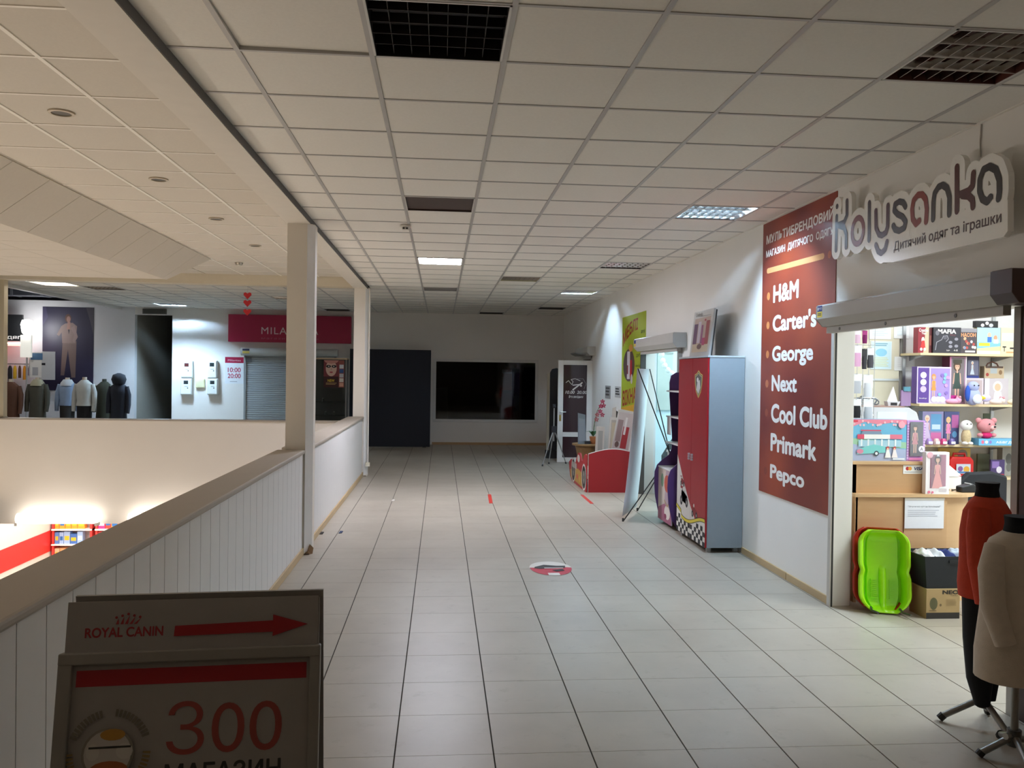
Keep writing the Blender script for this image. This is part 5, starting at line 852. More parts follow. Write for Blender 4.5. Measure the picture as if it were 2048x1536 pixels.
carton('toy_box', 'tall grey toy box at the right end of the bottom shelf', 5.33, 5.46, 7.5, 0.8315, 1.1, 0.08, '#9a9a96', lambda p, W, H: p.oval(W*0.5, H*0.6, W*0.25, H*0.2, C('#5a5a58', 0.5)).oval(W*0.5, H*0.3, W*0.2, H*0.15, C('#6d6c68', 0.5)))
t = thing('office_chair', 'black office chair back behind the counter', 'chair', (4.72, 6.9, 0)); MB().prism([(-0.2, 0, 0.62), (0.24, 0, 0.62), (0.24, 0, 0.9), (0.1, 0, 0.94), (-0.12, 0, 0.93), (-0.2, 0, 0.86)], (0, 0.06, 0)).obj('backrest', C('#1d2026', 0.7), t, bevel=0.02); MB().box(-0.22, 0.24, -0.4, 0.02, 0.44, 0.52).obj('seat', C('#1d2026', 0.7), t, bevel=0.02); MB().cyl((0, -0.2, 0.1), (0, -0.2, 0.44), 0.03, n=10).obj('gas_lift', INK, t); MB().box(-0.02, 0.03, 0.01, 0.05, 0.45, 0.65).obj('back_stem', INK, t)
for k in range(5): MB().cyl((0, -0.2, 0.1), (0.28*math.cos(k*1.257), -0.2+0.28*math.sin(k*1.257), 0.03), 0.02, 0.018, 8).obj('foot', INK, t)

# ------------------------------------------------------------------ before the counter: sleds, box, bin
def sled_mesh(name, mat):
    V = 26; S = [(-0.99, -0.014), (-1.04, 0.002), (-1.0, 0.016), (-0.92, 0.016), (-0.86, 0.004), (-0.8, -0.05), (-0.75, -0.112), (-0.66, -0.116), (-0.62, -0.095), (-0.45, -0.095), (-0.24, -0.095), (-0.15, -0.095), (-0.1, -0.074), (0, -0.068)]
    S = S + [(-a, b) for a, b in S[-2::-1]]; vs = []; fs = []
    for j in range(V+1):
        v = j/V; end = min(1, math.sin(PI*min(max(v, 0.0), 1.0))*3.2 + 0.0)
        w = 0.177*(1-0.075*math.exp(-((v-0.5)/0.05)**2) - 0.03*v); w *= (1-(1-min(1, v/0.26))**2.6*0.55) * (1-max(0, (v-0.8)/0.2)**3.0*0.4)
        for (s, d) in S:
            ridge = 1.0 if abs(s) > 0.2 or v < 0.42 else 0.0
            dd = d if d > -0.02 else d*min(1.0, end**0.7)
            if abs(s) < 0.13 and v > 0.5: dd = -0.095*min(1, end**0.7)
            if abs(s) < 0.8 and v > 0.6: dd *= (1-0.35*((v-0.6)/0.4))
            if j in (0, V) and abs(s) < 0.9: dd = 0.008
            vs.append((s*w, -dd, v*0.6))
    n = len(S)
    for j in range(V):
        for i in range(n-1): fs.append((j*n+i, j*n+i+1, (j+1)*n+i+1, (j+1)*n+i))
    b = MB(); b.add([(x, y, z) for x, y, z in vs], fs); return b.mesh(name, mat, smooth=True)
def sled(x, y, label, color, lean, brakes=True):
    t = thing('sled', label, 'sled', (x, y, 0.012), (lean, 0, -0.33)); m = C(color, 0.25, noise=0.02)
    o = put('shell', sled_mesh('shell', m), t); sf = o.modifiers.new('thickness', 'SOLIDIFY'); sf.thickness = 0.005; sf.offset = 0
    for s in (-1, 1):
        for k in range(10): MB().box(s*0.065-0.02, s*0.065+0.02, 0.078, 0.094, 0.1+0.0145*k, 0.1075+0.0145*k).obj('tread_rib', m, t)
        if brakes: MB().tube([(s*0.1, 0.0, 0.035), (s*0.105+0.01, -0.04, 0.012), (s*0.11+0.045, -0.1, 0.002)], 0.008, 8).obj('brake_lever', C('#55534d', 0.4, metal=0.6), t)
    return t
sled(3.285, 5.87, 'lime green plastic sled leaning against the toy shop counter', '#a6ea1c', -0.2)
s2 = sled(3.296, 5.942, 'red plastic sled mostly hidden behind the lime green one', '#b8301f', -0.2, False); s2.scale = (1.09, 1, 1.01)
t = thing('cardboard_box', 'brown cardboard box under the black bin, printed NEO', 'box', (3.655, 5.86, 0)); MB().box(-0.127, 0.127, -0.11, 0.11, 0, 0.215).obj('carton', C('#ae9468', 0.75), t); p = Print((-0.127, -0.1103, 0), UF, VZ)
p.rect(0, 0, 0.254, 0.045, C('#2d2a26', 0.6)).text('NEO', 0.12, 0.178, 0.245, 0.208, C('#2f2a24', 0.6), bold=0.05).oval(0.055, 0.11, 0.03, 0.045, C('#5d5a3c', 0.6), 16).oval(0.108, 0.1, 0.008, 0.01, C('#6d5a3c', 0.6)).lines(0.15, 0.09, 0.235, 0.14, 5, C('#9a825a', 0.6)).lines(0.02, 0.052, 0.08, 0.062, 1, C('#5d4f36', 0.6)).text('TOOLS', 0.18, 0.165, 0.235, 0.173, C('#4a3f30', 0.6)).done('print', t)
t = thing('fabric_bin', 'black fabric bin full of clothes on the cardboard box', 'bin', (3.745, 5.9, 0.216)); bl = C('#202429', 0.75, bump=0.2, bscale=300)
b = MB(); rect_ = lambda hx, hy, z: [(-hx, -hy, z), (hx, -hy, z), (hx, hy, z), (-hx, hy, z)]
b.loft([rect_(0.205, 0.13, 0.0), rect_(0.235, 0.15, 0.235), rect_(0.225, 0.14, 0.235), rect_(0.2, 0.12, 0.02)], cap=True); b.obj('bin', bl, t); MB().box(-0.05, 0.05, -0.155, -0.14, 0.19, 0.21).obj('handle', C('#17191c', 0.7), t)
rnd = random.Random(3)
for k, (x, c, lab) in enumerate(((-0.168, '#e3e6ea', 'white patterned garment crumpled at the left of the black bin'), (-0.084, '#d3d8df', 'pale grey garment crumpled in the black bin'), (0.0, '#2b3a7a', 'navy blue garment heaped in the middle of the black bin'), (0.084, '#c6d6e6', 'light blue garment at the right of the black bin'), (0.168, '#eceff0', 'white garment at the right rim of the black bin'))):
    g = thing('garment', lab, 'garment', (3.745+x, 5.87, 0.436), group='clothes heaped in the black bin'); vs = []
    N = 12
    for i in range(N):
        for j in range(N):
            u, v = i/(N-1)*2-1, j/(N-1)*2-1; rr = math.hypot(u, v)
            vs.append((u*0.041, v*0.11, max(0.0, 0.045*(1-rr*rr*0.8)) + 0.007*math.sin(4*u+k*2+3*v) + 0.005*math.sin(7*v-5*u+k)))
    MB().add(vs, [(i*N+j, i*N+j+1, (i+1)*N+j+1, (i+1)*N+j) for i in range(N-1) for j in range(N-1)]).obj('cloth', C(c, 0.85, noise=0.25 if k == 0 else 0.08, scale=50), g, smooth=True)
# ------------------------------------------------------------------ furniture shop interior
w = MB(); w.box(3.131, 6.2, 12.95, 13.1, 0, 3.1); w.box(6.0, 6.1, 8.9, 13.0, 0, 3.1); w.box(3.131, 6.2, 8.85, 8.95, 0, 3.1)
struct(w.obj('wall_furniture_shop', C('#cfe3e8', 0.6))); struct(BX(3.131, 6.2, 8.9, 13.0, 2.97, 3.1, 'ceiling_furniture_shop', C('#e2eaec', 0.7)))
struct(BX(3.131, 3.16, 12.06, 12.95, 0, 2.1, 'trim_furniture_shop_jamb', C('#e8ecec', 0.5)))
t = thing('ceiling_lamp', 'bluish panel lamp in the furniture shop ceiling', 'ceiling lamp', (4.6, 11.3, 2.97)); MB().box(-0.65, 0.65, -1.05, 1.05, -0.03, 0).obj('housing', enamel, t); MB().box(-0.6, 0.6, -1.0, 1.0, -0.034, -0.03).obj('diffuser', C('#dff2ff', 0.4, noise=0, emit=2.0), t)
t = thing('wall_panel', 'pale grey wall panel inside the furniture shop', 'panel', (3.52, 12.93, 1.2)); MB().box(-0.12, 0.12, -0.015, 0.015, 0, 0.9).obj('sheet', C('#b9c2bb', 0.6), t); MB().box(-0.13, 0.13, -0.02, -0.01, 0.88, 0.91).obj('rail', C('#9aa39c', 0.5), t)
t = thing('pompom_garland', 'garland of white paper pompoms draped inside the furniture shop', 'garland', (3.35, 12.5, 1.55)); pp = C('#eef3f3', 0.8, bump=0.5, bscale=90); pts = [(0.0, 0.52), (0.02, 0.42), (0.05, 0.35), (0.1, 0.28), (0.16, 0.23), (0.22, 0.2), (0.3, 0.18), (0.36, 0.19), (0.24, 0.12), (0.21, 0.04), (0.19, -0.04)]
for x, z in pts: MB().ball((x, 0, z), 0.045 if z > 0.1 else 0.036, 10, 7).obj('pompom', pp, t, smooth=True)
MB().tube([(x, 0, z) for x, z in pts[:8]], 0.003, 5).obj('string', PAPER, t)
t = thing('potted_plant', 'small green sprig hanging by the garland', 'plant', (3.6, 12.5, 1.4))
for k in range(7): MB().prism([(0, 0, 0), (0.02*math.cos(k), 0.0, 0.03+0.01*math.sin(k*2)), (0.05*math.cos(k*0.9), 0.0, 0.05*math.sin(k*0.9)+0.02)], (0, 0.003, 0)).obj('leaf', C('#2f6a42', 0.6), t)
MB().cyl((0, 0, -0.05), (0, 0, 0.0), 0.025, 0.03, 10).obj('pot', C('#55605c', 0.5), t); MB().cyl((0, 0, -0.25), (0, 0, -0.05), 0.006, n=6).obj('hanger', C('#b9a85a', 0.5), t)
t = thing('sofa_back', 'black slanted furniture back inside the shop doorway', 'furniture', (3.55, 11.75, 0)); MB().prism([(-0.25, 0, 0.0), (0.3, 0, 0.0), (0.22, 0, 0.95), (0.0, 0, 0.95), (-0.25, 0, 0.55)], (0, 0.5, 0)).obj('body', C('#1b1d20', 0.6), t, bevel=0.02); MB().box(-0.26, 0.31, -0.02, 0.0, 0.0, 0.4).obj('side', C('#22252a', 0.6), t)
t = thing('sales_desk', 'pale desk end just inside the furniture shop doorway', 'desk', (3.42, 11.2, 0)); MB().box(-0.2, 0.35, 0, 0.04, 0.02, 0.66).obj('end_panel', C('#d3d6d2', 0.5), t); MB().box(-0.22, 0.37, -0.02, 0.4, 0.66, 0.69).obj('desktop', C('#c8ccc8', 0.4), t); MB().box(-0.2, 0.35, 0.36, 0.4, 0.02, 0.66).obj('end_panel', C('#d3d6d2', 0.5), t)

# green furniture poster
lime = C('#a9b82b', 0.5, noise=0.06); dred = C('#9c2422', 0.5)
t = thing('wall_poster', 'lime green furniture poster with red lettering on the right wall', 'poster', (WX, 12.8, 1.18)); MB().box(WX-0.005, WX, 12.01, 13.6, 1.18, 2.69).obj('sheet', lime, t, loc=off(t))
def pr(): return Print(Vector((WX-0.0053, 0, 0))-t.location, UR, VZ)
p = pr()
def arch_text(p, body, x0, x1, fy0, fy1, m, bold=0.03):
    vs, fs, hz = text_geo(body, bold); ax, bx = min(v[0] for v in vs), max(v[0] for v in vs); ay, by = min(v[1] for v in vs), max(v[1] for v in vs); p.k += 1; out = []
    for (x, y), z in zip(vs, hz):
        s = (x-ax)/(bx-ax); r = (y-ay)/(by-ay); out.append(p.at(x0+s*(x1-x0), fy0(s)+(fy1(s)-fy0(s))*r, p.k*p.step+z))
    p.b.add(out, fs, m)
arch_text(p, 'МЕБЛІ', -13.54, -12.5, lambda s: 2.2+0.24*s+0.06*math.sin(PI*s), lambda s: 2.42+0.2*s+0.06*math.sin(PI*s), dred); p.done('title', t)
p = pr(); arch_text(p, 'ВІКНА', -13.5, -12.55, lambda s: 1.23+0.1*s, lambda s: 1.48+0.09*s, dred); p.done('title', t)
p = pr(); p.poly([(-13.6, 1.18), (-12.01, 1.18), (-12.01, 1.24), (-12.6, 1.3), (-13.6, 1.2)], C('#d8a52c', 0.5)).oval(-13.08, 1.9, 0.4, 0.26, C('#5a4440', 0.5), 24).rect(-13.2, 1.68, -13.0, 2.12, C('#d9cfcf', 0.5)).rect(-13.0, 1.72, -12.85, 1.98, C('#b3202c', 0.5)).rect(-13.2, 1.76, -13.12, 1.9, C('#8c3038', 0.5)).oval(-12.87, 1.68, 0.07, 0.08, C('#cfc6bd', 0.5)).oval(-12.95, 2.17, 0.14, 0.06, C('#d79a4a', 0.5)).done('picture', t)
p = pr(); p.text('дитячі', -12.58, 2.01, -12.12, 2.085, C('#4a5a1d', 0.5), bold=0.02).text('вхідні', -12.6, 1.86, -12.12, 1.91, C('#4a5a1d', 0.5), bold=0.02).text('двері', -12.3, 2.36, -12.05, 2.43, C('#4a5a1d', 0.5), bold=0.02).lines(-12.6, 1.2, -12.1, 1.25, 2, C('#5d5a1d', 0.5)).done('small_print', t)
for (y0, y1, z0, z1, c, lab) in ((14.5, 14.97, 1.32, 1.55, '#9a9794', 'grey printed sheet on the right wall by the orchid'), (13.67, 14.12, 1.36, 1.55, '#c3c0bc', 'white sheet with dark handwriting beside the green poster')):
    t = thing('notice', lab, 'notice', (WX, (y0+y1)/2, z0)); MB().box(-0.004, 0, -(y1-y0)/2, (y1-y0)/2, 0, z1-z0).obj('sheet', C(c, 0.6), t); p = Print((-0.0045, 0, 0), UR, VZ); p.lines(-(y1-y0)/2+0.05, 0.03, (y1-y0)/2-0.05, z1-z0-0.03, 3, C('#4a4745', 0.6), fill=0.6).done('lettering', t)

# wardrobe
red = C('#9c0f1c', 0.42, noise=0.03); grey = C('#8f989f', 0.5, noise=0.04, scale=20)
t = thing('wardrobe', 'tall wardrobe with red racing-car doors and a grey side', 'wardrobe', (2.79, 8.475, 0))
LX = lambda x: x-2.79; LY = lambda y: y-8.475
MB().box(LX(2.622), LX(2.975), LY(7.98), LY(7.998), 0.05, 1.925).obj('side_panel', grey, t, bevel=0.002); MB().box(LX(2.622), LX(2.975), LY(8.952), LY(8.97), 0.05, 1.925).obj('side_panel', grey, t)
MB().box(LX(2.6), LX(2.975), LY(7.975), LY(8.975), 1.925, 1.943).obj('top_panel', C('#b9bec2', 0.45), t, bevel=0.002); MB().box(LX(2.622), LX(2.975), LY(7.998), LY(8.952), 0.05, 0.068).obj('bottom_panel', grey, t); MB().box(LX(2.968), LX(2.975), LY(7.998), LY(8.952), 0.068, 1.925).obj('back_panel', grey, t)
for y in (8.05, 8.9):
    for x in (2.66, 2.93): MB().box(LX(x)-0.02, LX(x)+0.02, LY(y)-0.02, LY(y)+0.02, 0, 0.05).obj('foot', C('#a9aeb2', 0.5), t)
doors = []
for (y0, y1) in ((7.982, 8.473), (8.477, 8.968)):
    d = MB().box(LX(2.602), LX(2.62), LY(y0), LY(y1), 0.052, 1.92).obj('door', red, t, bevel=0.002); doors.append(d)
def hnd(y, d):
    h = MB()
    for k in range(3): h.box(LX(2.584), LX(2.602), LY(y)-0.012, LY(y)+0.012, 0.865+0.025*k, 0.885+0.025*k)
    h.obj('handle', C('#c6c4c4', 0.3, metal=0.5), d)
hnd(8.425, doors[0]); hnd(8.53, doors[1])
PW = lambda: Print(Vector((2.6015-2.79, -8.475, 0)), UR, VZ)
p = PW(); sh_ = [(-8.265, 1.8), (-8.33, 1.765), (-8.395, 1.755), (-8.385, 1.66), (-8.35, 1.58), (-8.265, 1.515), (-8.18, 1.58), (-8.145, 1.66), (-8.135, 1.755), (-8.2, 1.765)]
p.poly(sh_, C('#cdb35a', 0.5)).poly([(-8.265+(x+8.265)*0.88, 1.66+(y-1.66)*0.9) for x, y in sh_], C('#2d2a22', 0.5)).poly([(-8.265+(x+8.265)*0.8, 1.66+(y-1.66)*0.83) for x, y in sh_], C('#d9cf9a', 0.5)).poly([(-8.265+(x+8.265)*0.74, 1.66+(y-1.66)*0.78) for x, y in sh_], C('#5d5b58', 0.5)).poly([(-8.33, 1.6), (-8.26, 1.56), (-8.2, 1.62), (-8.22, 1.7), (-8.3, 1.68)], C('#cfcccb', 0.5)).oval(-8.29, 1.7, 0.03, 0.025, C('#e4e2e0', 0.5)); p.done('shield_emblem', doors[0])
for (ya, yb, d) in ((7.982, 8.473, doors[0]), (8.477, 8.968, doors[1])):
    p = PW(); a0, a1 = -yb, -ya; n = 18
    wave = lambda x: 0.255 + 0.05*math.cos((x+8.0)*5.2) + (0.05 if x < -8.8 else 0)      # yellow wave over the chequers
    swoosh = lambda x: 0.2 + 0.66*max(0.0, ((-8.15-x)/0.8))**1.35                                # edge of the pale track against the red
    xs = [a0+(a1-a0)*i/n for i in range(n+1)]
    seg = [x for x in xs if swoosh(x) > wave(x)+0.01]
    if len(seg) > 1: p.poly([(x, wave(x)) for x in seg]+[(x, swoosh(x)) for x in reversed(seg)], C('#d4cfc9', 0.5))
    p.poly([(x, 0.055) for x in xs]+[(x, wave(x)-0.0) for x in reversed(xs)], C('#e6e3dd', 0.5))
    for i in range(7):
        for j in range(4):
            xa = a0+(a1-a0)*i/7; xb = a0+(a1-a0)*(i+1)/7; za, zb = 0.055+0.048*j, 0.055+0.048*(j+1)
            if (i+j) % 2 == 0 and zb <= min(wave(xa), wave(xb))+0.01: p.rect(xa, za, xb, zb, INK)
    p.poly([(x, wave(x)-0.012) for x in xs]+[(x, wave(x)+0.03) for x in reversed(xs)], C('#1f1c18', 0.5)); p.poly([(x, wave(x)-0.006) for x in xs]+[(x, wave(x)+0.024) for x in reversed(xs)], C('#d8c53a', 0.5))
    p.done('track_print', d)
def car_print(p, x, z, s):
    p.poly([(x-0.09*s, z), (x+0.1*s, z-0.02*s), (x+0.09*s, z+0.05*s), (x+0.02*s, z+0.07*s), (x-0.03*s, z+0.11*s), (x-0.07*s, z+0.08*s)], C('#7d1418', 0.5))
    for dx in (-0.075, 0.075): p.oval(x+dx*s, z, 0.035*s, 0.04*s, INK, 12).oval(x+dx*s, z, 0.016*s, 0.018*s, C('#9a9794', 0.5), 8)
    p.rect(x-0.1*s, z+0.1*s, x-0.02*s, z+0.12*s, C('#8a1a1e', 0.5)).oval(x-0.02*s, z+0.1*s, 0.02*s, 0.022*s, C('#d8d4d0', 0.5), 8)
p = PW(); car_print(p, -8.7, 0.4, 1.3); car_print(p, -8.76, 0.58, 0.7); p.done('car_print', doors[1])
p = PW(); car_print(p, -8.33, 0.32, 0.9); p.done('car_print', doors[0])
t = thing('framed_picture', 'framed picture of a pink kids room standing on the wardrobe', 'picture', (2.745, 8.7, 1.945), (0, math.radians(6), 0)); MB().box(-0.012, 0.012, -0.33, 0.33, 0, 0.5).obj('board', C('#c7c4c0', 0.4), t, bevel=0.002); MB().box(0.012, 0.03, -0.32, 0.32, 0.01, 0.49).obj('backing', C('#3c3a3a', 0.6), t)
p = Print((-0.0123, 0, 0), UR, VZ); p.rect(-0.27, 0.05, 0.27, 0.42, C('#b9a294', 0.5)).rect(-0.27, 0.05, 0.27, 0.14, C('#c9b79c', 0.5)).rect(-0.27, 0.14, -0.14, 0.36, C('#6a4a66', 0.5)).rect(-0.12, 0.15, -0.03, 0.38, C('#c7bcc9', 0.5)).rect(-0.01, 0.14, 0.05, 0.34, C('#93527a', 0.5)).rect(0.14, 0.13, 0.25, 0.38, C('#a0494a', 0.5)).rect(0.05, 0.12, 0.14, 0.2, C('#b2406a', 0.5)).oval(-0.02, 0.11, 0.08, 0.03, C('#6b4d48', 0.5)).oval(0.1, 0.39, 0.03, 0.012, C('#a8324a', 0.5)).text('Cinderella', -0.25, 0.44, -0.02, 0.48, C('#4a4646', 0.5)).rect(-0.1, 0.435, 0.27, 0.438, C('#55504e', 0.5)).done('print', t)

# purple curvy bookcase
pur = C('#56366a', 0.5, noise=0.04); t = thing('bookcase', 'dark purple curvy bookcase with pale shelves beside the wardrobe', 'bookcase', (2.76, 9.45, 0))
prof = [(2.975, 0.02), (2.66, 0.02), (2.6, 0.12), (2.56, 0.3), (2.545, 0.48), (2.55, 0.6), (2.58, 0.68), (2.64, 0.74), (2.72, 0.8), (2.75, 0.87), (2.755, 1.0), (2.735, 1.25), (2.715, 1.5), (2.712, 1.66), (2.73, 1.74), (2.79, 1.78), (2.975, 1.785)]
for y in (9.15, 9.734): MB().prism([(x-2.76, y-9.45, z) for x, z in prof], (0, 0.016, 0)).obj('side_panel', pur, t, bevel=0.002)
MB().box(0.205, 0.213, -0.29, 0.29, 0.03, 1.77).obj('back_panel', C('#452c4b', 0.5), t)
for z in (1.55, 1.25, 0.945): MB().prism([(-0.085, -0.284, z), (0.205, -0.284, z), (0.205, 0.284, z), (-0.085, 0.284, z)], (0, 0, 0.016)).obj('shelf_board', C('#d9d4d2', 0.45), t)
MB().box(-0.17, 0.205, -0.284, 0.284, 0.655, 0.672).obj('cabinet_top', C('#d9d4d2', 0.45), t)
d = MB().box(-0.165, -0.15, -0.284, 0.284, 0.05, 0.65).obj('door', C('#b9a0ac', 0.45), t)
p = Print((-0.1653, 0, 0), UR, VZ); p.poly([(-0.28, 0.05), (0.28, 0.05), (0.28, 0.2), (0.0, 0.26), (-0.28, 0.18)], C('#a8647e', 0.5)).poly([(-0.28, 0.18), (0, 0.26), (0.05, 0.65), (-0.28, 0.65)], C('#d3c3b8', 0.5)).oval(0.1, 0.5, 0.12, 0.1, C('#c0563e', 0.5)).oval(-0.1, 0.52, 0.06, 0.08, C('#7d9a7a', 0.5)).oval(0.12, 0.17, 0.12, 0.08, C('#e6dcd6', 0.5)).stroke([(0.0, 0.3), (0.12, 0.24), (0.2, 0.3), (0.24, 0.4)], 0.008, C('#b79a4a', 0.5)).oval(0.05, 0.12, 0.05, 0.03, C('#8f3a5a', 0.5)).done('print', d)
for y in (-0.25, 0.25): MB().box(0.0, 0.04, y-0.02, y+0.02, 0, 0.03).obj('foot', INK, t)
MB().prism([(-0.098, 0.02, 1.05), (-0.098, 0.18, 1.05), (-0.1, 0.18, 1.268), (-0.1, 0.02, 1.268)], (0.002, 0, 0)).obj('price_sheet', C('#cdc9cb', 0.6), t)

# X-banner stand seen from behind
F1, F2, NB = Vector((2.176, 9.739, 0)), Vector((2.53, 10.497, 0)), Vector((0.906, -0.423, 0)); T1, T2 = F1+NB*0.15+Vector((0, 0, 1.82)), F2+NB*0.13+Vector((0, 0, 1.82)); hub = Vector((2.79, 9.93, 0.78))
t = thing('banner_stand', 'folding display stand with a white banner turned away, by the shop door', 'banner stand', (2.45, 10.1, 0)); O = -t.location; blk = C('#1a1a1b', 0.4)
n = 12; rows = []
for i in range(n+1):
    s = i/n; bow = 0.02*math.sin(PI*s) - 0.07*max(0, 0.25-s)/0.25*0; a = F1.lerp(T1, s)+NB*(-0.01+bow*0.6)+Vector((0, 0, 0.06*(1-s))); b = F2.lerp(T2, s)+NB*(-0.01+bow*0.6)+Vector((0, 0, 0.06*(1-s))); rows.append([a+O, a.lerp(b, 0.5)+NB*0.02*math.sin(PI*s)+O, b+O])
o = MB().add([q for r in rows for q in r], [(i*3+j, i*3+j+1, (i+1)*3+j+1, (i+1)*3+j) for i in range(n) for j in range(2)]).obj('banner_sheet', C('#dfe3e8', 0.6, noise=0.06, scale=3), t, smooth=True); sf = o.modifiers.new('thickness', 'SOLIDIFY'); sf.thickness = 0.002
for a, b in ((T1, hub), (T2, hub), (F1, hub), (F2, hub)): MB().cyl(a+O, b+O, 0.007, n=8).obj('pole', blk, t)
MB().cyl(hub+O, Vector((2.93, 9.84, 0.0))+O, 0.007, n=8).obj('rear_leg', blk, t); MB().ball(hub+O, 0.022, 10, 8).obj('hub', blk, t, smooth=True)
for a in (F1, F2): MB().cyl(a+O, a+O+Vector((-0.0, 0, 0.04)), 0.012, n=8).obj('foot_cap', blk, t)

# red racing-car bed
t = thing('car_bed', 'red racing-car children bed with its headboard towards the camera', 'bed', (2.53, 12.9, 0)); O = -t.location; wh = C('#dcd8d3', 0.5)
hb = [(2.185, 0.0), (2.885, 0.0), (2.885, 0.585)] + [(2.885-0.7*i/12, 0.555+0.085*math.sin(PI*(0.1+0.86*i/12))) for i in range(1, 13)]
MB().prism([(x, 12.15, z) for x, z in hb], (0, 0.018, 0)).obj('headboard', C('#98131a', 0.5, noise=0.03), t, loc=O); MB().prism([(2.53+(x-2.53)*1.012, 12.153, z*1.015) for x, z in hb], (0, 0.012, 0)).obj('headboard_edging', wh, t, loc=O)
side = [(12.17, 0.0), (13.45, 0.0), (13.68, 0.06), (13.8, 0.2), (13.83, 0.28), (13.6, 0.35), (13.35, 0.3), (13.15, 0.34), (13.02, 0.45), (12.88, 0.52), (12.72, 0.53), (12.56, 0.42), (12.47, 0.44), (12.35, 0.53), (12.24, 0.56), (12.17, 0.55)]
for x in (2.155, 2.87):
    s_ = MB().prism([(x, y, z) for y, z in side], (0.016, 0, 0)).obj('side_panel', C('#a8222a', 0.45), t, loc=O)
    if x < 2.5:
        p = Print((2.1545, 0, 0), UR, VZ); p.poly([(-y, z) for y, z in side], C('#b3343a', 0.45)); p.poly([(-y, z) for y, z in ((12.5, 0.03), (13.6, 0.05), (13.7, 0.17), (12.9, 0.27), (12.55, 0.24))], C('#c79a4e', 0.5))
        for cy in (12.36, 13.35): p.oval(-cy, 0.2, 0.2, 0.2, wh, 22).oval(-cy, 0.2, 0.17, 0.17, C('#3a332e', 0.5), 22).oval(-cy, 0.2, 0.1, 0.1, C('#8f8a82', 0.5), 18).oval(-cy, 0.2, 0.03, 0.03, C('#4a443c', 0.5), 10)
        p.oval(-12.85, 0.43, 0.12, 0.06, C('#d3c9c2', 0.5), 16); 
        for k in range(6): p.poly([(-13.0-0.08*k, 0.24), (-13.04-0.08*k, 0.24), (-13.08-0.08*k, 0.33), (-13.04-0.08*k, 0.33)], C('#e2ded8', 0.5))
        p.oval(-12.95, 0.14, 0.08, 0.04, C('#d96a5a', 0.5)).oval(-12.7, 0.12, 0.05, 0.05, C('#d9b04a', 0.5)).done('car_print', s_)
MB().box(2.171, 2.87, 12.17, 13.6, 0.2, 0.24).obj('bed_base', C('#b7a488', 0.6), t, loc=O); MB().box(2.19, 2.85, 13.58, 13.6, 0.0, 0.24).obj('footboard', C('#a8222a', 0.45), t, loc=O)
# catalogue boards standing on the bed base
def cat_board(x0, x1, y, z0, z1, lean, label, draw, frame='#c9c4bd'):
    t = thing('sample_board', label, 'board', ((x0+x1)/2, y, z0), (0, lean, 0)); W, H = x1-x0, z1-z0
    MB().box(-W/2, W/2, 0, 0.02, 0, H).obj('board', C(frame, 0.5), t, bevel=0.002); p = Print((-W/2, -0.0005, 0), UF, VZ); draw(p, W, H); p.done('print', t); MB().box(-W/2, W/2, 0.02, 0.03, 0, 0.03).obj('ledge', C('#a39d95', 0.5), t)
def d_cat(p, W, H):
    p.rect(W*0.05, H*0.36, W*0.95, H*0.97, C('#c2b5b2', 0.5)).rect(W*0.1, H*0.5, W*0.4, H*0.85, C('#98807e', 0.5)).rect(W*0.45, H*0.4, W*0.8, H*0.75, C('#a5343a', 0.5)).rect(W*0.5, H*0.62, W*0.62, H*0.9, C('#ded6d3', 0.5)).oval(W*0.25, H*0.45, W*0.12, H*0.05, C('#6d5650', 0.5)).rect(W*0.05, H*0.03, W*0.48, H*0.32, C('#aea396', 0.5)).rect(W*0.53, H*0.03, W*0.95, H*0.32, C('#c0a24c', 0.5)).rect(W*0.12, H*0.08, W*0.3, H*0.25, C('#5f6f80', 0.5))
cat_board(2.56, 2.83, 12.62, 0.2405, 1.2, 0.17, 'leaning catalogue board with pictures of red kids rooms', d_cat)
cat_board(2.67, 2.8, 13.2, 0.2405, 1.06, 0.05, 'narrow pale sample door frame behind the car bed', lambda p, W, H: p.rect(W*0.2, H*0.06, W*0.85, H*0.95, C('#b9b3aa', 0.5)).rect(W*0.3, H*0.1, W*0.75, H*0.35, C('#8b8c8e', 0.5)).rect(W*0.28, H*0.4, W*0.78, H*0.9, C('#c9bfa8', 0.5)), '#d3cfc8')
cat_board(2.5, 2.64, 13.35, 0.2405, 0.9, 0.03, 'short pale sample panel leaning by the orchid', lambda p, W, H: p.rect(W*0.25, H*0.1, W*0.8, H*0.9, C('#a8a6a0', 0.5)), '#cfcac2')
t = thing('photo_strip', 'small dark and pale pictures stacked on top of the sample frames', 'pictures', (2.88, 13.45, 0.9)); MB().prism([(-0.06, 0, 0.1), (0.06, 0, 0.05), (0.09, 0, 0.2), (-0.02, 0, 0.26)], (0, 0.01, 0)).obj('dark_card', C('#3d3a38', 0.5), t); MB().prism([(-0.1, -0.01, 0.0), (-0.02, -0.01, 0.0), (-0.02, -0.01, 0.32), (-0.08, -0.01, 0.3)], (0, 0.01, 0)).obj('pale_card', C('#cfcac4', 0.5), t); MB().box(-0.1, 0.1, 0, 0.01, -0.65, 0.06).obj('stem', C('#b5b0a8', 0.5), t)

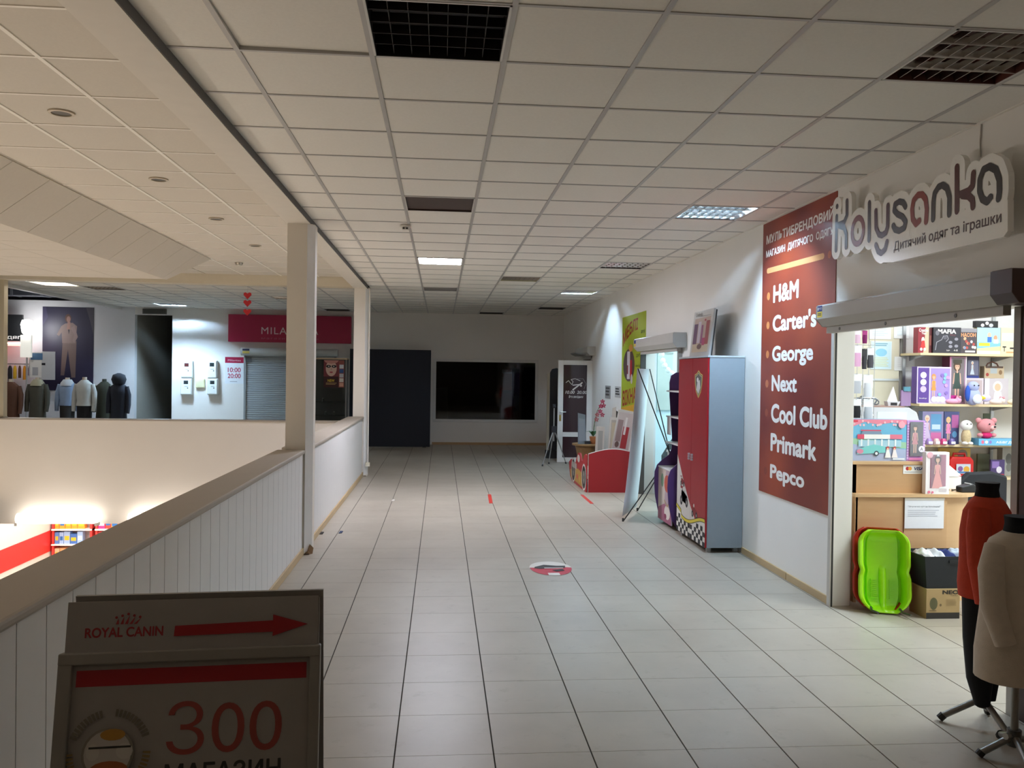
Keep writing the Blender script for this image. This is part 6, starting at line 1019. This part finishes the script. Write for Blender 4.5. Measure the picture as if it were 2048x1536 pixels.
# round table with leaflets and an orchid
wd_ = wood('#8a6a44', '#a3835a', 0.4); t = thing('side_table', 'small round wooden table with a tapered base beyond the bed', 'table', (2.54, 14.25, 0))
MB().cyl((0, 0, 0.525), (0, 0, 0.55), 0.27, 0.27, 32).obj('tabletop', wd_, t, smooth=True); MB().cyl((0, 0, 0.18), (0, 0, 0.525), 0.14, 0.22, 24).obj('pedestal', wood('#7a5c38', '#8f6f48', 0.4), t, smooth=True); MB().cyl((0, 0, 0.0), (0, 0, 0.18), 0.2, 0.14, 24).obj('base', wd_, t, smooth=True)
t = thing('leaflet_stand', 'grey-blue leaflet stand on the round table', 'leaflet stand', (2.44, 14.15, 0.551)); MB().prism([(-0.085, 0, 0), (0.06, 0, 0), (0.045, 0.05, 0.5), (-0.085, 0.05, 0.53)], (0, 0.012, 0)).obj('leaf', C('#76828c', 0.4), t); MB().box(0.03, 0.13, -0.02, 0.05, 0, 0.05).obj('holder', C('#30343a', 0.4), t); MB().prism([(-0.07, -0.002, 0.05), (0.045, -0.002, 0.05), (0.035, 0.035, 0.42), (-0.07, 0.037, 0.44)], (0, 0.001, 0)).obj('print', C('#8894a0', 0.4), t)
t = thing('potted_orchid', 'potted orchid with magenta blossoms on the round table', 'plant', (2.63, 14.22, 0.551)); MB().loft([ring(0, 0, 0, 0.045, 0.045, 14, 2), ring(0, 0, 0.1, 0.062, 0.062, 14, 2), ring(0, 0, 0.125, 0.066, 0.066, 14, 2)]).obj('pot', C('#b5754a', 0.5), t, smooth=True)
st1 = [(0, 0, 0.12), (0.02, 0, 0.35), (0.06, 0, 0.55), (0.12, -0.01, 0.68), (0.16, -0.02, 0.74)]; st2 = [(0, 0, 0.12), (0.01, -0.01, 0.3), (0.03, -0.02, 0.45), (0.05, -0.03, 0.5)]
for s_ in (st1, st2): MB().tube(s_, 0.005, 6).obj('stem', C('#4a6a3a', 0.5), t, smooth=True)
for a, L in ((0.3, 0.13), (2.6, 0.14), (1.2, 0.12), (4.0, 0.12)):
    dx, dy = math.cos(a), math.sin(a); MB().add([(0, 0, 0.12), (dx*L*0.5-dy*0.045, dy*L*0.5+dx*0.045, 0.22), (dx*L*0.5, dy*L*0.5, 0.21), (dx*L*0.5+dy*0.045, dy*L*0.5-dx*0.045, 0.22), (dx*L, dy*L, 0.2)], [(0, 1, 2), (0, 2, 3), (1, 4, 2), (2, 4, 3)]).obj('leaf', C('#2c5a32', 0.35), t, smooth=True)
for (x, z, c) in ((0.15, 0.73, '#b8184f'), (0.12, 0.65, '#c01e58'), (0.17, 0.66, '#a8164a'), (0.11, 0.56, '#b51a50'), (0.15, 0.5, '#a8164a'), (0.06, 0.5, '#b85a68'), (0.05, 0.42, '#b5606a')):
    f = MB()
    for k in range(5):
        a = k*2*PI/5+0.3; f.add([(x, -0.03, z), (x+0.03*math.cos(a-0.5), -0.025, z+0.03*math.sin(a-0.5)), (x+0.045*math.cos(a), -0.035, z+0.045*math.sin(a)), (x+0.03*math.cos(a+0.5), -0.025, z+0.03*math.sin(a+0.5))], [(0, 1, 2, 3)])
    f.obj('blossom', C(c, 0.5), t)

# far open door, its doorway, tripod and dark leaning panel
dr = bpy.data.objects.new('door_1', None); COL.objects.link(dr); dr.location = (2.98, 16.33, 0); struct(dr); pv = C('#dcdad6', 0.35)
f = MB()
for a in ((-0.68, -0.575, 0.005, 2.02), (-0.105, 0.0, 0.005, 2.02), (-0.575, -0.105, 0.005, 0.1), (-0.575, -0.105, 0.51, 0.6), (-0.575, -0.105, 1.93, 2.02)): f.box(a[0], a[1], -0.025, 0.025, a[2], a[3])
f.obj('door_frame', pv, dr, bevel=0.003)
for a in ((0.1, 0.51), (0.6, 1.93)): MB().box(-0.575, -0.105, -0.006, 0.006, *a).obj('pane', C('#3a2a2e', 0.06, noise=0), dr)
hh = MB().cyl((-0.63, -0.025, 1.0), (-0.63, -0.07, 1.0), 0.01, n=8); hh.cyl((-0.63, -0.065, 1.0), (-0.52, -0.065, 1.0), 0.009, n=8); hh.obj('handle', C('#cfcdc8', 0.3, metal=0.6), dr); MB().box(-0.65, -0.61, -0.03, -0.024, 0.82, 0.94).obj('lock_plate', C('#c0a860', 0.3, metal=0.6), dr)
p = Print((0, -0.0065, 0), UF, VZ); ww = C('#d3cdc9', 0.5)
p.stroke([(-0.52, 1.58), (-0.47, 1.62), (-0.44, 1.58), (-0.4, 1.54), (-0.38, 1.6), (-0.42, 1.64), (-0.34, 1.66), (-0.24, 1.62)], 0.005, ww).stroke([(-0.38, 1.44), (-0.2, 1.58)], 0.013, ww).stroke([(-0.38, 1.53), (-0.22, 1.55)], 0.01, ww).oval(-0.22, 1.52, 0.022, 0.018, ww).stroke([(-0.3, 1.66), (-0.18, 1.66), (-0.12, 1.56), (-0.16, 1.46)], 0.003, C('#8f8586', 0.5)); p.done('scissors_print', dr)
p = Print((0, -0.0065, 0), UF, VZ); p.text('10.00  20.00', -0.53, 1.36, -0.1, 1.42, ww, bold=0.01, shear=0.2); p.text('Без вихідних', -0.46, 1.27, -0.17, 1.33, ww, bold=0.01, shear=0.25); p.done('lettering', dr)
fr = MB(); fr.box(WX-0.02, WX+0.02, 16.36, 16.42, 0, 2.12); fr.box(WX-0.02, WX+0.02, 17.25, 17.32, 0, 2.12); fr.box(WX-0.02, WX+0.02, 16.36, 17.32, 2.06, 2.12); struct(fr.obj('trim_door_frame', pv))
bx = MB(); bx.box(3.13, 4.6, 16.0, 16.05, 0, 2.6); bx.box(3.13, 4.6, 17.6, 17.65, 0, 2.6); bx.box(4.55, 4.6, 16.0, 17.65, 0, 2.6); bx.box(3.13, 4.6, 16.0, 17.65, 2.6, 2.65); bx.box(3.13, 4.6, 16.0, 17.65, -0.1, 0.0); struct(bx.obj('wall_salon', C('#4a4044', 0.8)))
t = thing('tall_mirror', 'tall black standing panel with a pale edge behind the open door', 'panel', (2.33, 17.2, 0)); MB().prism([(-0.07, 0, 0.15), (0.2, 0, 0.15), (0.2, 0, 1.83), (0.06, 0, 1.87), (-0.03, 0, 1.85), (-0.07, 0, 1.78)], (0, 0.04, 0)).obj('panel', C('#17181a', 0.6), t); MB().box(-0.13, -0.08, 0.0, 0.05, 0.05, 1.76).obj('pale_edge', C('#b5ab95', 0.6), t); MB().box(-0.14, 0.22, -0.1, 0.15, 0.0, 0.16).obj('foot', C('#1d1c1b', 0.6), t)
t = thing('tripod', 'aluminium camera tripod in front of the far open door', 'tripod', (2.18, 15.95, 0)); al = C('#a8a8a8', 0.35, metal=0.7)
for x, y in ((-0.255, -0.33), (-0.075, 0.1), (0.27, 0.15)):
    MB().cyl((0, 0, 0.68), (x*0.6, y*0.6, 0.3), 0.012, n=8).obj('leg', al, t); MB().cyl((x*0.58, y*0.58, 0.3), (x*0.98, y*0.98, 0.02), 0.009, n=8).obj('lower_leg', al, t); MB().cyl((x*0.96, y*0.96, 0.03), (x, y, 0.0), 0.015, n=8).obj('foot', INK, t)
MB().cyl((0, 0, 0.45), (0, 0, 1.1), 0.012, n=8).obj('centre_column', al, t); MB().box(-0.045, 0.045, -0.045, 0.045, 0.62, 0.74).obj('shoulder', INK, t); MB().ball((0, 0, 1.12), 0.035, 10, 8).obj('head', INK, t, smooth=True); MB().box(-0.03, 0.03, -0.03, 0.03, 1.14, 1.16).obj('plate', INK, t)
# floor markings
t = thing('floor_sticker', 'worn round red and white floor sticker on the walkway tiles', 'sticker', (1.0, 7.4, 0.0008)); c_ = C('#d5cfc6', 0.5); MB().cyl((0, 0, 0), (0, 0, 0.0012), 0.19, 0.19, 40).obj('disc', c_, t)
p = Print((0, 0, 0.0012), (1, 0, 0), (0, 1, 0)); rr = C('#b52a3c', 0.5); p.oval(0, 0, 0.188, 0.24, c_, 36); p.poly([(0.188*math.cos(a), 0.29*math.sin(a)-0.0) for a in [PI*1.0+PI*i/20 for i in range(21)]], rr).rect(-0.05, -0.29, 0.05, -0.2, c_).poly([(0.09, 0.02), (0.19, 0.0), (0.15, -0.14), (0.1, -0.06)], rr).done('print', t)
p = Print((0, 0, 0.004), (1, 0, 0), (0, 1, 0)); dk = C('#2f2b2b', 0.7); p.poly([(-0.14, 0.02), (-0.05, 0.1), (0.06, 0.06), (0.14, 0.06), (0.13, -0.02), (0.0, -0.03), (-0.1, -0.05), (-0.15, -0.03)], dk).poly([(0.0, -0.1), (0.1, -0.06), (0.11, -0.13), (0.03, -0.16)], dk).rect(-0.06, -0.04, 0.11, -0.015, c_).done('worn_patch', t)
for (x, y, rz, lab) in ((0.7, 11.52, -0.03, 'short red tape strip on the floor in the middle of the walkway'), (2.05, 11.5, 0.0, 'short red tape strip on the floor before the car bed')):
    t = thing('tape_strip', lab, 'tape', (x, y, 0.0006), rz); MB().box(-0.024, 0.024, -0.42, 0.42, 0, 0.001).obj('strip', C('#c23428', 0.5), t); MB().box(-0.024, 0.024, -0.42, -0.38, 0.001, 0.0014).obj('worn_end', C('#b5453a', 0.6), t)
for (x, y, c, lab) in ((-1.245, 9.0, '#2a2622', 'small black scrap by the skirting beyond the near column'), (-1.05, 9.05, '#3a4a6a', 'tiny blue scrap on the tiles beyond the near column'), (-0.62, 11.3, '#d8d4cc', 'tiny white scrap on the far tiles')):
    t = thing('litter_scrap', lab, 'scrap', (x, y, 0.001)); MB().prism([(-0.02, -0.03, 0), (0.012, -0.02, 0), (0.02, 0.03, 0.01), (-0.01, 0.035, 0.012)], (0, 0, 0.006)).obj('scrap', C(c, 0.7), t)
# ------------------------------------------------------------------ foreground: A-board and dressed stands
A, B = Vector((-0.944, 2.22, 1.13)), Vector((-0.317, 2.268, 1.13)); ux = (B-A).normalized(); wid = (B-A).length; rz = math.atan2(ux.y, ux.x)
t = thing('pavement_sign', 'grey folding A-board with a red arrow pointing right, nearest the camera', 'sign board', (((A+B)/2).x, ((A+B)/2).y, 0), (0, 0, rz))
tilt = 0.19; hw = wid/2; up = Vector((0, math.sin(tilt), math.cos(tilt))); fr_c = C('#94928f', 0.5); sheetc = C('#a19e9d', 0.5)
fn = Vector((0, -math.cos(tilt), math.sin(tilt))); top = Vector((0, 0, 1.13)); Lf = 1.13/math.cos(tilt)
def fb(x0, x1, s0, s1, d0, d1):      # box in the plane of the front leaf: s = distance down from the top edge, d = outwards
    b = MB(); P_ = lambda x, s, d: top - up*s + Vector((x, 0, 0)) + fn*d
    vs = [P_(x, s, d) for d in (d0, d1) for s in (s0, s1) for x in (x0, x1)]; b.add(vs, [(0, 2, 3, 1), (4, 5, 7, 6), (0, 1, 5, 4), (2, 6, 7, 3), (0, 4, 6, 2), (1, 3, 7, 5)]); return b
fb(-hw, hw, 0.005, Lf-0.01, -0.012, -0.004).obj('front_board', sheetc, t)
for a in ((-hw-0.012, -hw+0.022, 0.13, Lf), (hw-0.022, hw+0.006, 0.13, Lf)): fb(a[0], a[1], a[2], a[3], -0.02, 0.012).obj('frame_bar', fr_c, t, bevel=0.004)
for a in ((0.125, 0.155), (Lf-0.06, Lf-0.02)): fb(-hw-0.012, hw+0.006, a[0], a[1], -0.02, 0.014).obj('frame_bar', fr_c, t, bevel=0.004)
fb(-hw, hw-0.004, 0.0, 0.125, -0.004, 0.002).obj('header_board', C('#a19e9e', 0.5), t)
p = Print(top-up*Lf+fn*0.0025, (1, 0, 0), up); rd = C('#a3232b', 0.5); lg = C('#9c2f36', 0.5); S = lambda s: Lf-s
p.text('ROYAL CANIN', -hw+0.045, S(0.09), -hw+0.235, S(0.065), lg, bold=0.025)
for k in range(5): p.poly([(-hw+0.118+0.011*k, S(0.058)), (-hw+0.126+0.011*k, S(0.058)), (-hw+0.128+0.014*(k-0.3), S(0.035+0.004*abs(k-2)))], lg).oval(-hw+0.119+0.0145*k, S(0.033+0.004*abs(k-2)), 0.0035, 0.0035, lg, 8)
p.poly([(-hw+0.262, S(0.092)), (-hw+0.51, S(0.089)), (-hw+0.51, S(0.1)), (-hw+0.6, S(0.072)), (-hw+0.51, S(0.045)), (-hw+0.51, S(0.06)), (-hw+0.264, S(0.066))], rd); p.done('header_print', t)
p = Print(top-up*Lf-fn*0.0035, (1, 0, 0), up); dkp = C('#3a3a38', 0.5)
p.rect(-hw+0.03, S(0.21), hw-0.03, S(0.17), rd)
p.text('З00', -hw+0.255, S(0.385), -hw+0.54, S(0.255), C('#9c4a42', 0.5), bold=-0.004); p.text('МАГАЗИН', -hw+0.255, S(0.455), -hw+0.54, S(0.405), dkp, bold=0.02)
cx, cy = -hw+0.12, S(0.365); gy = C('#7d7a6f', 0.5)
for k in range(24):
    a = PI*(0.12+0.76*k/23)
    if abs(k-12) > 1: p.poly([(cx+r*math.cos(a+da), cy+r*math.sin(a+da)) for r, da in ((0.082, -0.035), (0.1, -0.035), (0.1, 0.035), (0.082, 0.035))], gy)
for k in range(30):
    a = PI*(1.02+0.96*k/29); p.poly([(cx+r*math.cos(a+da), cy+r*math.sin(a+da)) for r, da in ((0.084, -0.03), (0.102, -0.03), (0.102, 0.03), (0.084, 0.03))], C('#8c7a50', 0.5))
p.oval(cx, cy-0.005, 0.062, 0.062, C('#8d8a80', 0.5), 24).oval(cx, cy-0.005, 0.056, 0.056, C('#c6c2bf', 0.5), 24).oval(cx+0.01, cy+0.04, 0.03, 0.014, C('#b98a3c', 0.5), 14).oval(cx+0.005, cy-0.042, 0.045, 0.02, C('#a8643c', 0.5), 16).oval(cx-0.035, cy, 0.016, 0.02, C('#d0cdc8', 0.5), 12).oval(cx+0.04, cy, 0.02, 0.02, C('#d0cdc8', 0.5), 12).rect(cx-0.045, cy+0.008, cx+0.055, cy+0.013, dkp); p.done('poster_print', t)
# rear leaf, hinged at the top
bu = Vector((0, -math.sin(tilt), math.cos(tilt))); bt = top+Vector((0, 0.02, 0.01)); b = MB(); P_ = lambda x, s, d: bt - bu*s + Vector((x, d, 0))
vs = [P_(x, s, d) for d in (0, 0.012) for s in (0, Lf+0.005) for x in (-hw+0.01, hw+0.008)]; b.add(vs, [(0, 2, 3, 1), (4, 5, 7, 6), (0, 1, 5, 4), (2, 6, 7, 3), (0, 4, 6, 2), (1, 3, 7, 5)]); b.obj('rear_board', fr_c, t)
for s in (-1, 1): MB().tube([top-up*0.7+Vector((s*(hw-0.02), 0, 0)), bt-bu*0.7+Vector((s*(hw-0.02), 0, 0))], 0.004, 6).obj('stay', INK, t)
for s in (-0.2, 0.2): MB().box(s-0.03, s+0.03, 0.002, 0.018, 1.108, 1.12).obj('hinge', C('#8a8885', 0.4), t)

def stand(name, label, x, y, rz, hub_z, feet, col_top):
    t = thing(name, label, 'mannequin', (x, y, 0), rz, group='dressed torso stands by the toy shop'); mt = C('#8d8a86', 0.35, metal=0.6)
    MB().cyl((0, 0, hub_z-0.03), (0, 0, col_top), 0.017, n=12).obj('pole', mt, t, smooth=True); MB().cyl((0, 0, hub_z-0.045), (0, 0, hub_z+0.03), 0.03, n=12).obj('hub', C('#5d5a57', 0.4, metal=0.5), t, smooth=True); MB().cyl((0, 0, hub_z), (-0.055, -0.01, hub_z+0.005), 0.011, 0.016, 8).obj('clamp_knob', C('#b5b2ae', 0.3, metal=0.8), t)
    for fx, fy in feet:
        MB().cyl((0, 0, hub_z), (fx*0.94, fy*0.94, 0.018+0.06*hub_z), 0.0155, n=10).obj('leg', mt, t, smooth=True); MB().cyl((fx*0.9, fy*0.9, 0.02+0.1*hub_z), (fx, fy, 0.012), 0.019, n=10).obj('foot_cap', C('#232221', 0.6), t)
    return t
# rust jumper on a dark skirted form
t = stand('mannequin', 'headless form in a rust red jumper over black trousers, beside the counter', 2.735, 3.955, 0.7, 0.14, [(-0.1, 0.17), (-0.14, -0.17), (0.18, 0.024)], 0.7)
rust = C('#c9462c', 0.95, noise=0.12, scale=40, bump=0.4, bscale=260); blkc = C('#101114', 0.9)
MB().loft([ring(0.0, 0, 0.66, 0.155, 0.115, 20), ring(0, 0, 0.72, 0.162, 0.12, 20), ring(0, 0, 0.85, 0.145, 0.115, 20), ring(0, 0, 0.98, 0.15, 0.115, 20), ring(0, 0, 1.08, 0.15, 0.1, 20), ring(0, 0, 1.13, 0.11, 0.075, 20), ring(0, 0, 1.155, 0.06, 0.055, 20)]).obj('jumper', rust, t, smooth=True)
for s in (-1, 1): MB().tube([(s*0.12, 0, 1.095), (s*0.165, -0.01, 1.0), (s*0.185, -0.02, 0.85), (s*0.19, -0.05, 0.66)], [0.05, 0.055, 0.05, 0.042], 12).obj('sleeve', rust, t, smooth=True)
MB().loft([ring(0, 0, 1.14, 0.062, 0.058, 14), ring(0, 0, 1.19, 0.05, 0.05, 14), ring(0, 0, 1.225, 0.055, 0.055, 14)]).obj('neck', blkc, t, smooth=True)
for s in (-1, 1): MB().tube([(s*0.07, 0.0, 0.68), (s*0.075, 0.0, 0.45), (s*0.06, 0.0, 0.25), (s*0.045, -0.01, 0.12)], [0.085, 0.075, 0.06, 0.035], 12).obj('trouser_leg', blkc, t, smooth=True)
# beige coat
t = stand('mannequin', 'headless form in a long beige coat on a metal stand at the right edge', 2.645, 3.6, 0.1, 0.105, [(-0.16, 0.03), (-0.1, -0.24), (0.2, 0.03), (0.1, 0.2)], 0.45)
bei = C('#cfc2b2', 0.95, noise=0.1, scale=30, bump=0.35, bscale=240)
MB().loft([ring(0.005, 0, 0.375, 0.185, 0.14, 22), ring(0.0, 0, 0.5, 0.18, 0.14, 22), ring(0, 0, 0.68, 0.16, 0.125, 22), ring(0, 0, 0.82, 0.155, 0.118, 22), ring(0, 0, 0.95, 0.155, 0.11, 22), ring(0, 0, 1.01, 0.13, 0.085, 22), ring(0, 0, 1.045, 0.065, 0.058, 22)]).obj('coat', bei, t, smooth=True)
for s in (-1, 1):
    MB().tube([(s*0.125, -0.01, 0.985), (s*0.165, -0.03, 0.88), (s*0.17, -0.05, 0.72), (s*0.135, -0.09, 0.56)], [0.048, 0.055, 0.052, 0.045], 12).obj('sleeve', bei, t, smooth=True)
MB().prism([(-0.01, -0.145, 0.38), (0.03, -0.145, 0.38), (0.015, -0.118, 0.95), (0.0, -0.118, 0.95)], (0, -0.012, 0)).obj('placket', bei, t)
MB().loft([ring(0, 0, 1.03, 0.066, 0.06, 14), ring(0, 0, 1.08, 0.056, 0.054, 14), ring(0, 0, 1.115, 0.06, 0.058, 14)]).obj('neck', blkc, t, smooth=True)
